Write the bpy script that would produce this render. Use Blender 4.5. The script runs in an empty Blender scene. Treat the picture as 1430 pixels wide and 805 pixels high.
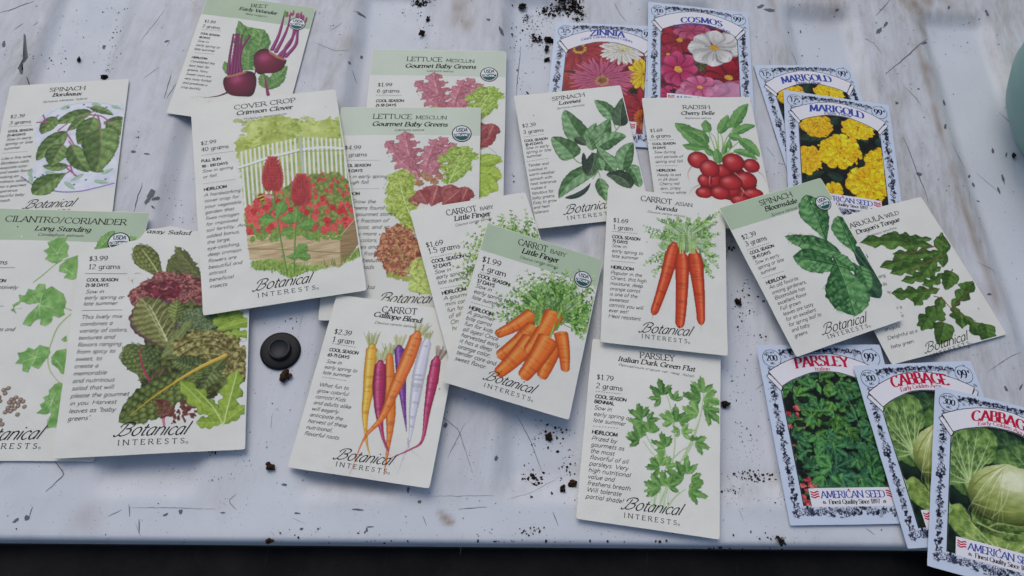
# Seed packets laid out on the white, rust-stained tailgate of a pickup.
import bpy, math, random
import numpy as np

C = bpy.context.scene.collection
R = math.radians

# ---------------------------------------------------------------- camera
CAM_F, CAM_PITCH, CAM_ROLL, CAM_H = 1101.158, 63.28145, 8.38028, 0.47123   # focal length in pixels of a 1430 px wide picture
cam_data = bpy.data.cameras.new('camera')
cam_data.sensor_fit = 'HORIZONTAL'; cam_data.sensor_width = 36.0
cam_data.lens = 36.0 * CAM_F / 1430.0
cam_data.clip_start = 0.01; cam_data.clip_end = 100.0
cam = bpy.data.objects.new('camera', cam_data); C.objects.link(cam)
_p, _r = R(CAM_PITCH), R(CAM_ROLL)
_fwd = np.array([0, math.cos(_p), -math.sin(_p)]); _rt = np.array([1.0, 0, 0]); _up = np.cross(_rt, _fwd)
CAM_R = _rt * math.cos(_r) + _up * math.sin(_r)
CAM_U = -_rt * math.sin(_r) + _up * math.cos(_r)
CAM_D = _fwd
CAM_C = np.array([0, 0, CAM_H])
import mathutils
M = mathutils.Matrix(((CAM_R[0], CAM_U[0], -CAM_D[0], CAM_C[0]), (CAM_R[1], CAM_U[1], -CAM_D[1], CAM_C[1]),
                      (CAM_R[2], CAM_U[2], -CAM_D[2], CAM_C[2]), (0, 0, 0, 1)))
cam.matrix_world = M
bpy.context.scene.camera = cam

# ---------------------------------------------------------------- sky, sun, exposure
SUN_EL, SUN_AZ = 52.0, -28.0        # elevation; azimuth from +Y towards +X
world = bpy.data.worlds.new('World'); bpy.context.scene.world = world
world.use_nodes = True
wt = world.node_tree; wt.nodes.clear()
sky = wt.nodes.new('ShaderNodeTexSky'); sky.sky_type = 'NISHITA'; sky.sun_disc = False
sky.sun_elevation = R(SUN_EL); sky.sun_rotation = R(SUN_AZ)
sky.air_density = 1.0; sky.dust_density = 3.0
bg = wt.nodes.new('ShaderNodeBackground'); bg.inputs['Strength'].default_value = 0.097
wo = wt.nodes.new('ShaderNodeOutputWorld')
wt.links.new(sky.outputs[0], bg.inputs[0]); wt.links.new(bg.outputs[0], wo.inputs[0])
sun_data = bpy.data.lights.new('sun', 'SUN'); sun_data.energy = 0.68; sun_data.angle = R(46); sun_data.color = (1.0, 0.98, 0.94)
sun = bpy.data.objects.new('sun', sun_data); C.objects.link(sun)
_d = mathutils.Vector((math.sin(R(SUN_AZ)) * math.cos(R(SUN_EL)), math.cos(R(SUN_AZ)) * math.cos(R(SUN_EL)), math.sin(R(SUN_EL))))
sun.rotation_euler = _d.to_track_quat('Z', 'Y').to_euler()
sun.location = (0, 0, 3)
vs = bpy.context.scene.view_settings
vs.view_transform = 'Standard'; vs.look = 'None'; vs.exposure = EXPOSURE = 0.18; vs.gamma = 1.0
vs.use_curve_mapping = False

# ---------------------------------------------------------------- small helpers
INK_GAIN = 1.30         # printed colours are noted as they look under this sky; the paper's own colour is this much higher


def lin(h, gain=None):
    if isinstance(h, str):
        h = [int(h[i:i + 2], 16) / 255 for i in (0, 2, 4)]
    h = np.asarray(h, float)
    l = np.where(h <= 0.04045, h / 12.92, ((h + 0.055) / 1.055) ** 2.4)
    return np.clip(l ** 1.10 * (INK_GAIN if gain is None else gain), 0, 0.84)


_rng = np.random.RandomState(7)
_TAB = _rng.rand(128, 128)


def vn(x, y):
    """value noise, 0..1"""
    x = np.asarray(x, float); y = np.asarray(y, float)
    xi = np.floor(x).astype(int); yi = np.floor(y).astype(int)
    fx = x - xi; fy = y - yi
    fx = fx * fx * (3 - 2 * fx); fy = fy * fy * (3 - 2 * fy)
    a = _TAB[xi & 127, yi & 127]; b = _TAB[(xi + 1) & 127, yi & 127]
    c = _TAB[xi & 127, (yi + 1) & 127]; d = _TAB[(xi + 1) & 127, (yi + 1) & 127]
    return (a * (1 - fx) + b * fx) * (1 - fy) + (c * (1 - fx) + d * fx) * fy


def fbm(x, y):
    return vn(x, y) * .55 + vn(x * 2.1 + 9, y * 2.1 + 4) * .3 + vn(x * 4.3 + 31, y * 4.3 + 17) * .15


def mesh_np(name, V, F, mats, parent=None, cols=None, smooth=False, midx=None, attrs=None):
    """one mesh object from numpy arrays; F is an (n,4) or (n,3) array or a list of such arrays"""
    if not isinstance(F, list):
        F = [F]
    me = bpy.data.meshes.new(name)
    V = np.asarray(V, np.float32)
    me.vertices.add(len(V)); me.vertices.foreach_set('co', V.ravel())
    idx = np.concatenate([np.asarray(f, np.int32).ravel() for f in F])
    tot = np.concatenate([np.full(len(f), np.asarray(f).shape[1], np.int32) for f in F])
    st = np.concatenate([[0], np.cumsum(tot)[:-1]]).astype(np.int32)
    me.loops.add(len(idx)); me.loops.foreach_set('vertex_index', idx)
    me.polygons.add(len(tot)); me.polygons.foreach_set('loop_start', st)
    try:
        me.polygons.foreach_set('loop_total', tot)
    except Exception:
        pass
    if midx is not None:
        me.polygons.foreach_set('material_index', np.asarray(midx, np.int32))
    me.polygons.foreach_set('use_smooth', np.full(len(tot), bool(smooth)))
    if cols is not None:
        a = me.attributes.new('tint', 'FLOAT_COLOR', 'POINT')
        a.data.foreach_set('color', np.concatenate([cols, np.ones((len(cols), 1))], 1).astype(np.float32).ravel())
    for k, v in (attrs or {}).items():
        a = me.attributes.new(k, 'FLOAT', 'POINT'); a.data.foreach_set('value', np.asarray(v, np.float32))
    me.update(calc_edges=True); me.validate()
    for m in (mats if isinstance(mats, (list, tuple)) else [mats]):
        me.materials.append(m)
    o = bpy.data.objects.new(name, me); C.objects.link(o)
    if parent is not None:
        o.parent = parent
    return o


def empty(name, label, cat, loc=(0, 0, 0), rz=0.0, group=None):
    o = bpy.data.objects.new(name, None); C.objects.link(o)
    o.empty_display_size = 0.02
    o.location = loc; o.rotation_euler = (0, 0, rz)
    o['label'] = label; o['category'] = cat
    if group:
        o['group'] = group
    return o


def project(X):
    d = np.asarray(X, float) - CAM_C
    z = d @ CAM_D
    return np.stack([715 + CAM_F * (d @ CAM_R) / z, 402.5 - CAM_F * (d @ CAM_U) / z], -1)


def ground(px, z=0.0):
    """spot on the tailgate that is seen at a given point of the photograph (metres)"""
    px = np.asarray(px, float)
    d = CAM_D + CAM_R * ((px[..., :1] - 715) / CAM_F) + CAM_U * ((402.5 - px[..., 1:2]) / CAM_F)
    t = (z - CAM_H) / d[..., 2:3]
    return CAM_C + d * t


# ---------------------------------------------------------------- materials
def new_mat(name):
    m = bpy.data.materials.new(name); m.use_nodes = True
    nt = m.node_tree; nt.nodes.clear()
    out = nt.nodes.new('ShaderNodeOutputMaterial'); b = nt.nodes.new('ShaderNodeBsdfPrincipled')
    nt.links.new(b.outputs[0], out.inputs[0])
    return m, nt, b


def noise(nt, scale, detail=3, rough=.55, vec=None):
    n = nt.nodes.new('ShaderNodeTexNoise'); n.inputs['Scale'].default_value = scale
    n.inputs['Detail'].default_value = detail; n.inputs['Roughness'].default_value = rough
    if vec is not None:
        nt.links.new(vec, n.inputs['Vector'])
    return n.outputs['Fac']


def ramp(nt, fac, a, b, ca=(0, 0, 0, 1), cb=(1, 1, 1, 1)):
    r = nt.nodes.new('ShaderNodeValToRGB')
    r.color_ramp.elements[0].position = a; r.color_ramp.elements[1].position = b
    r.color_ramp.elements[0].color = ca; r.color_ramp.elements[1].color = cb
    nt.links.new(fac, r.inputs[0]); return r.outputs[0]


def mixc(nt, fac, a, b, mode='MIX'):
    m = nt.nodes.new('ShaderNodeMix'); m.data_type = 'RGBA'; m.blend_type = mode
    for v, k in ((fac, 0), (a, 6), (b, 7)):
        if isinstance(v, (int, float)):
            m.inputs[k].default_value = v
        elif isinstance(v, (tuple, list, np.ndarray)):
            m.inputs[k].default_value = tuple(v)[:3] + (1,)
        else:
            nt.links.new(v, m.inputs[k])
    return m.outputs[2]


def math_n(nt, op, a, b=0.0):
    m = nt.nodes.new('ShaderNodeMath'); m.operation = op
    for v, k in ((a, 0), (b, 1)):
        if isinstance(v, (int, float)):
            m.inputs[k].default_value = v
        else:
            nt.links.new(v, m.inputs[k])
    return m.outputs[0]


def coords(nt, kind='Object'):
    return nt.nodes.new('ShaderNodeTexCoord').outputs[kind]


def bump(nt, b, h, strength=.2, dist=.0004):
    n = nt.nodes.new('ShaderNodeBump'); n.inputs['Strength'].default_value = strength; n.inputs['Distance'].default_value = dist
    nt.links.new(h, n.inputs['Height']); nt.links.new(n.outputs[0], b.inputs['Normal'])


def paper_mat(name, col, rough, grain=.45):
    m, nt, b = new_mat(name)
    v = coords(nt)
    n1 = noise(nt, 45, 3, vec=v)
    c = mixc(nt, ramp(nt, n1, .3, .75), tuple(np.asarray(col) * .955), tuple(np.asarray(col) * 1.02))
    sm = ramp(nt, noise(nt, 130, 2, vec=v), .66, .8)
    c = mixc(nt, math_n(nt, 'MULTIPLY', sm, .10), c, tuple(np.asarray(col) * np.array([.8, .76, .68])))
    nt.links.new(c, b.inputs['Base Color'])
    b.inputs['Roughness'].default_value = rough; b.inputs['Specular IOR Level'].default_value = .3
    h = math_n(nt, 'ADD', math_n(nt, 'MULTIPLY', noise(nt, 2600, 2, vec=v), .12), noise(nt, 70, 3, vec=v))
    bump(nt, b, h, grain, .0009)
    return m


def ink_mat(name, rough=.5):
    """print: colour from the printed dots stored on the mesh"""
    m, nt, b = new_mat(name)
    a = nt.nodes.new('ShaderNodeAttribute'); a.attribute_name = 'tint'
    v = coords(nt)
    g = ramp(nt, noise(nt, 1500, 2, vec=v), .25, .8, (.93, .93, .93, 1), (1.05, 1.05, 1.05, 1))
    nt.links.new(mixc(nt, 1.0, a.outputs['Color'], g, 'MULTIPLY'), b.inputs['Base Color'])
    b.inputs['Roughness'].default_value = rough; b.inputs['Specular IOR Level'].default_value = .22
    bump(nt, b, noise(nt, 70, 3, vec=v), .42, .0009)
    return m


def plain_mat(name, col, rough=.5, var=.12, scale=300):
    m, nt, b = new_mat(name)
    n = noise(nt, scale, 3, vec=coords(nt))
    col = np.asarray(col, float)
    nt.links.new(mixc(nt, n, tuple(col * (1 - var)), tuple(np.clip(col * (1 + var), 0, 1))), b.inputs['Base Color'])
    b.inputs['Roughness'].default_value = rough; b.inputs['Specular IOR Level'].default_value = .2
    return m

# ---------------------------------------------------------------- the tailgate (the setting)
BED_A = R(7.6)
ES = np.array([math.cos(BED_A), math.sin(BED_A)]); ET = np.array([-math.sin(BED_A), math.cos(BED_A)])
RIB0, RIBP = 0.028, 0.1168           # middle of a down slope, period
EDGE_T = 0.0705


def sstep(a, b, x):
    t = np.clip((x - a) / (b - a), 0, 1); return t * t * (3 - 2 * t)


def rib_mask(s, t):
    """1 on the floor of a pressed channel, 0 on the ridge between channels"""
    ph = np.mod(s - RIB0 + .010 + .0015 * np.sin(t * 23), RIBP)
    m = sstep(.001, .017, ph) * (1 - sstep(.055, .071, ph))
    return m * sstep(.092, .114, t) * (1 - sstep(.494, .513, t))


def bed_z(x, y):
    s = x * ES[0] + y * ES[1]; t = x * ET[0] + y * ET[1]
    z = -.0060 * rib_mask(s, t) + .0008 * (vn(s * 14 + 3, t * 9) - .5) - .0004
    r = .0032
    q = np.clip((EDGE_T + r - t) / r, 0, 1)
    return z - r * (1 - np.sqrt(np.clip(1 - q * q, 0, 1)))


def build_bed():
    ss = np.arange(-.56, .601, .0022)
    tt = np.concatenate([EDGE_T + .0032 * (1 - np.sin(np.linspace(math.pi / 2, 0, 9)))[:-1], np.arange(EDGE_T + .0032, .70, .0028)])
    S, T = np.meshgrid(ss, tt)
    X = S * ES[0] + T * ET[0]; Y = S * ES[1] + T * ET[1]
    Z = bed_z(X, Y)
    # front lip drops straight down below the rounded edge
    X = np.concatenate([X[:1], X]); Y = np.concatenate([Y[:1], Y]); Z = np.concatenate([Z[:1] - .02, Z])
    S = np.concatenate([S[:1], S]); T = np.concatenate([T[:1], T])
    ny, nx = X.shape
    i = np.arange((ny - 1) * (nx - 1)); r, c = i // (nx - 1), i % (nx - 1)
    a = r * nx + c
    F = np.stack([a, a + 1, a + nx + 1, a + nx], 1)
    V = np.stack([X, Y, Z], -1).reshape(-1, 3)
    m = rib_mask(S, T)
    # grime sits on the ridges, in ragged streaks that run along them, and gathers at their shoulders
    st = fbm(S * 150, T * 26)
    bl = fbm(S * 24 + 5, T * 17 + 2)
    ridge = (1 - m) * sstep(.085, .15, T)
    sh = m * (1 - m) * 4
    dirt = np.clip(ridge * (.36 + 1.15 * (bl - .35) + .9 * (st - .45)) + sh * (.5 * st - .08) + .10 * (bl - .4), 0, 1)
    dirt += np.exp(-((T - .103) / .014) ** 2) * np.clip(fbm(S * 30 + 11, T * 60) - .42, 0, 1) * 2.4
    dirt += np.exp(-((T - EDGE_T - .002) / .0035) ** 2) * (.25 + 1.1 * np.clip(fbm(S * 60, T * 10) - .42, 0, 1))
    dirt = dirt * (1 - .6 * (1 - sstep(.20, .27, T)) * (1 - sstep(-.07, -.03, S)) * sstep(.105, .12, T))
    dirt = np.clip(dirt * (1 + .5 * sstep(.22, .32, S) * sstep(.18, .3, T)), 0, 1.2)
    dirt = dirt * (1 - .5 * (1 - sstep(.12, .22, T)) * (1 - sstep(.12, .2, S)))
    stain = np.zeros_like(S)
    for px, py, ra, k in ((640, 8, .013, .9), (646, 35, .009, .8), (1290, 10, .012, 1.), (1296, 35, .009, .8), (1272, 0, .016, .9), (1320, -2, .02, .6),
                          (1296, 95, .007, .5), (1310, 140, .006, .45), (1150, 12, .016, .5), (30, 90, .012, .5), (25, 120, .01, .4),
                          (120, 725, .009, .4), (300, 710, .01, .35), (614, 714, .0014, .9), (618, 720, .0018, .9), (623, 726, .0026, 1.0), (630, 730, .0020, .8), (1345, 235, .007, .4), (1390, 410, .012, .35), (690, 600, .008, .35),
                          (250, 30, .012, .3), (488, 60, .010, .3), (1060, 250, .012, .3)):
        g = ground([px, py]); d2 = (X - g[0]) ** 2 + (Y - g[1]) ** 2
        stain += k * np.exp(-d2 / ra ** 2) * np.clip(fbm(S * 90, T * 45) * 2.2 - .55, 0, 1)
    # rust-brown line that runs down the ridge shoulder, strongest on the right-hand ribs
    ph = np.mod(S - RIB0 + .010 + .0015 * np.sin(T * 23) + .03, RIBP) - .03
    stain += np.exp(-((ph + .0015 + .003 * (fbm(T * 20, S * 3) - .5)) / .0028) ** 2) * np.clip(fbm(T * 34 + 3, S * 20) * 2.0 - .62, 0, 1) * (.18 + .75 * sstep(.18, .30, S)) * sstep(.12, .2, T)
    mats = [bed_material(), plain_mat('bared_grey_primer', (.13, .135, .15), .55, .3, 700), plain_mat('scratch_brown', (.22, .19, .16), .6, .3, 500)]
    # chips and scratches worn through the paint
    VV = [V]; FF = [F]; MI = [np.zeros(len(F), int)]; n0 = len(V)

    def add_poly(px, mat, lift=.00012):
        nonlocal n0
        g = ground(np.array(px, float)); x, y = g[:, 0], g[:, 1]
        v = np.stack([x, y, bed_z(x, y) + lift], -1)
        cx = v.mean(0); cx[2] = bed_z(cx[0], cx[1]) + lift
        k = len(v); VV.append(np.concatenate([v, cx[None]]))
        FF.append(np.array([[n0 + i, n0 + (i + 1) % k, n0 + k] for i in range(k)])); MI.append(np.full(k, mat)); n0 += k + 1

    def add_line(px, w, mat, lift=.00012):
        nonlocal n0
        p = np.array(px, float); seg = np.hypot(*np.diff(p, axis=0).T); L = np.concatenate([[0], np.cumsum(seg)])
        q = np.linspace(0, L[-1], max(4, int(L[-1] / 5)))
        P = np.stack([np.interp(q, L, p[:, 0]), np.interp(q, L, p[:, 1])], 1)
        P += (vn(P[:, :1] * .3, P[:, 1:] * .3) - .5) * 1.2
        g = ground(P)[:, :2]; tn = np.gradient(g, axis=0); tn /= np.linalg.norm(tn, axis=1)[:, None] + 1e-9
        nn = np.stack([-tn[:, 1], tn[:, 0]], 1)
        u = np.linspace(0, 1, len(P)); ww = w * .00022 * (np.sin(math.pi * np.clip(u, .04, .96)) ** .5) * (.6 + .8 * vn(u * 17 + P[0, 0], P[:, 1] * .2))
        A = g + nn * ww[:, None]; B = g - nn * ww[:, None]
        for pts in (A, B):
            VV.append(np.stack([pts[:, 0], pts[:, 1], bed_z(pts[:, 0], pts[:, 1]) + lift], -1))
        k = len(P); i = np.arange(k - 1)
        FF.append(np.stack([n0 + i, n0 + i + 1, n0 + k + i + 1, n0 + k + i], 1)); MI.append(np.full(k - 1, mat)); n0 += 2 * k

    def blob(cx, cy, rx, ry, ang, seed, mat=1):
        rr = random.Random(seed); pts = []
        for k in range(12):
            a = k / 12 * 2 * math.pi; q = rr.uniform(.62, 1.12)
            x, y = rx * q * math.cos(a), ry * q * math.sin(a)
            pts.append((cx + x * math.cos(ang) - y * math.sin(ang), cy + x * math.sin(ang) + y * math.cos(ang)))
        add_poly(pts, mat)

    add_poly([(33, 46), (36, 50), (37, 64), (39, 80), (35, 86), (30, 91), (28, 96), (32, 98), (31, 104), (28, 103), (26, 97), (24, 96), (28, 89), (34, 81), (33, 62)], 1)
    add_poly([(35, 105), (37, 107), (39, 115), (37, 114)], 1)
    for i, (x, y, rx, ry, a) in enumerate(((5, 62, 2.5, 5.5, .1), (141, 58, 2.5, 4, .5), (233, 58, 4, 1.6, -.3), (211, 271, 9, 5, -.9), (218, 277, 7, 3, -.4), (206, 280, 8, 2.5, -.9), (213, 289, 3, 1.6, .6),
                     (205, 215, 6, 1.4, .1), (503, 17, 9, 2, .2), (488, 87, 3, 2, .8), (504, 74, 2, 3, 0), (700, 43, 3, 7, -.4), (682, 28, 3, 2, 0), (1062, 9, 7, 2.5, -.5), (1075, 14, 9, 2.5, .1),
                     (1228, 43, 6, 3, -.9), (1293, 58, 8, 2, -.6), (1322, 139, 3, 5, -.2), (1321, 176, 2.5, 5, .2), (1253, 144, 2.5, 2, 0), (1284, 243, 4, 3, .2), (1283, 124, 2, 1.5, 0),
                     (1408, 244, 2, 8, -.3), (1393, 204, 2, 5, -.1), (1366, 252, 2, 4, -.5), (1378, 18, 2, 6, -.4), (1325, 11, 2, 3, 0), (1405, 543, 2, 5, -.5), (1426, 541, 2, 6, .5),
                     (22, 727, 6, 2.5, -.7), (37, 724, 4, 4.5, .5), (252, 715, 4, 4, .3), (231, 719, 5, 1.6, -.4), (397, 677, 4, 2, .2), (311, 716, 4, 1.2, 0), (500, 712, 9, 1.4, .05), (512, 740, 2, 3, 0),
                     (570, 684, 2, 5, 0), (622, 594, 3, 5, .3), (693, 640, 3, 4.5, .2), (415, 717, 5, 1.5, .1), (421, 739, 3, 2, 0), (517, 736, 6, 1.2, 0), (586, 701, 3, 3, .4), (1412, 210, 1.6, 4, .2),
                     (1122, 37, 1.5, 3, 0), (1237, 34, 2, 6, .6), (1170, 12, 3, 2, 0), (1262, 505, 3, 2, .4), (1402, 260, 2, 6, -.4), (1240, 158, 2, 6, .1), (1373, 275, 3, 1, .2), (1080, 158, 2.5, 4, .2),
                     (1067, 420, 2, 2, 0), (186, 212, 4, 2, .2), (1382, 411, 4, 1.6, .1), (1360, 240, 2, 3, .2))):
        blob(x, y, rx, ry, a, i)
    for w, mat, pts in ((1.6, 1, [(0, 18), (24, 10), (48, 1)]), (1.2, 1, [(46, 36), (54, 31)]), (1, 2, [(20, 41), (33, 33)]), (1.2, 1, [(246, 117), (232, 139)]), (1.5, 1, [(239, 105), (229, 138)]),
                        (1.5, 1, [(199, 256), (192, 275), (187, 297)]), (1.2, 1, [(491, 95), (497, 111)]), (1.4, 1, [(728, 58), (726, 80), (723, 106), (722, 130)]), (2.0, 1, [(1237, 104), (1260, 84), (1285, 62), (1299, 49)]),
                        (1.5, 1, [(1262, 192), (1268, 205), (1281, 240), (1293, 268), (1297, 285)]), (1.4, 1, [(1330, 198), (1343, 215), (1354, 230)]), (1.0, 2, [(1262, 120), (1278, 135), (1286, 146)]),
                        (1.4, 1, [(1223, 22), (1236, 8), (1246, -4)]), (.9, 2, [(1208, 54), (1220, 60), (1232, 75)]), (1.3, 1, [(1106, 70), (1113, 78), (1117, 90)]), (.9, 1, [(1074, 83), (1076, 92)]),
                        (1.5, 1, [(77, 645), (90, 662), (80, 672), (64, 687)]), (1.0, 1, [(46, 708), (40, 722)]), (1.6, 1, [(194, 725), (194, 745)]), (1.2, 1, [(180, 705), (181, 722)]), (.55, 1, [(180, 709), (230, 709), (300, 711)]),
                        (.9, 2, [(170, 712), (150, 722)]), (.45, 2, [(600, 693), (640, 693), (690, 692)]), (.8, 1, [(680, 708), (640, 711)]), (1, 2, [(722, 575), (742, 612), (758, 655)]), (.4, 2, [(708, 698), (745, 686), (785, 662)]),
                        (.8, 2, [(590, 560), (640, 600), (660, 660)]), (.8, 2, [(650, 590), (625, 640)]), (1.0, 2, [(1365, 366), (1395, 380)]), (.9, 1, [(1290, 300), (1299, 295)]), (1.0, 1, [(1210, 738), (1222, 747)]), (.9, 1, [(1085, 520), (1060, 540)]),
                        (.9, 2, [(1380, 520), (1400, 505), (1428, 490)]), (.8, 2, [(1325, 560), (1352, 520)]), (1, 1, [(1057, 100), (1051, 92)]), (1.0, 1, [(858, 4), (866, 20), (875, 30)]), (.8, 1, [(1070, 205), (1082, 220)]), (1., 1, [(1080, 180), (1084, 196), (1092, 203)]),
                        (1.0, 1, [(1402, 150), (1428, 182)]), (.8, 2, [(1370, 235), (1402, 262)]), (.8, 1, [(590, 720), (596, 735)]), (1.0, 1, [(772, 715), (780, 735)]), (.8, 2, [(1300, 440), (1330, 470)]), (.8, 2, [(440, 60), (470, 72), (488, 70)]),
                        (.7, 2, [(460, 45), (478, 32)]), (.8, 2, [(330, 690), (318, 700), (330, 712)]), (.7, 2, [(200, 110), (222, 95)]), (.7, 2, [(195, 60), (230, 15)])):
        add_line(pts, w, mat)
    rr = random.Random(5)
    for k in range(45):          # fine hairline scratches
        x, y = rr.uniform(-20, 1450), rr.uniform(-30, 745)
        a = rr.gauss(1.35, .5) * rr.choice((1, 1, 1, -1)); L = rr.uniform(5, 30)
        add_line([(x, y), (x + L * math.cos(a), y + L * math.sin(a))], rr.uniform(.25, .45), rr.choice((1, 2, 2)))
    for k in range(420):          # pinhead chips
        x, y = rr.uniform(-20, 1450), rr.uniform(-30, 735); r = rr.uniform(.35, 1.05)
        blob(x, y, r, r * rr.uniform(.5, 1.6), rr.uniform(0, 3), 100 + k, rr.choice((1, 1, 2)))
    Vall = np.concatenate(VV)
    z = lambda a: np.concatenate([a.ravel(), np.zeros(len(Vall) - len(V))])
    # quads and tris in separate arrays keep the material order
    o = mesh_np('tailgate_panel', Vall, FF, mats, smooth=True, midx=np.concatenate(MI), attrs={'dirt': z(dirt), 'stain': z(stain)})
    o['kind'] = 'structure'
    o['label'] = 'white painted ribbed metal tailgate, chipped and stained'
    return o


def bed_material():
    m, nt, b = new_mat('worn_white_paint')
    v = coords(nt)
    mp = nt.nodes.new('ShaderNodeMapping'); mp.inputs['Rotation'].default_value = (0, 0, -BED_A); mp.inputs['Scale'].default_value = (1, .22, 1)
    nt.links.new(v, mp.inputs['Vector'])
    at = nt.nodes.new('ShaderNodeAttribute'); at.attribute_name = 'dirt'
    as_ = nt.nodes.new('ShaderNodeAttribute'); as_.attribute_name = 'stain'
    base = mixc(nt, ramp(nt, noise(nt, 22, 4, vec=v), .3, .7), (.595, .625, .668), (.658, .684, .718))
    # grime: soft wash plus rubbed-in streaks and grain
    f = math_n(nt, 'MULTIPLY', at.outputs['Fac'], ramp(nt, noise(nt, 140, 6, .7, mp.outputs[0]), .25, .75))
    f2 = math_n(nt, 'MULTIPLY', at.outputs['Fac'], ramp(nt, noise(nt, 260, 6, .75, mp.outputs[0]), .45, .72))
    c = mixc(nt, math_n(nt, 'MINIMUM', math_n(nt, 'MULTIPLY', f, .75), .62), base, (.37, .345, .315))
    c = mixc(nt, math_n(nt, 'MINIMUM', math_n(nt, 'MULTIPLY', f2, .38), .4), c, (.24, .215, .19))
    c = mixc(nt, math_n(nt, 'MINIMUM', math_n(nt, 'MULTIPLY', as_.outputs['Fac'], .8), .7), c, (.25, .17, .105))
    # dust specks everywhere
    vo = nt.nodes.new('ShaderNodeTexVoronoi'); vo.inputs['Scale'].default_value = 420; nt.links.new(v, vo.inputs['Vector'])
    sp = math_n(nt, 'MULTIPLY', ramp(nt, vo.outputs['Distance'], .07, .14, (1, 1, 1, 1), (0, 0, 0, 1)), ramp(nt, noise(nt, 60, 3, vec=v), .44, .58))
    c = mixc(nt, math_n(nt, 'MULTIPLY', sp, .75), c, (.08, .07, .065))
    nt.links.new(c, b.inputs['Base Color'])
    ro = ramp(nt, noise(nt, 90, 4, vec=v), .3, .7, (.40, .40, .40, 1), (.58, .58, .58, 1))
    nt.links.new(ro, b.inputs['Roughness'])
    b.inputs['Specular IOR Level'].default_value = .35
    bump(nt, b, math_n(nt, 'ADD', noise(nt, 500, 3, vec=v), math_n(nt, 'MULTIPLY', noise(nt, 30, 2, vec=v), 2.0)), .10, .0005)
    return m


bed = build_bed()


def build_trim():
    """black moulded strip along the tailgate's front edge, a little lower than the paint"""
    m, nt, b = new_mat('scuffed_black_plastic')
    v = coords(nt)
    c = mixc(nt, ramp(nt, noise(nt, 35, 5, .65, v), .4, .75), (.0030, .0031, .0036), (.0115, .0105, .0098))
    mp = nt.nodes.new('ShaderNodeMapping'); mp.inputs['Rotation'].default_value = (0, 0, .9); mp.inputs['Scale'].default_value = (1, .06, 1); nt.links.new(v, mp.inputs['Vector'])
    c = mixc(nt, math_n(nt, 'MULTIPLY', ramp(nt, noise(nt, 260, 3, .6, mp.outputs[0]), .67, .8), .35), c, (.05, .045, .04))
    nt.links.new(c, b.inputs['Base Color'])
    b.inputs['Roughness'].default_value = .62; b.inputs['Specular IOR Level'].default_value = .12
    bump(nt, b, noise(nt, 900, 3, vec=v), .25, .0004)
    hole = ground([404, 779], -.012)[:2]; hs, ht = hole @ ES, hole @ ET
    ss = np.unique(np.concatenate([np.arange(-.56, .601, .02), hs + np.linspace(-.012, .012, 25)]))
    tt = np.unique(np.concatenate([np.linspace(-.09, EDGE_T - .0012, 24), ht + np.linspace(-.012, .012, 25)]))
    tt = tt[tt <= EDGE_T - .0011]
    S, T = np.meshgrid(ss, tt)
    d = np.hypot(S - hs, T - ht)
    Z = -.0125 + .0000 * np.exp(-((d - .0062) / .0012) ** 2)
    Z = Z - .004 * (1 - sstep(-.085, -.06, T))
    X = S * ES[0] + T * ET[0]; Y = S * ES[1] + T * ET[1]
    ny, nx = X.shape
    i = np.arange((ny - 1) * (nx - 1)); r, cc = i // (nx - 1), i % (nx - 1); a = r * nx + cc
    o = mesh_np('tailgate_trim', np.stack([X, Y, Z], -1).reshape(-1, 3), np.stack([a, a + 1, a + nx + 1, a + nx], 1), m, smooth=True)
    o['kind'] = 'structure'
    o['label'] = 'scuffed black plastic strip along the front edge of the tailgate'


build_trim()

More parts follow.
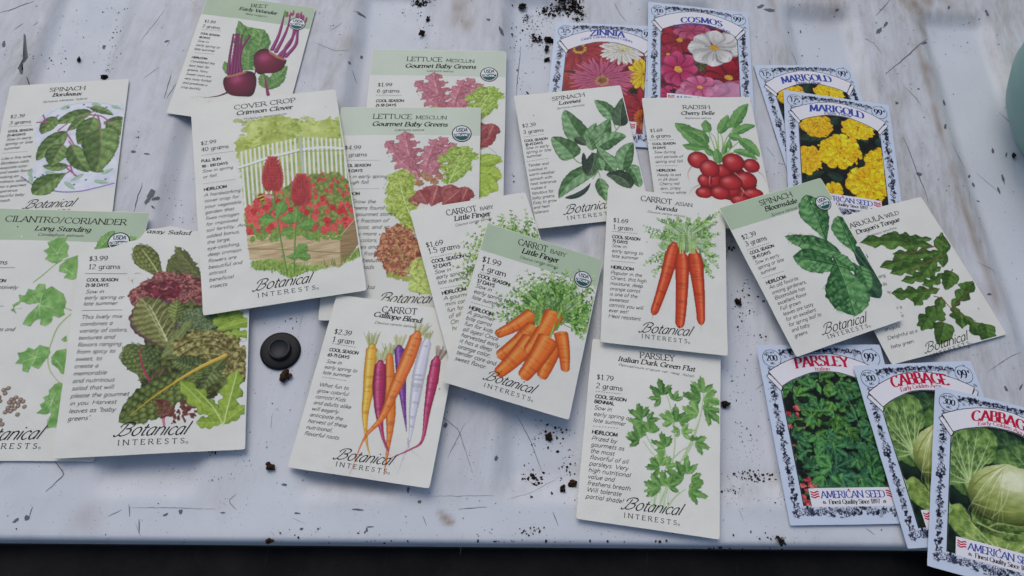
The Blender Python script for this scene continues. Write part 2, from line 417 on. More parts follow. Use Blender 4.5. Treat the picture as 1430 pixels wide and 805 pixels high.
# ---------------------------------------------------------------- lettering: pen strokes on a 10-unit cap height
GL = {
 'A': "9|.2,0 4.6,10 9,0|1.8,3.4 7.4,3.4", 'B': "7.6|1,0 1,10|~1,10 4.5,10 6.2,8.9 6,6.3 4.3,5.2 1,5.2|~1,5.2 4.8,5.2 7,3.9 7,1.3 5,0 1,0",
 'C': "9|~8.6,8 7.2,9.6 5.2,10 2.3,8.8 .7,5 2.3,1.2 5.2,0 7.3,.5 8.7,2", 'D': "9.6|1,0 1,10|~1,10 4.6,10 7.8,8.6 8.9,5 7.8,1.4 4.6,0 1,0",
 'E': "7|1,0 1,10|1,10 6.3,10 6.3,8.6|1,5.2 5.3,5.2|1,0 6.6,0 6.7,1.6", 'F': "6.6|1,0 1,10|1,10 6.3,10 6.3,8.6|1,5.2 5.2,5.2",
 'G': "9.6|~8.6,8 7.2,9.6 5.2,10 2.3,8.8 .7,5 2.3,1.2 5.2,0 7.3,.4 8.7,1.4|8.7,1.2 8.7,4.4|6.4,4.4 9.3,4.4", 'H': "9.6|1,0 1,10|8.6,0 8.6,10|1,5.2 8.6,5.2",
 'I': "3.2|1.6,0 1.6,10", 'J': "5|~3.4,10 3.4,4 3,.8 1.6,-.4 .4,.2", 'K': "8.6|1,0 1,10|8,10 1.2,4.6|3.2,6.1 8.4,0", 'L': "6.8|1,0 1,10|1,0 6.4,0 6.5,1.7",
 'M': "11.4|1,0 1.7,10|1.7,10 5.7,1|5.7,1 9.7,10|9.7,10 10.4,0", 'N': "10|1,0 1,10|1,10 9,0|9,0 9,10", 'O': "10.6|~5.3,10 8.6,8.6 9.9,5 8.6,1.4 5.3,0 2,1.4 .7,5 2,8.6 5.3,10",
 'P': "7.4|1,0 1,10|~1,10 4.8,10 6.8,8.9 6.8,6 4.8,4.7 1,4.7", 'Q': "10.6|~5.3,10 8.6,8.6 9.9,5 8.6,1.4 5.3,0 2,1.4 .7,5 2,8.6 5.3,10|5.8,2.2 9.8,-1.8",
 'R': "8.4|1,0 1,10|~1,10 4.8,10 6.6,8.9 6.6,6.2 4.8,5 1,5|3.8,5 8.2,0", 'S': "7|~6.1,8.5 4.9,9.8 3,10 1.2,8.9 1.2,7 3.2,5.5 5.3,4.3 6.2,2.6 5.3,.7 3.4,0 1.8,.3 .7,1.7",
 'T': "8|4,0 4,10|.4,8.6 .3,10 7.7,10 7.6,8.6", 'U': "9.6|~1,10 1,7 1,3.5 2.3,.8 4.8,0 7.2,.8 8.5,3.5 8.5,7 8.5,10", 'V': "9|.3,10 4.6,0|4.6,0 8.8,10",
 'W': "13|.3,10 3.7,0|3.7,0 6.5,9.4|6.5,9.4 9.7,0|9.7,0 12.8,10", 'X': "8.6|.5,10 8.1,0|8.1,10 .5,0", 'Y': "8.6|.3,10 4.3,4.8|8.4,10 4.3,4.8|4.3,4.8 4.3,0", 'Z': "8|.8,8.6 .8,10 7.4,10|7.4,10 .5,0|.5,0 7.4,0 7.5,1.6",
 'a': "6.2|~5,5.5 3.6,6.5 1.7,5.6 .8,3 1.6,.6 3,0 4.3,1.2 5,3|5,6.5 5,0", 'b': "6.4|1,10.5 1,0|~1,4 2,6 3.6,6.5 5.2,5.4 5.7,3.2 4.9,.8 3.2,0 1,.9",
 'c': "5.3|~5,5.3 3.5,6.5 1.6,5.5 .8,3.2 1.6,.9 3.4,0 5.1,1.1", 'd': "6.4|5.2,10.5 5.2,0|~5.2,5 3.8,6.5 1.7,5.6 .8,3 1.6,.6 3,0 4.4,1 5.2,2.6",
 'e': "5.8|~.9,3.3 3,3.4 5.1,3.9 4.6,5.7 3.2,6.5 1.6,5.6 .8,3.2 1.6,.8 3.3,0 5.1,1.2", 'f': "4|~4.3,9.7 3.2,10.4 2.1,9.4 1.9,7 1.9,3 1.9,0|.5,6.2 3.7,6.2",
 'g': "6.2|~5,5.4 3.6,6.5 1.7,5.6 .8,3.3 1.6,1 3,.4 4.4,1.2 5,3|~5,6.4 5,2 5,-1 4,-2.9 2.4,-3.2 .8,-2.4", 'h': "6.4|1,10.5 1,0|~1,4 2.2,6 3.8,6.5 5.2,5.4 5.4,3 5.4,0",
 'i': "2.6|1.3,6.5 1.3,0|1.3,8.5 1.3,9.5", 'j': "2.8|~1.6,6.5 1.6,0 1.2,-2.4 -.2,-3|1.6,8.5 1.6,9.5", 'k': "5.8|1,10.5 1,0|5.2,6.5 1.1,2.8|2.4,4 5.6,0", 'l': "2.6|1.3,10.5 1.3,0",
 'm': "9.8|1,6.5 1,0|~1,4.4 2,6 3.3,6.5 4.6,5.5 4.9,3.4 4.9,0|~4.9,4.4 6,6 7.2,6.5 8.5,5.5 8.8,3.4 8.8,0", 'n': "6.4|1,6.5 1,0|~1,4.2 2.2,6 3.7,6.5 5.1,5.5 5.4,3.2 5.4,0",
 'o': "6.4|~3.2,6.5 5,5.6 5.7,3.2 5,.9 3.2,0 1.4,.9 .7,3.2 1.4,5.6 3.2,6.5", 'p': "6.4|1,6.5 1,-3.2|~1,4.6 2,6 3.6,6.5 5.2,5.4 5.7,3.2 4.9,.8 3.2,0 1,1", 'q': "6.4|5.2,6.5 5.2,-3.2|~5.2,5 3.8,6.5 1.7,5.6 .8,3 1.6,.6 3,0 4.4,1 5.2,2.6",
 'r': "4.3|1,6.5 1,0|~1,4 2,6 3.1,6.5 4.2,6.1", 's': "4.9|~4.3,5.6 3,6.5 1.4,6 1.1,4.7 2.4,3.6 4,2.7 4.3,1.2 3.2,.1 1.8,0 .6,.9", 't': "4|~1.8,8.6 1.8,5 1.8,1.6 2.4,.1 3.9,.6|.4,6.3 3.7,6.3",
 'u': "6.4|~1,6.5 1,3 1.4,.8 2.8,0 4.2,.7 5.3,2.8|5.3,6.5 5.3,0", 'v': "5.6|.3,6.5 2.8,0|2.8,0 5.3,6.5", 'w': "8.4|.3,6.5 2.5,0|2.5,0 4.2,6|4.2,6 6,0|6,0 8.1,6.5", 'x': "5.6|.4,6.5 5.2,0|5.2,6.5 .4,0",
 'y': "5.8|.4,6.5 3,0|~5.4,6.5 3.4,1 2.2,-2 .6,-3", 'z': "5.2|.6,6.5 4.7,6.5|4.7,6.5 .4,0|.4,0 4.8,0",
 '0': "6.6|~3.3,10 5.2,8.6 5.9,5 5.2,1.4 3.3,0 1.4,1.4 .7,5 1.4,8.6 3.3,10", '1': "5|1,8.3 2.9,10|2.9,10 2.9,0|1.2,0 4.5,0", '2': "6.2|~.9,8 1.8,9.6 3.4,10 5,9 5.2,7.2 4.2,5 2.4,2.6 .7,0|.7,0 5.7,0",
 '3': "6.2|~1,8.8 2.4,9.9 4,9.8 5.1,8.6 4.8,6.6 2.8,5.5|~2.8,5.5 4.8,5 5.6,3.2 5,1 3.2,0 1.6,.2 .6,1.4", '4': "6.6|4.6,0 4.6,10|4.6,10 .5,3|.5,3 6.2,3", '5': "6.2|5.3,10 1.7,10|1.7,10 1.3,5.8|~1.3,5.8 3,6.3 4.8,5.6 5.5,3.4 4.7,1 3,0 .8,.6",
 '6': "6.4|~5,9.8 3.2,8.8 1.4,6.2 .8,3.4 1.4,.9 3.2,0 5,.9 5.6,3 5,5.2 3.3,6 1.4,5", '7': "6|.6,10 5.6,10|5.6,10 2.2,0", '8': "6.4|~3.2,10 4.8,9.2 4.9,6.8 3.2,5.5 1.5,6.8 1.6,9.2 3.2,10|~3.2,5.5 5.2,4.2 5.5,1.6 3.2,0 .9,1.6 1.2,4.2 3.2,5.5",
 '9': "6.4|~1.4,.2 3.2,1.2 5,3.8 5.6,6.6 5,9.1 3.2,10 1.4,9.1 .8,7 1.4,4.8 3.1,4 5,5", '$': "6.2|~5.2,8.3 3.8,9.2 2,9 1.1,7.5 2.3,5.8 4.2,4.5 5.2,2.8 4.4,1.1 2.8,.6 .8,1.6|3.1,10.6 3.1,-.8",
 '.': "2.6|1.2,0 1.2,1", ',': "2.6|1.5,.9 .9,-1.5", '-': "4|.6,3.4 3.4,3.4", '/': "5|.3,-1 4.7,10.5", "'": "2|1.2,10.3 .9,7.6", '"': "3.4|1,10.3 .8,7.8|2.5,10.3 2.3,7.8", '!': "2.8|1.5,10.3 1.4,3|1.4,.9 1.4,0",
 '@': "4|~2,3.4 3.2,2.8 3.2,.8 2,.2 .8,.8 .8,2.8 2,3.4|2,1.2 2,2.4", '%': "4.8|~4.2,8.6 3,9.4 1.6,8.6 1.3,7 1.8,5.6 3.2,5.1 4.4,6|2.9,10.2 2.9,4.3", '_': "6|0,2 6,2", ' ': "3.4",
 # looped capital for the script wordmark
 '#': "9.6|~3.2,9 2.6,5 1.2,.6 -.6,-.4 -1.6,.8|~-.6,6.6 -.2,8.8 2.4,10.3 6.2,10.2 8,8.6 6.8,6.2 4,5.4|~4,5.4 7.2,5.2 8.2,3.2 6.8,1 3.6,-.1 1.8,.8",
}
STY = {   # thick, thin, nib angle, shear, serif half length, tracking, small overall width factor
 'rom': (1.5, .72, .35, 0, .95, .75), 'romtext': (1.5, .8, .35, 0, .6, .4), 'bolditalic': (2.3, .95, .5, .20, .75, .35), 'italic': (1.25, .98, .6, .24, 0, .35), 'lightitalic': (1.15, .85, .6, .3, 0, .6),
 'bold': (2.5, 1.9, .3, .08, 0, .5), 'heavy': (2.8, .9, .05, 0, 1.0, 1.0), 'heavysmall': (1.9, .8, .1, 0, .8, .3), 'script': (1.2, .55, .75, .55, 0, -.1), 'spaced': (1.45, .75, .3, 0, .8, 5.2), 'num': (2.1, .8, .05, 0, .6, .2),
}


def smooth_pts(P, n=4):
    P = np.array(P, float); closed = np.allclose(P[0], P[-1])
    if closed:
        Q = np.concatenate([P[-2:-1], P, P[1:2]])
    else:
        Q = np.concatenate([2 * P[:1] - P[1:2], P, 2 * P[-1:] - P[-2:-1]])
    out = []
    for i in range(1, len(Q) - 2):
        p0, p1, p2, p3 = Q[i - 1], Q[i], Q[i + 1], Q[i + 2]
        for k in range(n):
            t = k / n
            out.append(.5 * (2 * p1 + (p2 - p0) * t + (2 * p0 - 5 * p1 + 4 * p2 - p3) * t * t + (3 * p1 - p0 - 3 * p2 + p3) * t ** 3))
    out.append(P[-1]); return np.array(out)


_gc = {}


def glyph(ch, style):
    key = (ch, style)
    if key in _gc:
        return _gc[key]
    th, tn, nib, shear, serif, track = STY[style]
    parts = GL.get(ch, GL[' ']).split('|'); adv = float(parts[0]); strokes = []
    for s in parts[1:]:
        sm = s.startswith('~'); s = s.lstrip('~')
        P = [tuple(map(float, q.split(','))) for q in s.split()]
        P0 = np.array(P)
        P = smooth_pts(P, 3) if sm else P0
        d = np.gradient(P, axis=0); d /= np.linalg.norm(d, axis=1)[:, None] + 1e-9
        w = np.maximum(th * np.abs(d[:, 1] * math.cos(nib) - d[:, 0] * math.sin(nib)), tn)
        if len(P) > 2 and not sm:      # corners: keep each leg's own width
            seg = np.diff(P, axis=0); seg /= np.linalg.norm(seg, axis=1)[:, None]
            for i in range(len(seg)):
                wi = max(th * abs(seg[i, 1] * math.cos(nib) - seg[i, 0] * math.sin(nib)), tn)
                strokes.append((P[i:i + 2], np.array([wi, wi])))
        else:
            strokes.append((P, w))
        if serif and ch.isalnum():
            for e, o in ((P[0], P[1]), (P[-1], P[-2])):
                dd = e - o
                if abs(dd[1]) > 1.0 * abs(dd[0]) and min(abs(e[1] - k) for k in (0, 10, 6.5, 10.5, -3.2)) < .05 and not sm:
                    strokes.append((np.array([[e[0] - serif - th * .3, e[1]], [e[0] + serif + th * .3, e[1]]]), np.array([tn, tn])))
    strokes = [(np.stack([p[:, 0] + shear * p[:, 1], p[:, 1]], 1), w) for p, w in strokes]
    _gc[key] = (adv + track, strokes); return _gc[key]


class Quads:
    """flat pen strokes in packet millimetres"""
    def __init__(s):
        s.V = []; s.F = []; s.L = []; s.n = 0; s.k = 0

    def strip(s, P, w):
        if len(P) < 2:
            return
        d = np.gradient(P, axis=0); l = np.linalg.norm(d, axis=1)[:, None]; d = d / np.where(l < 1e-9, 1, l)
        n = np.stack([-d[:, 1], d[:, 0]], 1) * (np.asarray(w)[:, None] / 2)
        V = np.concatenate([P + n, P - n]); k = len(P); i = np.arange(k - 1)
        s.V.append(V); s.F.append(np.stack([s.n + k + i, s.n + k + i + 1, s.n + i + 1, s.n + i], 1))
        s.L.append(np.full(2 * k, (s.k % 6) * .006)); s.n += 2 * k; s.k += 1

    def line(s, P, w, n=None):
        P = np.array(P, float); s.strip(P, np.full(len(P), w) if np.isscalar(w) else w)

    def poly(s, P):
        P = np.array(P, float); k = len(P); c = P.mean(0)
        s.V.append(np.concatenate([P, c[None]]))
        s.F.append(np.array([[s.n + i, s.n + (i + 1) % k, s.n + k, s.n + k] for i in range(k)]))
        s.L.append(np.zeros(k + 1)); s.n += k + 1

    def text(s, txt, p0, p1, cap, style, arc=0.0):
        """set a line of text from p0 to p1 (packet mm); cap = cap height in mm"""
        p0 = np.array(p0, float); p1 = np.array(p1, float)
        x = 0; items = []
        for ch in txt:
            a, st = glyph(ch, style); items.append((x, st)); x += a
        if x == 0:
            return
        d = p1 - p0; L = np.linalg.norm(d); ux = d / L; uy = np.array([-ux[1], ux[0]])
        sx = L / (x - STY[style][5]); sy = cap / 10; ws = (sx * sy) ** .5 if sx < sy else sy
        for ox, st in items:
            for P, w in st:
                X = (P[:, 0] + ox) * sx; Y = P[:, 1] * sy
                if arc:
                    q = X - L / 2; Y = Y - arc * (q / (L / 2)) ** 2
                s.strip(p0 + X[:, None] * ux + Y[:, None] * uy, w * ws)

    def run(s, txt, p0, cap, style, wf=1.0, ux=(1, 0)):
        x = sum(glyph(ch, style)[0] for ch in txt)
        p0 = np.array(p0, float)
        s.text(txt, p0, p0 + np.array(ux) * x * cap / 10 * wf, cap, style)


# ---------------------------------------------------------------- printing: a picture plate in packet millimetres
CELL, SS = 0.40, 3


def hexc(c):
    return np.array([int(c[i:i + 2], 16) / 255 for i in (0, 2, 4)]) if isinstance(c, str) else np.asarray(c, float)


def mixh(a, b, t):
    t = np.asarray(t)[..., None]; return hexc(a) * (1 - t) + hexc(b) * t


class Plate:
    def __init__(s, u0, v0, u1, v1):
        s.u0, s.v0 = u0, v0; s.nx = int(math.ceil((u1 - u0) / CELL)); s.ny = int(math.ceil((v1 - v0) / CELL))
        s.px = CELL / SS; s.W, s.H = s.nx * SS, s.ny * SS
        s.rgb = np.zeros((s.H, s.W, 3), np.float32); s.a = np.zeros((s.H, s.W), np.float32)
        s.clip = None

    def win(s, P, pad):
        P = np.asarray(P)
        i0 = max(0, int((P[:, 0].min() - pad - s.u0) / s.px)); i1 = min(s.W, int((P[:, 0].max() + pad - s.u0) / s.px) + 2)
        j0 = max(0, int((P[:, 1].min() - pad - s.v0) / s.px)); j1 = min(s.H, int((P[:, 1].max() + pad - s.v0) / s.px) + 2)
        if i1 <= i0 or j1 <= j0:
            return None
        X, Y = np.meshgrid(s.u0 + (np.arange(i0, i1) + .5) * s.px, s.v0 + (np.arange(j0, j1) + .5) * s.px)
        return (slice(j0, j1), slice(i0, i1)), X, Y

    def put(s, sl, m, col):
        if s.clip is not None:
            m = m * s.clip[sl]
        m = m.astype(np.float32)
        a = s.a[sl]; na = m + a * (1 - m)
        s.rgb[sl] = np.where(na[..., None] > 1e-6, (col * m[..., None] + s.rgb[sl] * (a * (1 - m))[..., None]) / np.maximum(na, 1e-6)[..., None], 0)
        s.a[sl] = na

    @staticmethod
    def inside(P, X, Y):
        m = np.zeros(X.shape, bool); k = len(P)
        for i in range(k):
            x0, y0 = P[i]; x1, y1 = P[(i + 1) % k]
            if y0 == y1:
                continue
            c = (Y < y0) != (Y < y1)
            m ^= c & (X < (x1 - x0) * (Y - y0) / (y1 - y0) + x0)
        return m

    def setclip(s, P):
        if P is None:
            s.clip = None; return
        X, Y = np.meshgrid(s.u0 + (np.arange(s.W) + .5) * s.px, s.v0 + (np.arange(s.H) + .5) * s.px)
        s.clip = s.inside(np.asarray(P), X, Y).astype(np.float32)

    def poly(s, P, sh, alpha=1.0, rag=0.0, ragscale=1.2):
        P = np.asarray(P, float); w = s.win(P, rag + .1)
        if w is None:
            return
        sl, X, Y = w; Xi, Yi = X, Y
        if rag:
            Xi = X + rag * 2 * (fbm(X / ragscale + 3, Y / ragscale) - .5); Yi = Y + rag * 2 * (fbm(X / ragscale + 40, Y / ragscale + 9) - .5)
        m = s.inside(P, Xi, Yi)
        c = P.mean(0); r = np.abs(P - c).max(0) + 1e-6
        col = sh((X - c[0]) / r[0], (Y - c[1]) / r[1], X, Y) if callable(sh) else np.broadcast_to(hexc(sh), X.shape + (3,))
        s.put(sl, m * alpha, col)

    def line(s, P, w0, col, w1=None, alpha=1.0):
        P = np.asarray(P, float); w1 = w0 if w1 is None else w1
        win = s.win(P, max(w0, w1)) 
        if win is None:
            return
        sl, X, Y = win; best = np.full(X.shape, 1e9); tt = np.zeros(X.shape)
        L = np.concatenate([[0], np.cumsum(np.hypot(*np.diff(P, axis=0).T))]); tot = max(L[-1], 1e-6)
        for i in range(len(P) - 1):
            a, b = P[i], P[i + 1]; d = b - a; l2 = d @ d + 1e-12
            t = np.clip(((X - a[0]) * d[0] + (Y - a[1]) * d[1]) / l2, 0, 1)
            q = np.hypot(X - a[0] - t * d[0], Y - a[1] - t * d[1]); k = q < best
            best = np.where(k, q, best); tt = np.where(k, (L[i] + t * l2 ** .5) / tot, tt)
        w = (w0 + (w1 - w0) * tt) / 2
        s.put(sl, np.clip((w - best) / s.px + .5, 0, 1) * alpha, np.broadcast_to(hexc(col), X.shape + (3,)))

    def blade(s, mid, wid, sh, edge=0.0, escale=.8, alpha=1.0, seed=0):
        """shape grown along a mid line; wid: half widths along it; shader gets t (0..1), s (-1..1), X, Y"""
        P = np.asarray(mid, float); wid = np.asarray(wid, float); win = s.win(P, wid.max() * 1.25 + .1)
        if win is None:
            return
        sl, X, Y = win; best = np.full(X.shape, 1e9); tt = np.zeros(X.shape); sg = np.zeros(X.shape)
        L = np.concatenate([[0], np.cumsum(np.hypot(*np.diff(P, axis=0).T))]); tot = max(L[-1], 1e-6)
        for i in range(len(P) - 1):
            a, b = P[i], P[i + 1]; d = b - a; l2 = d @ d + 1e-12
            t = np.clip(((X - a[0]) * d[0] + (Y - a[1]) * d[1]) / l2, 0, 1)
            ex, ey = X - a[0] - t * d[0], Y - a[1] - t * d[1]; q = np.hypot(ex, ey); k = q < best
            best = np.where(k, q, best); tt = np.where(k, (L[i] + t * l2 ** .5) / tot, tt); sg = np.where(k, np.sign(d[0] * ey - d[1] * ex), sg)
        w = np.interp(tt, np.linspace(0, 1, len(wid)), wid)
        if edge:
            w = w * (1 + edge * 2 * (vn(X / escale + seed * 7.3, Y / escale + sg * 5) - .5))
        m = np.clip((w - best) / s.px + .5, 0, 1) * (w > .02)
        ss = np.clip(best / np.maximum(w, 1e-6), 0, 1) * sg
        s.put(sl, m * alpha, sh(tt, ss, X, Y))

    def ell(s, c, rx, ry, sh, rot=0.0, edge=0.0, escale=.8, alpha=1.0, seed=0):
        c = np.asarray(c, float); r = max(rx, ry) * (1 + edge); win = s.win(np.array([c - r, c + r]), .1)
        if win is None:
            return
        sl, X, Y = win; dx, dy = X - c[0], Y - c[1]
        a = dx * math.cos(rot) + dy * math.sin(rot); b = -dx * math.sin(rot) + dy * math.cos(rot)
        q = np.hypot(a / rx, b / ry)
        lim = 1 + (edge * 2 * (vn(X / escale + seed * 3.1, Y / escale) - .5) if edge else 0)
        col = sh(a / rx, b / ry, X, Y) if callable(sh) else np.broadcast_to(hexc(sh), X.shape + (3,))
        s.put(sl, np.clip((lim - q) * min(rx, ry) / s.px + .5, 0, 1) * alpha, col)

    def cells(s):
        A = s.a.reshape(s.ny, SS, s.nx, SS).mean((1, 3))
        P = (s.rgb * s.a[..., None]).reshape(s.ny, SS, s.nx, SS, 3).mean((1, 3))
        return A, P


# shaders for the drawn plants -------------------------------------------------
def s_leaf(dark, lightc, vein, nv=6, ang=.9, seed=0, vw=.10, quilt=.6, ns=1.6, mid=.10, va=.7, side=.12):
    def f(t, s, X, Y):
        n = fbm(X / ns + seed * 3.7, Y / ns + seed) ; a = np.abs(s)
        q = (t * nv - a * ang + .12 * (n - .5)) ; fr = q - np.floor(q)
        dv = np.minimum(fr, 1 - fr)
        k = .42 + .62 * (n - .5) + quilt * (np.sin(math.pi * fr) - .55) * .7 + side * np.sign(s)
        c = mixh(dark, lightc, np.clip(k, 0, 1))
        lv = np.clip(1 - dv / (vw * 1.2), 0, 1) * (1 - a * .6) * va * .7
        mv = np.clip(1 - a / mid, 0, 1) * va
        v = np.maximum(lv, mv)[..., None]
        c = c * (1 - v) + hexc(vein) * v
        return c * (1 - .30 * np.clip((a - .82) / .18, 0, 1))[..., None]
    return f


def s_root(dark, midc, lightc, rings=26, seed=0, hl=-.3):
    def f(t, s, X, Y):
        h = np.exp(-((s - hl) / .32) ** 2); e = np.clip((np.abs(s) - .45) / .55, 0, 1)
        n = vn(X * 1.5 + seed, Y * 1.5)
        c = mixh(midc, lightc, np.clip(h * (.55 + .6 * n), 0, 1))
        r = vn(t * rings * 2.6 + seed * 5, s * .7 + seed)
        c = c * (1 - .13 * np.clip((r - .62) / .2, 0, 1))[..., None]
        e = e[..., None] * .85
        return c * (1 - e) + hexc(dark) * e
    return f


def s_ball(dark, midc, lightc, seed=0, lx=-.3, ly=.35):
    def f(a, b, X, Y):
        h = np.exp(-((a - lx) ** 2 + (b - ly) ** 2) / .18); e = np.clip(np.hypot(a, b), 0, 1) ** 3
        n = fbm(X * .9 + seed, Y * .9)
        c = mixh(midc, lightc, np.clip(h * (.6 + .5 * n), 0, 1)); e = (e * .9)[..., None]
        return c * (1 - e) + hexc(dark) * e
    return f


def s_noise(a, b, ns=1.2, seed=0, con=1.6):
    def f(x, y, X, Y):
        return mixh(a, b, np.clip((fbm(X / ns + seed * 5.1, Y / ns + seed * 2.3) - .5) * con + .5, 0, 1))
    return f


def s_petal(base, tip, seed=0, streak=7, con=.35):
    def f(t, s, X, Y):
        n = vn(s * streak + seed * 3.3, t * 2 + seed)
        c = mixh(base, tip, np.clip(t * .9 + (n - .5) * .5, 0, 1))
        return c * (1 - con * np.clip((np.abs(s) - .6) / .4, 0, 1) - .18 * (n > .7))[..., None]
    return f


def curve(base, tip, bend=0.0, n=9):
    base = np.asarray(base, float); tip = np.asarray(tip, float); d = tip - base; nrm = np.array([-d[1], d[0]])
    t = np.linspace(0, 1, n)[:, None]
    return base + d * t + nrm * bend * 4 * t * (1 - t)


def w_shape(kind, w, n=33, lobes=4, deep=.5):
    t = np.linspace(0, 1, n)
    if kind == 'ov':
        p = np.sin(math.pi * t ** .8) ** .75
    elif kind == 'spade':
        p = np.sin(math.pi * t ** .55) ** .6
    elif kind == 'obov':
        p = np.sin(math.pi * t ** 1.5) ** .75
    elif kind == 'blunt':
        p = np.minimum(1, np.sqrt(np.clip(1 - ((t - .92) / .08).clip(0) ** 2, 0, 1))) * (1 - .44 * t ** 1.3) * np.sqrt(np.clip(t / .05, 0, 1)).clip(0, 1)
    elif kind == 'fan':
        p = np.clip(t, 0, 1) ** .8 * np.sqrt(np.clip((1 - t) / .18, 0, 1))
    elif kind == 'narrow':
        p = np.sin(math.pi * t) ** .6
    else:
        p = np.ones_like(t)
    if kind == 'lobed':
        p = np.sin(math.pi * t ** 1.15) ** .6 * (1 - deep + deep * np.abs(np.sin(math.pi * lobes * t + .5)))
    if kind == 'serr':
        p = np.sin(math.pi * t ** .8) ** .75 * (1 - .25 * np.mod(t * lobes, 1))
    return p * w

# ---------------------------------------------------------------- the packets
SIZES = {'S': (83.0, 115.5), 'L': (102.6, 168.2), 'A': (83.1, 115.4)}
# corner heights and places on the tailgate in millimetres: top left, top right, bottom right, bottom left
SPOTS = {'beet': [[-271.9, 456.0, 1.5], [-186.3, 456.9, 1.5], [-180.7, 336.8, 2.0], [-265.8, 335.7, 1.5]],
    'bordeaux': [[-381.7, 339.4, 1.5], [-302.2, 361.2, 1.5], [-274.0, 248.7, 1.5], [-353.6, 227.4, 1.5]],
    'cover': [[-248.7, 342.4, 6.5], [-150.7, 375.2, 7.0], [-92.7, 216.1, 8.5], [-188.9, 181.7, 9.8]],
    'lettback': [[-133.5, 423.4, 1.5], [-31.3, 441.1, 1.5], [-10.8, 267.7, 1.5], [-112.0, 252.2, 1.5]],
    'lettfront': [[-143.5, 361.5, 4.6], [-42.5, 380.0, 4.6], [-19.9, 208.7, 2.5], [-120.0, 192.7, 2.5]],
    'cilantro': [[-350.0, 237.3, 4.6], [-248.1, 251.3, 4.6], [-225.6, 85.2, 1.5], [-327.8, 71.0, 1.5]],
    'sassy': [[-288.7, 250.0, 8.5], [-182.4, 267.2, 6.5], [-141.6, 104.3, 4.5], [-246.9, 82.6, 5.5]],
    'calliope': [[-111.4, 210.9, 6.5], [-28.9, 211.3, 7.5], [-30.5, 96.8, 7.5], [-114.8, 97.7, 3.5]],
    'lfback': [[-77.0, 280.3, 8.5], [-0.6, 311.9, 4.0], [45.0, 203.8, 5.0], [-30.2, 171.2, 11.5]],
    'lforg': [[-22.7, 276.5, 13.5], [58.4, 265.4, 6.0], [46.3, 150.7, 5.0], [-34.3, 160.2, 13.5]],
    'lavewa': [[-19.8, 396.0, 4.0], [59.7, 420.9, 5.0], [90.1, 308.0, 3.5], [10.9, 284.6, 1.5]],
    'radish': [[76.6, 410.2, 6.5], [159.7, 426.7, 6.5], [179.7, 314.1, 2.5], [96.0, 298.3, 2.5]],
    'kuroda': [[56.9, 323.5, 8.5], [140.4, 326.1, 9.0], [144.4, 208.5, 5.5], [61.4, 205.4, 5.5]],
    'parsley': [[56.6, 208.8, 1.5], [140.9, 209.3, 1.5], [141.0, 92.7, 4.0], [56.5, 92.8, 3.5]],
    'bloom': [[135.1, 316.2, 13.0], [210.0, 357.4, 10.0], [262.6, 253.1, 7.0], [189.0, 214.3, 7.0]],
    'arugula': [[207.2, 321.7, 4.8], [286.5, 357.5, 5.2], [336.8, 256.5, 1.5], [254.2, 220.7, 2.8]],
    'zinnia': [[3.7, 479.8, 1.5], [88.1, 491.3, 1.5], [90.2, 368.9, 1.5], [6.9, 359.8, 1.5]],
    'cosmos': [[76.7, 515.3, 3.2], [160.3, 521.0, 1.8], [165.2, 403.9, 1.8], [81.9, 398.2, 3.6]],
    'marback': [[164.5, 464.5, 1.5], [242.7, 479.7, 1.5], [270.6, 366.8, 1.5], [193.1, 350.4, 1.5]],
    'marfront': [[187.1, 441.0, 4.0], [271.0, 442.5, 3.0], [273.4, 329.1, 2.4], [189.1, 328.1, 3.0]],
    'amparsley': [[164.5, 221.0, 1.5], [247.7, 234.7, 1.5], [267.9, 120.7, 1.3], [183.9, 107.3, 1.3]],
    'cabback': [[227.4, 215.1, 4.4], [307.2, 231.6, 3.8], [334.5, 120.8, 1.3], [253.2, 103.4, 3.4]],
    'cabfront': [[279.5, 208.7, 6.5], [367.8, 200.4, 5.0], [350.1, 84.5, 4.5], [262.6, 94.9, 5.5]]}

PAPER = (.785, .78, .70)
PAPER_A = (.60, .68, .80)
MAT = {}
MAT['cream'] = paper_mat('cream_paper', PAPER, .55)
MAT['blue'] = paper_mat('pale_blue_coated_paper', PAPER_A, .38, .25)
MAT['print'] = ink_mat('printed_picture', .55)
MAT['gloss'] = ink_mat('glossy_printed_picture', .36)
MAT['black'] = plain_mat('black_ink', (.010, .010, .012), .7)
MAT['white'] = plain_mat('white_ink', (.80, .78, .80), .45, .03)
MAT['band'] = paper_mat('sage_green_ink', lin('aabaa0', 1.25), .55)
MAT['bandlight'] = paper_mat('pale_sage_ink', lin('bfc8b6', 1.25), .55)
MAT['sealgreen'] = plain_mat('dark_green_ink', lin('1d5a50'), .5)
MAT['navy'] = plain_mat('navy_ink', lin('14172c'), .45)
MAT['titleblue'] = plain_mat('blue_ink', lin('384d98'), .45)
MAT['titlered'] = plain_mat('crimson_ink', lin('b3153f'), .45)
MAT['rule'] = plain_mat('grey_ink', (.16, .16, .16), .6)


PACKS = {}


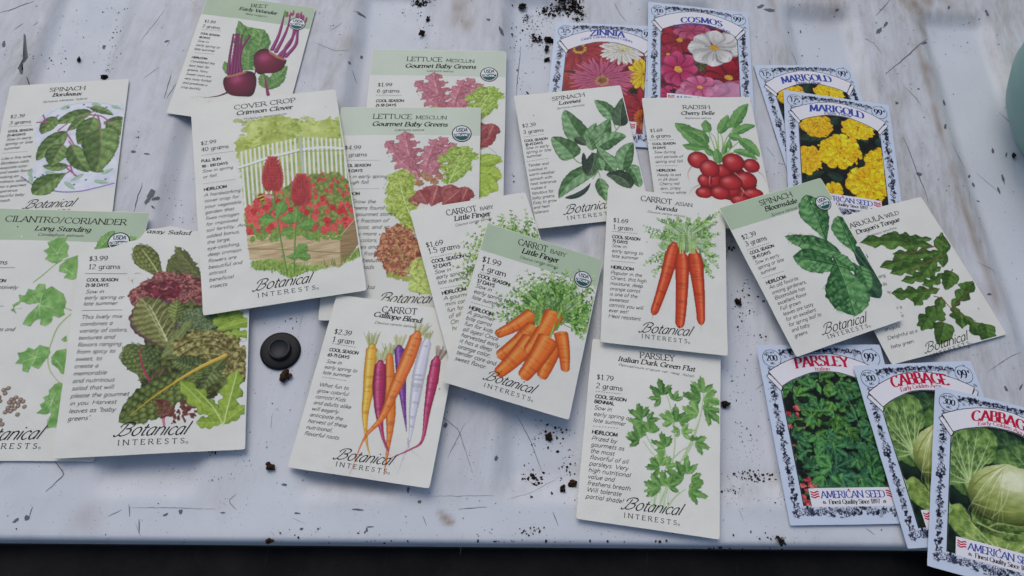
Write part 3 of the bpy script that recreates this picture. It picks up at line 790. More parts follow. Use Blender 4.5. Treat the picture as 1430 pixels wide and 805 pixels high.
class Packet:
    def __init__(s, key, cls, label, bulge=1.0, seed=0):
        s.key, s.cls, s.seed = key, cls, seed
        s.W, s.H = SIZES[cls]; s.c = np.array(SPOTS[key]); s.b = bulge
        s.tear = None
        PACKS[key] = s
        ctr = s.c.mean(0); e = s.c[1] - s.c[0] + s.c[2] - s.c[3]; s.rz = math.atan2(e[1], e[0])
        s.loc = np.array([ctr[0], ctr[1], max(ctr[2] - 1.0, 0)])
        s.root = empty('seed_packet', label, 'seed packet', tuple(s.loc / 1000), s.rz, 'seed packets spread on the tailgate')
        img = project(s.c / 1000); loc = np.array([[-s.W / 2, s.H / 2], [s.W / 2, s.H / 2], [s.W / 2, -s.H / 2], [-s.W / 2, -s.H / 2]])
        A = []
        for (x, y), (u, v) in zip(img, loc):
            A.append([x, y, 1, 0, 0, 0, -u * x, -u * y, -u]); A.append([0, 0, 0, x, y, 1, -v * x, -v * y, -v])
        s.Hm = np.linalg.svd(np.array(A))[2][-1].reshape(3, 3)

    def local(s, px):
        """point of the photograph -> millimetres on the packet's face"""
        px = np.atleast_2d(np.asarray(px, float)); q = np.concatenate([px, np.ones((len(px), 1))], 1) @ s.Hm.T
        return q[:, :2] / q[:, 2:]

    def zoom(s, x0, y0, k):
        def f(*pts):
            P = np.array(pts[0] if len(pts) == 1 and not np.isscalar(pts[0][0]) else pts, float)
            return s.local(P / k + [x0, y0])
        a = s.local([[x0 + 100 / k, y0 + 100 / k], [x0 + 110 / k, y0 + 100 / k]])
        a = np.linalg.norm(s.local(np.array([[0, 0], [10, 0]]) / k + project(s.c / 1000).mean(0)), axis=1)
        q = s.local(np.array([[0, 0], [10, 0]]) / k + project(s.c / 1000).mean(0))
        f.k = float(np.linalg.norm(q[1] - q[0])) / 10
        return f

    def surf(s, uv, off):
        """millimetres on the face (+ lift) -> coordinates of the packet's own frame in metres"""
        u, v = uv[:, 0], uv[:, 1]
        S = (u / s.W + .5)[:, None]; T = (.5 - v / s.H)[:, None]; c = s.c
        X = (1 - S) * (1 - T) * c[0] + S * (1 - T) * c[1] + S * T * c[2] + (1 - S) * T * c[3]
        a = np.clip(np.abs(2 * S[:, 0] - 1), 0, 1); b = np.clip(np.abs(2 * T[:, 0] - 1), 0, 1)
        prof = (1 - a ** 2.6) * (1 - b ** 2.6)
        z = s.b * prof * (.8 + .35 * (vn(u / 26 + s.seed, v / 26 + s.seed * 2) - .5)) + s.b * .50 * np.sqrt(prof) * (vn(u / 12 + s.seed * 7, v / 15) - .5)
        X[:, 2] += z + off + (.55 if s.cls != 'A' else .3) * (.7 * vn(u / 31 + s.seed * 3.3, v / 31 + s.seed) + .3 * vn(u / 15 + s.seed, v / 15 + 7) - .5)
        d = X - s.loc; cs, sn = math.cos(s.rz), math.sin(s.rz)
        return np.stack([d[:, 0] * cs + d[:, 1] * sn, -d[:, 0] * sn + d[:, 1] * cs, d[:, 2]], 1) / 1000

    def envelope(s, thick=.32, nu=56, nv=76):
        g = np.linspace(-1, 1, nu); h = np.linspace(-1, 1, nv)
        g = np.sign(g) * (1 - (1 - np.abs(g)) ** 1.15); h = np.sign(h) * (1 - (1 - np.abs(h)) ** 1.15)
        U, Vv = np.meshgrid(g * s.W / 2, h * s.H / 2)
        rng = np.random.RandomState(s.seed + 3)
        # corners are a little blunted, edges not quite ruled
        cr = np.clip((np.abs(U) - s.W / 2 + 2.2) / 2.2, 0, 1) * np.clip((np.abs(Vv) - s.H / 2 + 2.2) / 2.2, 0, 1)
        U = U - np.sign(U) * cr * (.16 if s.cls == 'A' else .3); Vv = Vv - np.sign(Vv) * cr * (.16 if s.cls == 'A' else .3)
        U = U + .22 * (vn(Vv / 14 + s.seed, U * 0 + 3) - .5) * np.abs(g)[None]; Vv = Vv + .25 * (vn(U / 15 + s.seed, Vv * 0 + 8) - .5) * np.abs(h)[:, None]
        if s.tear is not None:
            top = np.interp(U[-1], s.tear[:, 0], s.tear[:, 1]) + .5 * (fbm(U[-1] / 1.3, U[-1] * 0) - .5)
            Vv = -s.H / 2 + (Vv + s.H / 2) / s.H * (top + s.H / 2)[None]
        uv = np.stack([U.ravel(), Vv.ravel()], 1)
        top = s.surf(uv, 0.0)
        # lower sheet stays flat
        b0 = s.b; s.b = 0.0; low = s.surf(uv, -thick); s.b = b0
        n = nu * nv; i = np.arange((nv - 1) * (nu - 1)); r, c = i // (nu - 1), i % (nu - 1); a = r * nu + c
        F = [np.stack([a, a + 1, a + nu + 1, a + nu], 1), np.stack([a + nu, a + nu + 1, a + 1, a], 1) + n]
        ring = np.concatenate([np.arange(nu), nu * np.arange(1, nv) + nu - 1, nu * (nv - 1) + np.arange(nu - 2, -1, -1), nu * np.arange(nv - 2, 0, -1)])
        m = len(ring); k = np.arange(m); nx = np.roll(k, -1); F.append(np.stack([nx, k, k + m, nx + m], 1) + 2 * n)
        o = mesh_np('paper_envelope', np.concatenate([top, low, top[ring], low[ring]]), np.concatenate(F), MAT['cream' if s.cls != 'A' else 'blue'], s.root, smooth=False)
        sm = np.zeros(len(o.data.polygons), bool); sm[:2 * len(i)] = True; o.data.polygons.foreach_set('use_smooth', sm)
        return o

    def sheet(s, name, P, mat, off, parent=None, step=4.0):
        """a flat printed area that follows the bulge: a polygon cut into a fine grid (rows between two edge lines)"""
        A, B = np.array(P[0], float), np.array(P[1], float)        # two polylines with equal counts
        n = max(2, int(np.linalg.norm(A - B, axis=1).max() / step) + 1); t = np.linspace(0, 1, n)[:, None, None]
        G = A[None] * (1 - t) + B[None] * t; k = len(A)
        i = np.arange((n - 1) * (k - 1)); r, c = i // (k - 1), i % (k - 1); a = r * k + c
        F = np.stack([a, a + 1, a + k + 1, a + k], 1)
        return mesh_np(name, s.surf(G.reshape(-1, 2), off), F, mat, parent or s.root, smooth=True)

    def lettering(s, name, q, mat, off=.10, parent=None):
        if not q.V:
            return None
        V = np.concatenate(q.V); L = np.concatenate(q.L)
        F = np.concatenate(q.F); tri = F[:, 2] == F[:, 3]
        Fs = [F[~tri]] if (~tri).any() else []
        if tri.any():
            Fs.append(F[tri][:, :3])
        # orient upwards
        Fs2 = []
        for f in Fs:
            a, b, c = V[f[:, 0]], V[f[:, 1]], V[f[:, 2]]
            cr = (b[:, 0] - a[:, 0]) * (c[:, 1] - a[:, 1]) - (b[:, 1] - a[:, 1]) * (c[:, 0] - a[:, 0])
            f = f.copy(); f[cr < 0] = f[cr < 0][:, ::-1]; Fs2.append(f)
        return mesh_np(name, s.surf(V, off + L), Fs2, mat, parent or s.root)

    def plate_mesh(s, name, pl, mat, off=.05, under=PAPER, parent=None):
        A, P = pl.cells()
        uc = pl.u0 + (np.arange(pl.nx) + .5) * CELL; vc = pl.v0 + (np.arange(pl.ny) + .5) * CELL
        ok = (np.abs(uc)[None] < s.W / 2 - .45) & (np.abs(vc)[:, None] < s.H / 2 - .45)
        if s.tear is not None:
            ok &= vc[:, None] < np.interp(uc, s.tear[:, 0], s.tear[:, 1])[None] - 1.0
        # colours live on the plate's grid points; a cell is kept where there is ink
        rgb = np.where(A[..., None] > 1e-4, P / np.maximum(A, 1e-4)[..., None], 0)
        colr = lin(rgb) * A[..., None] + np.asarray(under) * (1 - A[..., None])
        keep = (A > .03) & ok
        G = keep[:-1, :-1] & keep[1:, :-1] & keep[:-1, 1:] & keep[1:, 1:]
        idx = np.full(A.shape, -1)
        used = np.zeros(A.shape, bool)
        for a, b in ((slice(0, -1), slice(0, -1)), (slice(1, None), slice(0, -1)), (slice(0, -1), slice(1, None)), (slice(1, None), slice(1, None))):
            used[a, b] |= G
        jj, ii = np.nonzero(used); idx[jj, ii] = np.arange(len(jj))
        gj, gi = np.nonzero(G)
        F = np.stack([idx[gj, gi], idx[gj, gi + 1], idx[gj + 1, gi + 1], idx[gj + 1, gi]], 1)
        V = s.surf(np.stack([uc[ii], vc[jj]], 1), off)
        return mesh_np(name, V, F, mat, parent or s.root, cols=colr[jj, ii], smooth=True)

    # ---- the standing furniture of the cream packets
    def band(s, v_low, mat='band'):
        u = np.linspace(-s.W / 2 + .35, s.W / 2 - .35, 24); m = s.H / 2 - .35
        s.sheet('header_band', (np.stack([u, np.full(24, v_low)], 1), np.stack([u, np.full(24, m)], 1)), MAT[mat], .03)

    def seal(s, c, r):
        c = np.asarray(c); a = np.linspace(0, 2 * math.pi, 41)[:-1]
        ring = lambda q: c + q * np.stack([np.cos(a), np.sin(a)], 1)
        Q = Quads(); Q.poly(ring(r)); o = s.lettering('organic_seal', Q, MAT['black'], .14)
        Q = Quads(); Q.poly(ring(r * .90)); s.lettering('seal_disc', Q, MAT['white'], .17, o)
        b = np.linspace(math.pi * 1.03, math.pi * 1.97, 24); Q = Quads()
        Q.poly(np.concatenate([c + r * .82 * np.stack([np.cos(b), np.sin(b)], 1), c + r * np.array([[.8, .06], [.4, .10], [0, .08], [-.4, .02], [-.8, -.06]])]))
        s.lettering('seal_field', Q, MAT['sealgreen'], .20, o)
        Q = Quads(); Q.text('USDA', c + r * np.array([-.56, .22]), c + r * np.array([.56, .26]), r * .42, 'bold'); s.lettering('seal_lettering', Q, MAT['sealgreen'], .22, o)
        Q = Quads(); Q.text('ORGANIC', c + r * np.array([-.70, -.36]), c + r * np.array([.70, -.30]), r * .30, 'bold'); s.lettering('seal_lettering', Q, MAT['white'], .24, o)

    def brand(s, p0, p1, q0, q1, k):
        """script wordmark over spaced capitals; k = mm per traced unit"""
        Q = Quads(); L = np.linalg.norm(np.asarray(p1) - p0)
        Q.text('#otanical', p0, p1, L * .20, 'script')
        Q.text('INTERESTS', q0, q1, L * .078, 'spaced')
        e = np.asarray(q1) + [L * .035, L * .01]; a = np.linspace(0, 2 * math.pi, 13)
        Q.line(e + L * .016 * np.stack([np.cos(a), np.sin(a)], 1), .18)
        s.lettering('brand_lettering', Q, MAT['black'], .12)

    def titles(s, z, rows):
        Qt = Quads()
        for i, (txt, x0, y0, x1, y1, cap, st) in enumerate(rows):
            P = z((x0, y0), (x1, y1)); Qt.text(txt, P[0], P[1], cap * z.k, st)
        s.lettering('title_lettering', Qt, MAT['black'], .11)

    def words(s, name, z, items):
        """items: (lines, x, y, x_last, y_last, cap, style, width factor) with the start of the first and last base line"""
        Q = Quads()
        for it in items:
            lines, x, y, x2, y2, cap, st, wf = it
            P = z((x, y), (x2, y2)); n = len(lines)
            for i, l in enumerate(lines):
                p = P[0] + (P[1] - P[0]) * (i / max(1, n - 1)) if n > 1 else P[0]
                Q.run(l, p, cap * z.k, st, wf * (.72 if st == 'bold' else 1))
        s.lettering(name, Q, MAT['black'], .10)

    def rules(s, z, segs, dash=True):
        for x0, y0, x1, y1 in segs:
            Q = Quads()
            P = z((x0, y0), (x1, y1)); L = np.linalg.norm(P[1] - P[0]); n = max(2, int(L / 1.6))
            for i in range(n):
                a = P[0] + (P[1] - P[0]) * (i / n); b = P[0] + (P[1] - P[0]) * ((i + (.62 if dash else 1.0)) / n)
                Q.line([a, b], .28)
            s.lettering('dashed_rule', Q, MAT['rule'], .09)

    def plate(s, z, x0, y0, x1, y1):
        P = z((x0, y0), (x1, y0), (x1, y1), (x0, y1))
        return Plate(max(P[:, 0].min(), -s.W / 2), max(P[:, 1].min(), -s.H / 2), min(P[:, 0].max(), s.W / 2), min(P[:, 1].max(), s.H / 2))


def leaf(pl, z, base, tip, w, sh, kind='ov', bend=0.0, edge=.05, lobes=4, deep=.5, seed=0, alpha=1.0, escale=.8):
    P = z(base, tip); pl.blade(curve(P[0], P[1], bend), w_shape(kind, w * z.k, lobes=lobes, deep=deep), sh, edge=edge, seed=seed, alpha=alpha, escale=escale)


def quilt(pl, z, base, tip, w, n, m, cols, bend=0.0, power=1.5):
    """puckered chard or savoy leaf: rows of blisters on both sides of the rib"""
    P = z(base, tip); c = curve(P[0], P[1], bend, 41); W = w * z.k; L = np.linalg.norm(P[1] - P[0])
    for i in range(n):
        t = (i + .5) / n * .93 + .04; k = int(t * 40); d = c[min(k + 1, 40)] - c[k - 1 if k else 0]; d = d / np.linalg.norm(d); nr = np.array([-d[1], d[0]])
        ww = W * math.sin(math.pi * t ** power) ** .75
        for sd in (-1, 1):
            for j in range(m):
                s = (j + .55) / m; q = c[k] + nr * sd * ww * s + d * ww * s * .45; r1 = ww / m * .56; r2 = L / n * .56 * (1.0 - .25 * s)
                if r1 > .25:
                    jq = .7 + .6 * float(vn(i * 1.7 + j * 3.1, sd * 2.3 + n)); pl.ell(q + r2 * .5 * (jq - 1) * d, r1 * (.85 + .3 * jq), r2 * jq, s_ball(cols[0], cols[1], mixh(cols[1], cols[2], np.array(.55)), seed=i * 3 + j), alpha=.72, rot=math.atan2(nr[1] * sd + .4 * d[1], nr[0] * sd + .4 * d[0]), edge=.34, escale=.7, seed=i + j)


def strk(pl, z, pts, w0, col, w1=None, alpha=1.0, smooth=True):
    P = z(pts)
    if smooth and len(P) > 2:
        P = smooth_pts(P, 4)
    pl.line(P, w0 * z.k, col, None if w1 is None else w1 * z.k, alpha)


def area(pl, z, pts, sh, rag=.0, rs=1.2, alpha=1.0, smooth=False):
    P = z(pts)
    if smooth:
        P = smooth_pts(np.concatenate([P, P[:1]]), 4)[:-1]
    pl.poly(P, sh, alpha, rag, rs)


def palmate(pl, base, ang, size, cols, seed=0, fan=.75, n=3):
    """parsley leaf: three toothed lobes that spread from one point (packet mm)"""
    rr = random.Random(seed); base = np.asarray(base, float); dk, lt, ve = cols[rr.randrange(len(cols))]
    lobes = [(-fan * rr.uniform(.95, 1.2), rr.uniform(.78, .95)), (rr.uniform(-.08, .08), 1.0), (fan * rr.uniform(.95, 1.2), rr.uniform(.78, .95))]
    th = np.linspace(-fan - .62, fan + .62, 66); r = np.zeros_like(th) + .34
    for c, l in lobes:
        r = np.maximum(r, l * (.34 + .66 * np.clip(1 - np.abs(th - c) / .46, 0, 1) ** .62))
    saw = np.mod(np.arange(66) * .19 + rr.random(), 1); r = r * (1 - .17 * saw) * (1 + .06 * np.sin(th * 9 + seed))
    P = np.concatenate([[[0, 0]], np.stack([r * np.cos(th), r * np.sin(th)], 1)]) * size
    ca, sa = math.cos(ang), math.sin(ang); P = P @ np.array([[ca, sa], [-sa, ca]]) + base
    lit = rr.uniform(-.25, .25)

    def sh(a, b, X, Y):
        t = np.arctan2(-(X - base[0]) * sa + (Y - base[1]) * ca, (X - base[0]) * ca + (Y - base[1]) * sa)
        q = np.sin(t * 7 + seed); nn = fbm(X / 1.4 + seed, Y / 1.4)
        return mixh(dk, lt, np.clip(.48 + lit + .30 * q + 1.1 * (nn - .5), 0, 1))
    pl.poly(P, sh)
    for c, l in lobes:
        e = base + size * l * .86 * np.array([math.cos(ang + c), math.sin(ang + c)]); pl.line([base, e], .32, ve, .12, .75)
        for f, sg in ((.5, 1), (.5, -1), (.7, 1), (.7, -1)):
            q = base + (e - base) * f; t = q + size * .24 * np.array([math.cos(ang + c + sg * .6), math.sin(ang + c + sg * .6)]); pl.line([q, t], .18, ve, .1, .55)


def feather(pl, base, tip, size, cols, seed=0, w=.4):
    """carrot top: a stem with forked side shoots (packet mm)"""
    rr = random.Random(seed); C0 = curve(base, tip, rr.uniform(-.1, .1), 12); L = np.linalg.norm(C0[-1] - C0[0])
    pl.line(C0, w * 1.2, cols[0], w * .5)
    for i in range(4, 12):
        for sd in (-1, 1):
            d = C0[min(i, 11)] - C0[i - 1]; a = math.atan2(d[1], d[0]) + sd * rr.uniform(.5, .95)
            l = size * rr.uniform(.6, 1.1) * (1.15 - i / 14); e = C0[i] + l * np.array([math.cos(a), math.sin(a)])
            c = cols[rr.randrange(len(cols))]
            pl.line([C0[i], e], w, c, w * .6)
            for k in range(4):
                q = C0[i] + (e - C0[i]) * rr.uniform(.35, 1); a2 = a + rr.choice((-1, 1)) * rr.uniform(.3, .9); l2 = l * rr.uniform(.2, .42)
                pl.blade([q, q + l2 * np.array([math.cos(a2), math.sin(a2)])], np.array([.4, .95, .9, .2]) * w * 1.05, lambda t, s, X, Y, c=c: np.broadcast_to(hexc(c), t.shape + (3,)))

# ---------------------------------------------------------------- cream packets, one by one
OFF_GREY = '9aa39a'
SMALL = 1.0


def p_beet():
    p = Packet('beet', 'S', 'cream packet with a sage green top and two purple beets, at the top edge', .9, 1); p.envelope(); z = p.zoom(220, 0, 4.736)
    p.band(float(z((295, 100), (1005, 190)).mean(0)[1]))
    pl = p.plate(z, 215, 60, 1000, 700)
    g = s_leaf('3d6a35', '86ab68', 'a9c288', 7, .9, 2, .08, .8, 2.0)
    area(pl, z, [(535, 140), (560, 165), (600, 185), (640, 192), (690, 198), (735, 235), (752, 290), (735, 330), (690, 350), (650, 380), (640, 470), (560, 475), (555, 330), (530, 220)], s_noise('4d7a3c', '8fb36d', 1.6, 1, 2.2), .5)
    for b, t, w in (((600, 470), (545, 145), 66), ((640, 420), (705, 200), 72), ((600, 470), (610, 330), 40), ((650, 400), (740, 270), 40)):
        leaf(pl, z, b, t, w, g, 'ov', edge=.12)
    leaf(pl, z, (470, 500), (445, 410), 26, g, 'ov', edge=.2)
    for b, t, w in (((725, 600), (860, 440), 48), ((725, 590), (690, 490), 42), ((740, 590), (850, 510), 34)):
        leaf(pl, z, b, t, w, g, 'ov', edge=.15)
    strk(pl, z, [(733, 632), (722, 580), (712, 520)], 26, '8a3a62', 10)
    for i, pts in enumerate(([(470, 495), (480, 380), (505, 235)], [(490, 495), (505, 380), (525, 232)], [(510, 490), (525, 360), (540, 235)], [(530, 490), (540, 380), (562, 240)], [(555, 480), (545, 420), (560, 330), (615, 248)])):
        strk(pl, z, pts, 25, '6a2850', 15); strk(pl, z, [(x - 3, y) for x, y in pts], 6, '9a4a7a', 3)
    for i, pts in enumerate(([(760, 335), (800, 250), (822, 180), (845, 75)], [(785, 350), (830, 265), (865, 180), (882, 88)], [(810, 372), (880, 290), (905, 200), (920, 95)], [(850, 380), (915, 300), (928, 210), (955, 100)], [(830, 380), (850, 320), (900, 240), (935, 110)])):
        strk(pl, z, pts, 30, '7a2c62', 12); strk(pl, z, [(x - 4, y) for x, y in pts], 7, 'a5548e', 3)
    for x, y in ((860, 95), (880, 100), (900, 85), (930, 100), (950, 95), (965, 115), (985, 128)):
        leaf(pl, z, (x - 6, y + 28), (x + 4, y - 18), 10, s_leaf('7a2f4f', 'b0607a', 'b0607a', 3), edge=.3, seed=x)
    leaf(pl, z, (850, 120), (845, 70), 14, g, edge=.3)
    bt = s_ball('3a0d22', '6f1c3c', 'b5547c', 3)
    area(pl, z, [(640, 375), (665, 345), (700, 330), (735, 335), (775, 368), (850, 398), (848, 430), (820, 470), (770, 490), (715, 494), (670, 500), (648, 470), (640, 420)], bt, smooth=True)
    area(pl, z, [(735, 338), (790, 372), (850, 398), (846, 410), (790, 392), (745, 362)], s_noise('8e5a48', 'b98a72', .6), .2)
    strk(pl, z, [(650, 470), (645, 500), (620, 520)], 12, '55163a', 4)
    area(pl, z, [(434, 560), (440, 525), (470, 505), (520, 500), (580, 478), (630, 482), (656, 520), (652, 590), (625, 640), (570, 645), (500, 640), (455, 615)], bt, smooth=True)
    area(pl, z, [(450, 512), (520, 495), (585, 474), (590, 488), (520, 510), (460, 522)], s_noise('8e5a48', 'b98a72', .6), .2)
    strk(pl, z, [(470, 615), (420, 635), (370, 645), (310, 652)], 18, '5d1f3c', 3); strk(pl, z, [(330, 650), (270, 645), (222, 650)], 3, '77656a')
    strk(pl, z, [(360, 672), (330, 678)], 3, '77656a')
    p.plate_mesh('beet_illustration', pl, MAT['print'])
    p.seal(z((924, 163))[0], 57 * z.k)
    p.titles(z, [('BEET', 618, 50, 728, 58, 30, 'rom'), ('Early Wonder', 540, 70, 790, 103, 27, 'bolditalic'), ('Beta vulgaris', 583, 103, 720, 121, 16, 'lightitalic')])
    p.words('price_lettering', z, [(['$1.89', '2 grams'], 308, 152, 296, 184, 24, 'romtext', 1.15)])
    p.words('season_lettering', z, [(['COOL SEASON', '48 DAYS'], 284, 231, 274, 256, 15, 'bold', 1.25)])
    p.words('description_lettering', z, [(['Sow in', 'early spring or', 'late summer'], 264, 282, 242, 334, 19, 'italic', 1.1), (['HEIRLOOM'], 226, 388, 226, 388, 15, 'bold', 1.35),
            (['Considered the', 'best beet for', 'greens, hairy', 'Sweet roots are', 'very tasty boiled', 'and produces a', 'crop quickly.'], 216, 414, 154, 584, 18, 'italic', 1.1)])
    p.rules(z, [(296, 201, 425, 211), (250, 355, 380, 367)])


def p_bordeaux():
    p = Packet('bordeaux', 'S', 'cream packet with red-stemmed spinach leaves on a plate, at the left edge of the picture', 1.0, 2); p.envelope(); z = p.zoom(0, 80, 3.66)
    pl = p.plate(z, 0, 220, 640, 740)
    area(pl, z, [(130, 620), (200, 520), (180, 400), (215, 300), (300, 255), (430, 232), (560, 240), (640, 270), (640, 640), (540, 665), (430, 690), (330, 692), (220, 665)], s_noise('c3c6d0', 'd6d8dc', 5), smooth=True)
    strk(pl, z, [(110, 615), (180, 660), (300, 690), (400, 690), (500, 668), (600, 640)], 9, '8f78ab', 7); strk(pl, z, [(210, 330), (300, 265), (430, 236), (560, 242), (630, 268)], 4, '9aa8a8', alpha=.6)
    for b, t in (((150, 610), (165, 570)), ((230, 590), (300, 605)), ((330, 640), (385, 680)), ((430, 600), (360, 640)), ((480, 635), (560, 645)), ((520, 600), (580, 570)), ((360, 255), (310, 270)), ((470, 240), (520, 250)), ((570, 250), (620, 265)), ((160, 650), (158, 600))):
        leaf(pl, z, b, t, 11, s_leaf('84a384', 'b4cbb0', 'c0d4bc', 3), edge=0)
    for x, y in ((180, 618), (240, 640), (300, 620), (440, 630), (380, 655), (540, 625), (220, 605), (350, 262), (545, 258), (430, 246)):
        pl.ell(z((x, y))[0], .7, .6, '3d4768')
    for i, (b, t, w, k) in enumerate(((((460, 262)), (580, 298), 22, 'ov'), ((640, 320), (530, 345), 30, 'ov'), ((545, 340), (640, 400), 48, 'ov'), ((470, 285), (285, 345), 42, 'ov'), ((430, 310), (345, 380), 28, 'ov'), ((290, 310), (215, 400), 44, 'ov'), ((480, 310), (400, 450), 62, 'ov'),
                       ((345, 385), (188, 535), 52, 'ov'), ((350, 560), (220, 560), 26, 'ov'), ((325, 450), (265, 560), 58, 'ov'), ((445, 560), (530, 590), 24, 'ov'), ((365, 450), (455, 590), 48, 'ov'), ((510, 370), (490, 590), 96, 'spade'), ((345, 595), (165, 705), 62, 'obov'))):
        leaf(pl, z, b, t, w, s_leaf('3a5628', '93b06a', '8a6a66', 5, .9, i, .07, .45, 2.2, .07, .55, .2), k, bend=.05 * (-1) ** i, seed=i, edge=.06)
        strk(pl, z, [b, (b[0] + (b[0] - t[0]) * .12, b[1] + (b[1] - t[1]) * .12)], 8, '9c5b7c', 6)
    for pts in ([(190, 338), (245, 336)], [(222, 300), (240, 340)], [(340, 565), (360, 585), (395, 612)], [(362, 560), (372, 590), (385, 610)], [(345, 398), (360, 420), (380, 452)], [(460, 298), (520, 305), (560, 330), (600, 330)], [(500, 300), (512, 340), (510, 375)], [(300, 380), (330, 355), (345, 345)]):
        strk(pl, z, pts, 9, '9a5a80', 6)
    p.plate_mesh('spinach_illustration', pl, MAT['print'])
    p.titles(z, [('SPINACH', 252, 179, 436, 168, 26, 'rom'), ('Bordeaux', 268, 204, 414, 196, 23, 'bolditalic'), ('Spinacia oleracea (hybrid)', 219, 236, 450, 218, 13, 'lightitalic')])
    p.words('price_lettering', z, [(['$2.39', '3 grams'], 52, 315, 48, 347, 22, 'romtext', 1.15)])
    p.words('season_lettering', z, [(['COOL SEASON', '25-40 DAYS'], 42, 388, 36, 409, 14, 'bold', 1.3)])
    p.words('description_lettering', z, [(['Sow in early', 'spring or late', 'summer'], 32, 430, 18, 476, 17, 'italic', 1.15),
            (['Like a fine wine,', 'Bordeaux adds', 'exquisite color', 'and sweet flavor', 'making an', 'ordinary salad', 'into a gourmet', 'experience.', 'Beautiful baby', 'spinach.'], 6, 527, -26, 745, 16, 'italic', 1.1)])
    p.rules(z, [(46, 358, 170, 352), (14, 492, 145, 487)])
    p.brand(*z((122, 775), (372, 765), (128, 806), (360, 794)), z.k)


def p_cover():
    p = Packet('cover', 'L', 'large packet with crimson clover in front of a white picket fence', 1.5, 3); p.envelope(); z = p.zoom(260, 120, 2.5156)
    pl = p.plate(z, 165, 95, 625, 690)
    area(pl, z, [(175, 200), (215, 172), (212, 140), (262, 112), (330, 106), (380, 120), (440, 130), (510, 110), (545, 130), (552, 200), (562, 260), (585, 330), (600, 420), (605, 520), (560, 570), (240, 570), (215, 520), (205, 440), (195, 330), (178, 250)], s_noise('98a550', 'c2cb83', 7, 3, 1.7), 2.2, 3)
    for i in range(60):
        rr = random.Random(i); x = rr.uniform(180, 550); y = rr.uniform(112, 225)
        pl.ell(z((x, y))[0], rr.uniform(2, 5), rr.uniform(1.2, 2.6), s_noise('7f9140', 'c0cc74', 2, i, 2.2), edge=.35, escale=1.5, seed=i, alpha=.75)
    area(pl, z, [(195, 300), (560, 240), (590, 330), (600, 440), (210, 470)], s_noise('7f8f48', 'aab56e', 4, 5, 1.8), 1.0, alpha=.8)
    for i in range(24):          # pickets
        x = 196 + i * 15.6; top = 238 - (x - 195) * .26 if x < 400 else 186 + (x - 400) * .02; bot = 430 if x < 300 else 420
        if 396 < x < 412:
            continue
        strk(pl, z, [(x, top), (x + (14 if x < 400 else 12), bot)], 7.5, 'd6dad0'); strk(pl, z, [(x + 5, top + 5), (x + 19, bot)], 2, '8e9a6d', alpha=.6)
    strk(pl, z, [(184, 292), (300, 255), (400, 227), (480, 218), (562, 222)], 9, 'dcdfd8', smooth=False); strk(pl, z, [(184, 299), (300, 262), (400, 234), (562, 229)], 2.5, '8b916f', smooth=False)
    strk(pl, z, [(401, 185), (414, 330)], 11, 'aeb4a6')
    area(pl, z, [(210, 470), (250, 420), (330, 370), (440, 315), (535, 305), (572, 340), (600, 440), (595, 500), (545, 525), (460, 535), (215, 540)], s_noise('5c7037', '9aa257', 1.8, 4, 2.0), 1.8, 2)
    rr = random.Random(11); items = []
    for i in range(150):
        x = rr.uniform(215, 598); lo = np.interp(x, [215, 330, 440, 540, 600], [430, 355, 312, 305, 420]); y = lo + (525 - lo) * rr.random() ** 1.3
        items.append((y, x))
    for y, x in sorted(items):
        k = .42 + .55 * (y - 300) / 220; c = rr.choice(('b52a34', 'a3222e', 'c84a4a', '941c2a', 'c03a3c'))
        pl.ell(z((x, y))[0], 2.0 * k, 3.4 * k, s_noise(c, 'd8706a', .7, x, 1.4), edge=.25, escale=.7, seed=x)
        if rr.random() < .9:
            q = z((x + rr.uniform(-10, 10), y + 14))[0]; pl.ell(q, 2.2 * k, 1.3 * k, s_noise('5f7a36', '92a858', 1, x), rot=rr.uniform(0, 3), edge=.2)
    for x, y, r in ((515, 430, 15), (545, 440, 18), (498, 480, 17), (480, 400, 12), (240, 445, 14), (280, 432, 11), (300, 500, 13), (425, 450, 14), (560, 470, 12), (325, 410, 12), (470, 330, 8), (370, 440, 12)):
        pl.ell(z((x, y))[0], r * .8 * z.k, r * .95 * z.k, s_noise('a01c28', 'cc4642', .8, x), edge=.35, escale=.8, seed=y)
    wood = lambda d, l, sd: (lambda a, b, X, Y: mixh(d, l, np.clip(.5 + 1.3 * (fbm(X * .12 + sd, Y * 1.5) - .5), 0, 1)))
    area(pl, z, [(214, 530), (300, 527), (440, 525), (541, 533), (543, 640), (440, 632), (224, 615)], wood('a08a66', 'd3c29d', 1), .5)
    strk(pl, z, [(216, 577), (340, 580), (542, 590)], 2.5, '7d6848', smooth=False); strk(pl, z, [(216, 532), (440, 528), (540, 535)], 3, 'd9cba8', smooth=False)
    area(pl, z, [(541, 533), (570, 500), (602, 455), (615, 545), (585, 590), (543, 640)], wood('7a6546', 'a58d66', 2), .4)
    strk(pl, z, [(541, 533), (603, 456)], 3, 'c3b088')
    for i in range(26):
        x = rr.uniform(225, 540); q = z((x, 528 + rr.uniform(-6, 16)))[0]; pl.ell(q, 2.6, 1.6, s_noise('5a7a34', '94ad5c', 1, i), rot=rr.uniform(0, 3), edge=.25, seed=i)
    area(pl, z, [(228, 622), (300, 612), (420, 632), (540, 640), (612, 560), (614, 600), (560, 628), (470, 650), (430, 655), (365, 680), (320, 655), (240, 652)], s_noise('6c8a3c', 'a9bd6a', 1.5, 6, 1.8), 1.4)
    for i in range(150):
        x = rr.uniform(228, 612); y = np.interp(x, [228, 365, 540, 612], [648, 668, 640, 600]) + rr.uniform(-22, 6)
        strk(pl, z, [(x, y), (x + rr.uniform(-5, 5), y - rr.uniform(10, 24))], 2.2, rr.choice(('5f7f34', '87a04c', 'a3b865', '4f6e2c')), .8)
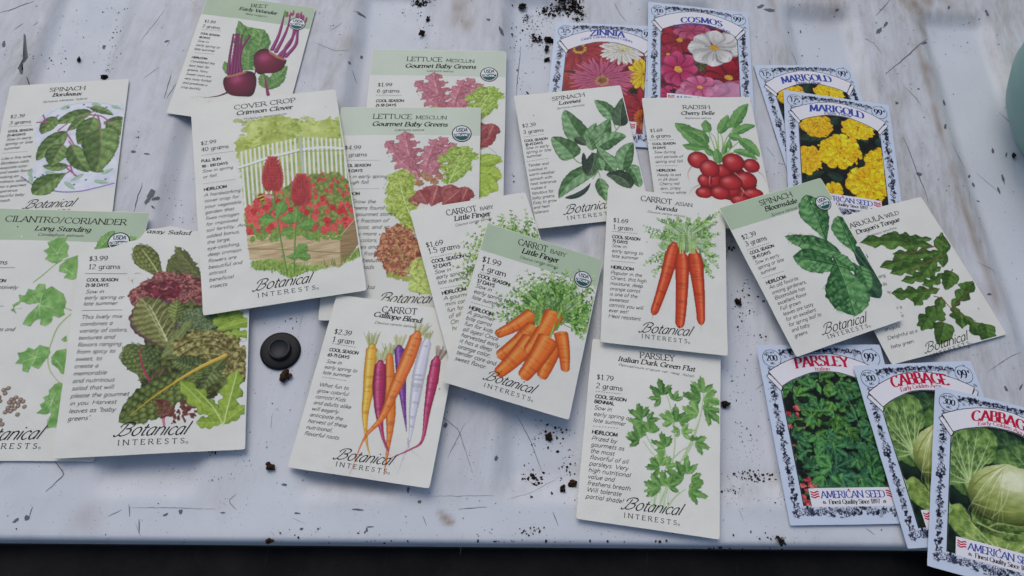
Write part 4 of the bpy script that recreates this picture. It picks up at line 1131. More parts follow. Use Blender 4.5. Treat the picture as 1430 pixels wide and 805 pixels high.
    for pts in ([(308, 375), (318, 450), (335, 550), (357, 668)], [(392, 425), (386, 500), (383, 580), (380, 662)]):
        strk(pl, z, pts, 6, '4f7434', 5); strk(pl, z, [(x - 1.5, y) for x, y in pts], 2, '86a85a')
    for i, (b, t, w) in enumerate((((320, 470), (345, 410), 24), ((322, 475), (258, 472), 22), ((325, 475), (388, 470), 22), ((385, 490), (392, 440), 20), ((388, 500), (452, 488), 24), ((382, 510), (340, 522), 20), ((384, 600), (425, 562), 20), ((384, 602), (440, 606), 16), ((350, 604), (400, 604), 12), ((350, 606), (338, 600), 8), ((330, 540), (310, 545), 12), ((430, 520), (440, 545), 14))):
        leaf(pl, z, b, t, w, s_leaf('4b7a35', '88b060', '9abf78', 4, .8, i), 'obov', seed=i)
    for cx, cy, rx, ry, sd in ((306, 320, 35, 60, 1), (406, 374, 33, 54, 2)):
        area(pl, z, [(cx - rx * .55, cy + ry * .85), (cx - rx * .92, cy + ry * .45), (cx - rx * .75, cy - ry * .2), (cx - rx * .3, cy - ry * .8), (cx, cy - ry * .98), (cx + rx * .3, cy - ry * .8), (cx + rx * .75, cy - ry * .2), (cx + rx * .92, cy + ry * .45), (cx + rx * .55, cy + ry * .85)], s_noise('7f1a22', 'a82a34', .8, sd), smooth=True)
        for row in range(11):
            f = row / 10; y = cy + ry * (.88 - 1.8 * f); hw = rx * math.sqrt(max(.03, 1 - ((y - cy) / ry) ** 2)); hw *= 1.06 - .55 * f; n = max(2, int(hw / 6))
            for j in range(-n, n + 1):
                x = cx + hw * j / n * .92; a = .9 * j / n
                leaf(pl, z, (x, y + 7), (x + 13 * math.sin(a), y - 12), 5.2, s_petal(rr.choice(('8c1a26', 'a3222e', 'b02c36')), 'd06a64', j + row), 'obov', seed=j)
    pl.ell(z((265, 396))[0], 10 * z.k, 20 * z.k, lambda a, b, X, Y: mixh('4a3a1c', 'c9a340', (np.sin(b * 9) > -.1) * 1.0), rot=.3)
    leaf(pl, z, (268, 390), (312, 398), 8, s_petal('b7b8a8', 'd5d5cc'), 'obov', alpha=.6); leaf(pl, z, (262, 392), (228, 378), 7, s_petal('b7b8a8', 'd5d5cc'), 'obov', alpha=.6)
    p.plate_mesh('garden_illustration', pl, MAT['print'])
    p.titles(z, [('COVER CROP', 170, 86, 386, 58, 21, 'rom'), ('Crimson Clover', 177, 106, 375, 82, 18, 'bolditalic'), ('Trifolium incarnatum', 201, 124, 354, 104, 10, 'italic')])
    p.words('price_lettering', z, [(['$2.99', '40 grams'], 52, 212, 54, 234, 16, 'romtext', 1.2)])
    p.words('season_lettering', z, [(['FULL SUN', '90 - 100 DAYS'], 54, 272, 56, 291, 11, 'bold', 1.35), (['HEIRLOOM'], 63, 373, 63, 373, 12, 'bold', 1.3)])
    p.words('description_lettering', z, [(['Sow in spring', 'or fall.'], 57, 309, 59, 329, 12.5, 'italic', 1.2),
            (['A hardworking', 'cover crop for', 'your vegetable', 'garden that', 'fixes nitrogen', 'for improved', 'soil fertility. An', 'added bonus,', 'the large,', 'eye-catching,', 'deep crimson', 'flowers are', 'beautiful and', 'attract', 'beneficial', 'insects.'], 63, 393, 82, 713, 13, 'italic', 1.22)])
    p.rules(z, [(54, 248, 170, 234), (62, 348, 178, 334)])
    p.brand(*z((240, 722), (436, 693), (252, 745), (456, 716)), z.k)


def lettuce(p, z, zb, sub):
    pl = Plate(*(lambda P: (max(P[:, 0].min(), -p.W / 2), max(P[:, 1].min(), -p.H / 2), p.W / 2, P[:, 1].max()))(z((125, 255), (560, 255), (560, 760), (125, 760))))
    rl = lambda i: s_leaf('94505a', 'cf96a0', 'e0b8b8', 6, .9, i, .08, .5, 2.0, .06, .7, .1)
    gl = lambda i: s_leaf('7d9440', 'b5c670', 'c9d690', 5, .9, i, .08, .6, 1.6)
    # right-hand leaves, seen best on the packet behind
    for i, (b, t, w) in enumerate((((440, 320), (480, 240), 26), ((445, 310), (494, 262), 22))):
        P = zb(b, t); pl.blade(curve(P[0], P[1]), w_shape('ov', w * zb.k), s_leaf('7c3038', 'b86a62', 'c98a80', 5, .8, i), edge=.1)
    for i, (b, t, w) in enumerate((((430, 345), (515, 352), 20), ((430, 380), (512, 400), 40), ((430, 400), (500, 440), 34), ((440, 360), (510, 340), 22), ((430, 420), (470, 455), 30))):
        P = zb(b, t); pl.blade(curve(P[0], P[1]), w_shape('ov', w * zb.k), s_leaf('7f9a34', 'b9cc62', 'cfdc8c', 5, .8, i), edge=.2, seed=i)
    P = zb((440, 318), (470, 312), (494, 330)); pl.line(P, 3 * zb.k, 'a8b88a')
    for i, (b, t, w, n, d) in enumerate((((250, 350), (165, 292), 30, 4, .5), ((262, 345), (188, 315), 26, 3, .5), ((300, 360), (380, 300), 20, 3, .5), ((275, 370), (352, 282), 33, 4, .55), ((265, 410), (222, 262), 48, 5, .5), ((280, 400), (318, 285), 34, 4, .5), ((260, 395), (190, 330), 32, 3, .5), ((290, 410), (360, 315), 30, 4, .5))):
        leaf(pl, z, b, t, w, rl(i), 'lobed', bend=.05, lobes=n + 1, deep=.68, edge=.34, seed=i, escale=1.5)
    area(pl, z, [(335, 335), (365, 312), (400, 308), (428, 332), (418, 372), (395, 402), (355, 422), (338, 390), (348, 360)], s_noise('6d8a34', 'a8bd62', 1.5, 1, 2.2), 1.4, 2)
    for x, y in ((335, 345), (370, 320), (405, 318), (425, 340), (410, 370), (380, 390), (350, 410), (345, 375), (385, 350)):
        pl.ell(z((x, y))[0], 17 * z.k, 15 * z.k, s_noise('78943c', 'b2c66c', 1.3, x, 2.2), edge=.4, escale=1.6, seed=x)
    strk(pl, z, [(352, 420), (375, 370), (398, 330)], 3, 'c4d38e', 1.5); strk(pl, z, [(362, 400), (405, 365)], 2, 'c4d38e')
    area(pl, z, [(168, 430), (180, 392), (225, 382), (252, 408), (246, 470), (262, 530), (242, 562), (205, 532), (172, 492)], s_noise('7a8f34', 'b0c068', 1.5, 2, 2.2), 1.4, 2)
    for x, y in ((190, 405), (215, 392), (235, 410), (205, 440), (180, 440), (178, 470), (215, 470), (240, 450), (240, 490), (205, 505), (225, 530), (245, 545), (185, 495)):
        pl.ell(z((x, y))[0], 20 * z.k, 18 * z.k, s_noise('86993c', 'bcca72', 1.3, x + y, 2.2), edge=.35, escale=1.6, seed=x)
    strk(pl, z, [(250, 540), (220, 470), (205, 405)], 4, 'ccd79a', 1.5)
    for x, y in ((265, 420), (290, 405), (310, 415), (280, 395), (325, 400)):
        pl.ell(z((x, y))[0], 14 * z.k, 12 * z.k, s_noise('8e6a48', 'b98f74', 1.0, x, 2), edge=.4, seed=x)
    for i, (b, t, w) in enumerate((((260, 490), (250, 455), 22), ((300, 490), (320, 425), 44), ((290, 485), (262, 440), 28), ((350, 480), (360, 422), 34), ((390, 475), (410, 430), 30), ((330, 485), (385, 440), 30))):
        leaf(pl, z, b, t, w, s_leaf('7b3036', 'bd7a72', 'd6a8a0', 6, .8, i, .1, .4), 'obov', edge=.10, seed=i)
    area(pl, z, [(138, 620), (152, 572), (190, 547), (240, 560), (270, 600), (255, 662), (220, 702), (172, 696), (150, 650)], s_noise('74402e', 'b88058', 1.3, 3, 2.2), 1.4, 2)
    for x, y in ((165, 580), (185, 560), (205, 555), (230, 570), (160, 615), (195, 600), (230, 605), (255, 600), (175, 645), (205, 640), (240, 640), (190, 680), (220, 680), (250, 665), (150, 630), (265, 625)):
        pl.ell(z((x, y))[0], 19 * z.k, 17 * z.k, s_noise('7a4232', 'cf9a72', 1.1, x * 3 + y, 2.4), edge=.4, escale=1.4, seed=x)
    strk(pl, z, [(235, 705), (215, 640), (190, 575)], 3, '9ba05c', 1.5); strk(pl, z, [(222, 650), (250, 610)], 2, '9ba05c')
    for x, y in ((200, 695), (180, 690), (225, 700)):
        pl.ell(z((x, y))[0], 14 * z.k, 9 * z.k, s_noise('7f8a3c', 'b3b666', 1.2, x), edge=.4)
    for i, (b, t, w) in enumerate((((290, 735), (235, 705), 28), ((285, 735), (255, 640), 34), ((300, 740), (285, 625), 34), ((310, 740), (320, 640), 34), ((300, 745), (262, 715), 22), ((310, 745), (340, 680), 30), ((300, 748), (295, 690), 30))):
        leaf(pl, z, b, t, w, s_leaf('98ad45', 'd0dc90', 'e0e8b0', 5, .8, i, .1, .6), 'obov', edge=.14, seed=i, escale=1.5)
    rr = random.Random(12)
    for (x0, y0, x1, y1), n, cs in (((340, 312, 425, 405), 34, ('d6e0a0', 'c6d488', '5d7a28', '4c6820')), ((170, 385, 255, 560), 60, ('dbe4a8', 'c9d68c', '5f7a28', '6c862e')), ((140, 550, 265, 700), 70, ('e0b890', 'd8a078', '5a2a1c', '86a04a', '6e3828')), ((225, 640, 330, 745), 34, ('eaf0c8', 'd8e4a0', '84993c')), ((170, 270, 375, 400), 46, ('e6c4c4', 'd8a8b0', '6a2a38', '7c3644'))):
        for i in range(n):
            x, y = rr.uniform(x0, x1), rr.uniform(y0, y1); q = z((x, y))[0]; ju, iv = int((q[0] - pl.u0) / pl.px), int((q[1] - pl.v0) / pl.px)
            if not (0 <= iv < pl.H and 0 <= ju < pl.W and pl.a[iv, ju] > .9):
                continue
            a = rr.uniform(0, 6.28); r = rr.uniform(4, 10)
            strk(pl, z, [(x + r * math.cos(a + k * .8), y + r * .7 * math.sin(a + k * .8)) for k in range(4)], 2.6, rr.choice(cs), 1, .75)
    p.plate_mesh('lettuce_illustration', pl, MAT['print'])


def p_lettuces():
    a = Packet('lettback', 'L', 'pale green topped lettuce mix packet, the one mostly hidden behind its twin', 1.1, 4); a.envelope(); zb = a.zoom(460, 60, 2.119)
    b = Packet('lettfront', 'L', 'pale green topped lettuce mix packet lying in front, overlapped by the clover packet', 1.2, 5); b.envelope(); z = b.zoom(460, 60, 2.119)
    price = (('$1.99', '6 grams'), ('$4.99', '16 grams'))
    for p, zz, rows, pr in ((a, zb, [('LETTUCE', 228, 55, 332, 58, 17, 'rom'), ('MESCLUN', 344, 58, 428, 60, 12, 'rom'), ('Gourmet Baby Greens', 223, 75, 432, 78, 15, 'bolditalic'), ('Lactuca sativa', 287, 87, 365, 89, 8, 'lightitalic')], price[0]),
                           (b, z, [('LETTUCE', 128, 226, 242, 227, 18, 'rom'), ('MESCLUN', 254, 227, 346, 228, 13, 'rom'), ('Gourmet Baby Greens', 125, 248, 348, 250, 16, 'bolditalic'), ('Lactuca sativa', 192, 263, 278, 264, 9, 'lightitalic')], price[1])):
        p.band(float(z((60, 275))[0][1]), 'bandlight')
        lettuce(p, z, zb, None)      # both carry the same print, so the same packet millimetres
        p.titles(zz, rows)
        x0, y0 = (140, 129) if p is a else (44, 315)
        dx = 0 if p is a else -96
        zt = zb if p is a else z
        if p is a:
            p.words('price_lettering', zb, [(list(pr), 142, 131, 140, 149, 13, 'romtext', 1.2)])
            p.words('season_lettering', zb, [(['COOL SEASON', '21-58 DAYS'], 137, 177, 136, 190, 9, 'bold', 1.35)])
            p.rules(zb, [(138, 157, 215, 159)])
            p.seal(zb((472, 95))[0], 28 * zb.k)
        else:
            p.words('price_lettering', z, [(list(pr), 44, 318, 30, 339, 14, 'romtext', 1.2)])
            p.words('season_lettering', z, [(['COOL SEASON', '21-58 DAYS'], 34, 370, 33, 386, 9.5, 'bold', 1.35), (['HEIRLOOM'], 22, 454, 22, 454, 10, 'bold', 1.3)])
            p.words('description_lettering', z, [(['Sow in early spring', 'through fall.'], 30, 404, 28, 421, 11.5, 'italic', 1.2),
                    (['Grow the', 'greens found', 'in gourmet stores', 'at a fraction of', 'the cost, and so', 'many more', 'baby colors,', 'textures and', 'flavors from', 'sow to beautiful', 'fresh salads.'], 62, 478, 34, 672, 12, 'italic', 1.2), (['1oz'], 108, 730, 108, 730, 11, 'italic', 1.2)])
            p.rules(z, [(30, 350, 150, 352), (26, 436, 150, 436)])
            p.seal(z((391, 271))[0], 31 * z.k)
            p.brand(*z((142, 770), (296, 772), (150, 800), (300, 800)), z.k)


def p_cilantro():
    p = Packet('cilantro', 'L', 'large packet with a sage green top and lobed cilantro leaves, under the torn salad packet', 1.2, 6); p.envelope(); z = p.zoom(0, 280, 2.177)
    p.band(float(z((0, 118), (300, 130)).mean(0)[1]))
    pl = p.plate(z, -60, 85, 450, 720)
    st = '93a86a'
    for pts in ([(105, 250), (140, 222), (180, 190), (238, 170)], [(216, 348), (180, 385), (160, 430), (148, 475), (155, 520), (185, 560), (200, 600)], [(218, 335), (190, 325), (140, 310)], [(150, 470), (120, 488)]):
        strk(pl, z, pts, 6, st, 4); strk(pl, z, [(x - 1, y - 1) for x, y in pts], 2, 'c0cd9a', 1.5)
    cols = [('4f7d3c', '93b870', 'b4cd98'), ('5a8843', '9ec07c', 'bdd3a2')]

    def cl(pts, seed):
        c = np.array(pts, float).mean(0); rr = random.Random(seed)
        area(pl, z, pts, s_noise('5f8f48', '98bd76', 3.4, seed, 1.3), .6, 1.3)
        P = z(pts); cc = z(c)[0]
        for q in P[::3]:
            pl.line([P[0] * .25 + cc * .75, q * .9 + cc * .1], .42, 'bdd2a2', .15, .85); pl.line([cc * .4 + q * .6, q * .92 + cc * .08], .9, '517c3a', .2, .35)
        pl.line(np.concatenate([P, P[:1]]), .30, '4c7438', alpha=.6)
    cl([(178, 193), (160, 192), (138, 180), (148, 168), (134, 155), (152, 145), (146, 128), (166, 122), (176, 115), (208, 113), (200, 128), (213, 140), (206, 160), (210, 172), (192, 180)], 1)
    cl([(182, 200), (205, 182), (238, 168), (240, 236), (222, 244), (196, 238), (205, 225), (182, 218)], 2)
    cl([(128, 312), (90, 318), (70, 310), (34, 335), (52, 345), (40, 320), (62, 308), (60, 288), (80, 292), (88, 270), (108, 275), (118, 256), (140, 255), (142, 272), (160, 262), (178, 275), (195, 285), (204, 310), (196, 335), (200, 350), (180, 360), (165, 352), (160, 372), (142, 385), (125, 380), (128, 360), (108, 368), (95, 385), (70, 378), (86, 350)], 3)
    cl([(150, 475), (120, 515), (98, 505), (88, 525), (70, 520), (72, 500), (48, 498), (62, 482), (55, 465), (78, 462), (88, 448), (108, 455), (122, 440), (150, 448), (156, 462)], 4)
    cl([(158, 478), (175, 458), (204, 452), (206, 530), (188, 528), (178, 512), (160, 500)], 5)
    cl([(185, 555), (170, 560), (150, 580), (152, 592), (132, 600), (140, 612), (122, 622), (130, 634), (110, 648), (140, 652), (158, 645), (150, 668), (142, 695), (160, 690), (172, 692), (185, 640), (198, 560)], 6)
    cl([(188, 425), (204, 412), (206, 430), (196, 432)], 7)
    leaf(pl, z, (330, 150), (286, 146), 12, s_leaf(*cols[0]), edge=.3); leaf(pl, z, (300, 150), (350, 92), 24, s_leaf(*cols[0]), edge=.25); leaf(pl, z, (370, 130), (418, 112), 16, s_leaf(*cols[1]), edge=.3)
    for i, (x, y) in enumerate(((14, 578), (28, 572), (18, 588), (0, 600), (2, 612), (36, 606), (50, 600), (64, 606), (30, 615), (44, 614), (58, 616), (72, 612), (38, 625), (56, 626), (76, 628), (26, 632), (46, 634), (34, 642), (18, 645), (55, 652), (2, 670), (8, 682), (-8, 640))):
        pl.ell(z((x, y))[0], 7.5 * z.k, 7.5 * z.k, s_ball('4f4036', '8d7a69', 'cfc0b0', i))
    p.plate_mesh('cilantro_illustration', pl, MAT['print'])
    p.seal(z((362, 127))[0], 36 * z.k)
    p.titles(z, [('CILANTRO/CORIANDER', 14, 64, 384, 76, 22, 'rom'), ('Long Standing', 106, 92, 276, 97, 17, 'bolditalic'), ('Coriandrum sativum', 115, 109, 253, 113, 11, 'lightitalic')])
    p.words('price_lettering', z, [(['$2.49', '16 grams'], -68, 168, -70, 194, 17, 'romtext', 1.15)])
    p.words('season_lettering', z, [(['COOL SEASON'], -78, 248, -78, 248, 11, 'bold', 1.3)])
    p.words('description_lettering', z, [(['Sow successively', 'through', 'fall.'], -84, 268, -86, 302, 13, 'italic', 1.2), (['Fresh leaves and', 'spicy seeds)'], -90, 396, -94, 415, 13, 'italic', 1.15)])
    p.rules(z, [(-75, 206, 48, 206), (-80, 323, 14, 323)], False)
    p.brand(*z((-96, 732), (118, 726), (-90, 755), (112, 755)), z.k)


def p_sassy():
    p = Packet('sassy', 'L', 'large salad greens packet torn open along its top, at the lower left', 1.7, 7)
    z = p.zoom(70, 320, 2.4379)
    T = p.local(np.array([(96, 353), (112, 351.5), (128, 350), (146, 348), (160, 346), (172, 342), (184, 338.5), (195, 336.5), (201, 331), (206, 323), (212, 321), (224, 320), (234, 318), (240, 317), (250, 318.5), (262, 322), (276, 324), (300, 325), (360, 326)], float))
    p.tear = T[np.argsort(T[:, 0])]
    p.envelope(); pl = p.plate(z, 240, 30, 690, 680)
    gq = lambda i, d='36441c', l='9aa65c', v='b3ba7c': s_leaf(d, l, v, 8, 1.0, i, .06, .9, 1.8, .07, .6, .15)
    area(pl, z, [(400, 150), (470, 120), (525, 170), (600, 320), (650, 330), (640, 500), (560, 580), (480, 600), (420, 590), (400, 540), (330, 560), (300, 500), (330, 400), (320, 280), (350, 190)], s_noise('28300f', '6f7a40', 2.0, 3, 2.4), 1.5, 2)
    leaf(pl, z, (392, 178), (298, 58), 44, gq(1, '3c451e', '8a8f50', 'a9ab70'), 'obov', edge=.08); quilt(pl, z, (392, 178), (298, 58), 42, 8, 3, ('38421c', '7f8848', 'c5c892')); strk(pl, z, [(392, 180), (350, 115), (318, 70)], 6, 'bcbd84', 2)
    leaf(pl, z, (395, 165), (472, 85), 36, gq(2, '3c451e', '858a4c'), 'obov', edge=.12); quilt(pl, z, (395, 165), (472, 85), 34, 6, 3, ('343c1c', '72793f', 'adb078'))
    for i in range(9):
        a = i * .36 - 1.4; leaf(pl, z, (520, 170), (520 - 105 * math.cos(a * .5 + .2), 150 - 100 * math.sin(a * .28 + .55)), 12, gq(3 + i, '424a26', '7c8150', '8d925f'), 'serr', edge=.5, lobes=7, seed=i, escale=1.2)
    leaf(pl, z, (520, 175), (430, 60), 26, gq(6, '454d28', '7d8252'), 'lobed', lobes=6, deep=.6, edge=.4, escale=1.1)
    for i, (x, y, rx, ry) in enumerate(((300, 225, 30, 32), (300, 250, 26, 22), (345, 195, 40, 26), (400, 170, 46, 26), (450, 175, 44, 28), (495, 195, 40, 34), (470, 220, 50, 34), (515, 230, 30, 40), (440, 240, 40, 26), (380, 225, 60, 34))):
        pl.ell(z((x, y))[0], rx * z.k, ry * z.k, s_noise('5c2b2e', 'b07a70', 1.3, i, 2.2), edge=.25, escale=2, seed=i)
    for i, (x, y, rx, ry) in enumerate(((360, 205, 36, 24), (410, 195, 40, 22), (390, 225, 46, 24), (430, 215, 26, 24))):
        pl.ell(z((x, y))[0], rx * z.k, ry * z.k, s_noise('4d1220', '8c3a48', 1.4, i + 20, 2.0), edge=.3, escale=2, seed=i)
    rr = random.Random(9)
    for i in range(46):
        x, y = rr.uniform(285, 520), rr.uniform(160, 262); a = rr.uniform(0, 6.28); r = rr.uniform(8, 18)
        strk(pl, z, [(x + r * math.cos(a + k * .8), y + r * .7 * math.sin(a + k * .8)) for k in range(4)], 4, rr.choice(('d09a90', 'c4847e', '3f1218', '561a26')), 1.5, .7)
    pu = lambda t, s, X, Y: s_leaf('40461d', 'a5a56c', 'c0bf88', 11, 1.0, 4, .07, .8, 1.3, .05, .8, .1)(t, s, X, Y) * (1 - np.clip((np.abs(s) - .75) / .25, 0, 1))[..., None] + hexc('5f3552') * np.clip((np.abs(s) - .75) / .25, 0, 1)[..., None]
    leaf(pl, z, (425, 425), (318, 238), 82, pu, 'obov', edge=.10, escale=2); leaf(pl, z, (430, 330), (440, 245), 30, gq(5), 'obov', edge=.12)
    strk(pl, z, [(425, 428), (380, 330), (345, 262)], 6, 'd2d0a0', 2)
    for i in range(7):
        q = np.array([425 - i * 12.0, 410 - i * 22.0])
        for dx, dy in ((-48, -40), (34, -52)):
            strk(pl, z, [tuple(q), (q[0] + dx * .5, q[1] + dy * .62), (q[0] + dx, q[1] + dy)], 3, 'c8c896', 1, .8)
    for i, (x, y) in enumerate(((480, 300), (510, 290), (540, 300), (500, 325), (535, 335), (470, 330))):
        pl.ell(z((x, y))[0], 30 * z.k, 24 * z.k, s_noise('3f5230', '80906a', .7, i + 4, 2.6), edge=.25, escale=1.2, seed=i)
    for i, (b, t, w, n) in enumerate((((560, 330), (660, 285), 30, 3), ((570, 345), (690, 310), 26, 3), ((590, 360), (690, 360), 22, 3), ((560, 330), (610, 280), 26, 2))):
        leaf(pl, z, b, t, w, s_leaf('6d8a2c', 'a9bd58', 'c0cf80', 4, .9, i), 'lobed', lobes=n, deep=.4, edge=.25, seed=i, escale=1.5)
    leaf(pl, z, (385, 440), (490, 310), 24, s_leaf('5b6a38', '929b66', 'b7b98a', 5), 'lobed', lobes=4, deep=.6, edge=.2, escale=1.4); leaf(pl, z, (385, 440), (440, 400), 20, s_leaf('5b6a38', '929b66', 'b7b98a', 4), 'lobed', lobes=3, edge=.2)
    for i, (x, y, rx, ry) in enumerate(((460, 400, 40, 28), (500, 375, 46, 30), (550, 375, 50, 32), (600, 390, 48, 34), (560, 420, 60, 40), (640, 430, 34, 40), (610, 460, 56, 40), (480, 430, 50, 30), (650, 490, 24, 40), (540, 455, 50, 34))):
        pl.ell(z((x, y))[0], rx * z.k, ry * z.k, s_noise('504a20', 'aea86c', 1.9, i + 9, 2.2), edge=.22, escale=2.4, seed=i)
    for i in range(46):
        x, y = rr.uniform(440, 665), rr.uniform(360, 500); a = rr.uniform(0, 6.28); r = rr.uniform(9, 20)
        strk(pl, z, [(x + r * math.cos(a + k * .8), y + r * .7 * math.sin(a + k * .8)) for k in range(4)], 4, rr.choice(('cfca94', 'bdb87e', '3a3214', '6a4634')), 1.5, .7)
    for pts in ([(450, 430), (500, 400), (560, 395), (610, 420), (650, 470)], [(470, 445), (530, 425), (590, 440), (640, 500)], [(480, 375), (540, 365), (600, 375)], [(430, 410), (470, 385), (520, 375)]):
        strk(pl, z, pts, 3, 'a9a571', 1.5, .8); strk(pl, z, [(x + 3, y + 6) for x, y in pts], 4, '3b3418', 2, .6)
    leaf(pl, z, (345, 520), (268, 395), 46, gq(7, '26361a', '84945a'), 'obov', edge=.10); leaf(pl, z, (375, 500), (310, 395), 30, gq(9, '26361a', '7c8c50'), 'obov', edge=.10)
    leaf(pl, z, (360, 530), (400, 470), 30, gq(8, '2b2a18', '6a6038'), 'obov', edge=.12)
    quilt(pl, z, (345, 520), (268, 395), 44, 8, 3, ('2c3a16', '6d7f40', 'c0c98c')); quilt(pl, z, (380, 495), (335, 405), 26, 6, 2, ('26341a', '5f7040', 'a0ab78'))
    strk(pl, z, [(348, 522), (325, 480), (312, 430), (318, 400)], 9, 'a23456', 3)
    for i, (b, t, w) in enumerate((((540, 470), (430, 440), 24), ((500, 480), (420, 450), 26), ((580, 450), (520, 550), 34), ((560, 480), (600, 440), 26))):
        leaf(pl, z, b, t, w, gq(i, '2c3a1a', '88965a'), 'ov', edge=.15, seed=i)
    leaf(pl, z, (560, 455), (238, 660), 66, s_leaf('2d3b1a', '8f9c58', 'd2b648', 10, 1.2, 3, .07, .9, 1.8, .05, .6, .15), 'obov', edge=.12, escale=2)
    quilt(pl, z, (575, 448), (240, 658), 62, 13, 3, ('2c3a16', '6d7f40', 'c0c98c'))
    strk(pl, z, [(600, 432), (520, 472), (430, 525), (350, 580), (280, 635)], 13, 'c39f3a', 2); strk(pl, z, [(600, 429), (520, 468), (430, 521)], 4, 'e0c873', 2)
    strk(pl, z, [(398, 620), (392, 645), (394, 672)], 16, 'b64a6e', 8, .8)
    rr = random.Random(4)
    for i in range(80):
        a = rr.uniform(-.5, 3.5); r0 = rr.uniform(10, 64); x, y = 435 + r0 * math.cos(a) * 1.0, 602 + r0 * math.sin(a) * .8
        leaf(pl, z, (x, y), (x + 18 * math.cos(a + rr.uniform(-.7, .7)), y + 18 * math.sin(a + rr.uniform(-.7, .7))), 5, s_noise(rr.choice(('4a1c20', '5f2a2a', '6b4434')), '7d4d40', .6, i), 'narrow', edge=.4, seed=i)
    for i, (b, t, w, n, d) in enumerate((((585, 655), (448, 520), 40, 4, .5), ((590, 665), (640, 480), 42, 4, .5), ((590, 665), (668, 600), 26, 3, .45), ((588, 660), (500, 660), 26, 3, .4), ((590, 640), (520, 590), 26, 3, .4))):
        leaf(pl, z, b, t, w, s_leaf('668429', 'b0c25a', 'c6d488', 5, .9, i, .09, .5), 'lobed', lobes=n, deep=d, edge=.14, seed=i, escale=2)
    strk(pl, z, [(592, 668), (560, 610), (500, 545)], 5, 'c3d08a', 2); strk(pl, z, [(592, 668), (612, 590), (636, 500)], 5, 'c3d08a', 2)
    p.plate_mesh('salad_illustration', pl, MAT['print'])
    p.titles(z, [('assy Salad', 333, 16, 482, 22, 15, 'bolditalic')])
    p.words('price_lettering', z, [(['$3.99', '12 grams'], 133, 110, 131, 138, 19, 'romtext', 1.2)])
    p.words('season_lettering', z, [(['COOL SEASON', '21-58 DAYS'], 126, 180, 122, 198, 12, 'bold', 1.3)])
    p.words('description_lettering', z, [(['Sow in', 'early spring or', 'late summer'], 122, 221, 114, 262, 14.5, 'italic', 1.2),
            (['This lively mix', 'combines a', 'variety of colors,', 'textures and', 'flavors ranging', 'from spicy to', 'sweet, to', 'create a', 'memorable', 'and nutritious', 'salad that will', 'please the gourmet', 'in you. Harvest', 'leaves as "baby', 'greens".'], 106, 308, 60, 654, 15, 'italic', 1.22)])
    p.rules(z, [(120, 153, 268, 155), (110, 279, 252, 279)], False)
    p.brand(*z((228, 706), (466, 700), (234, 737), (462, 729)), z.k)


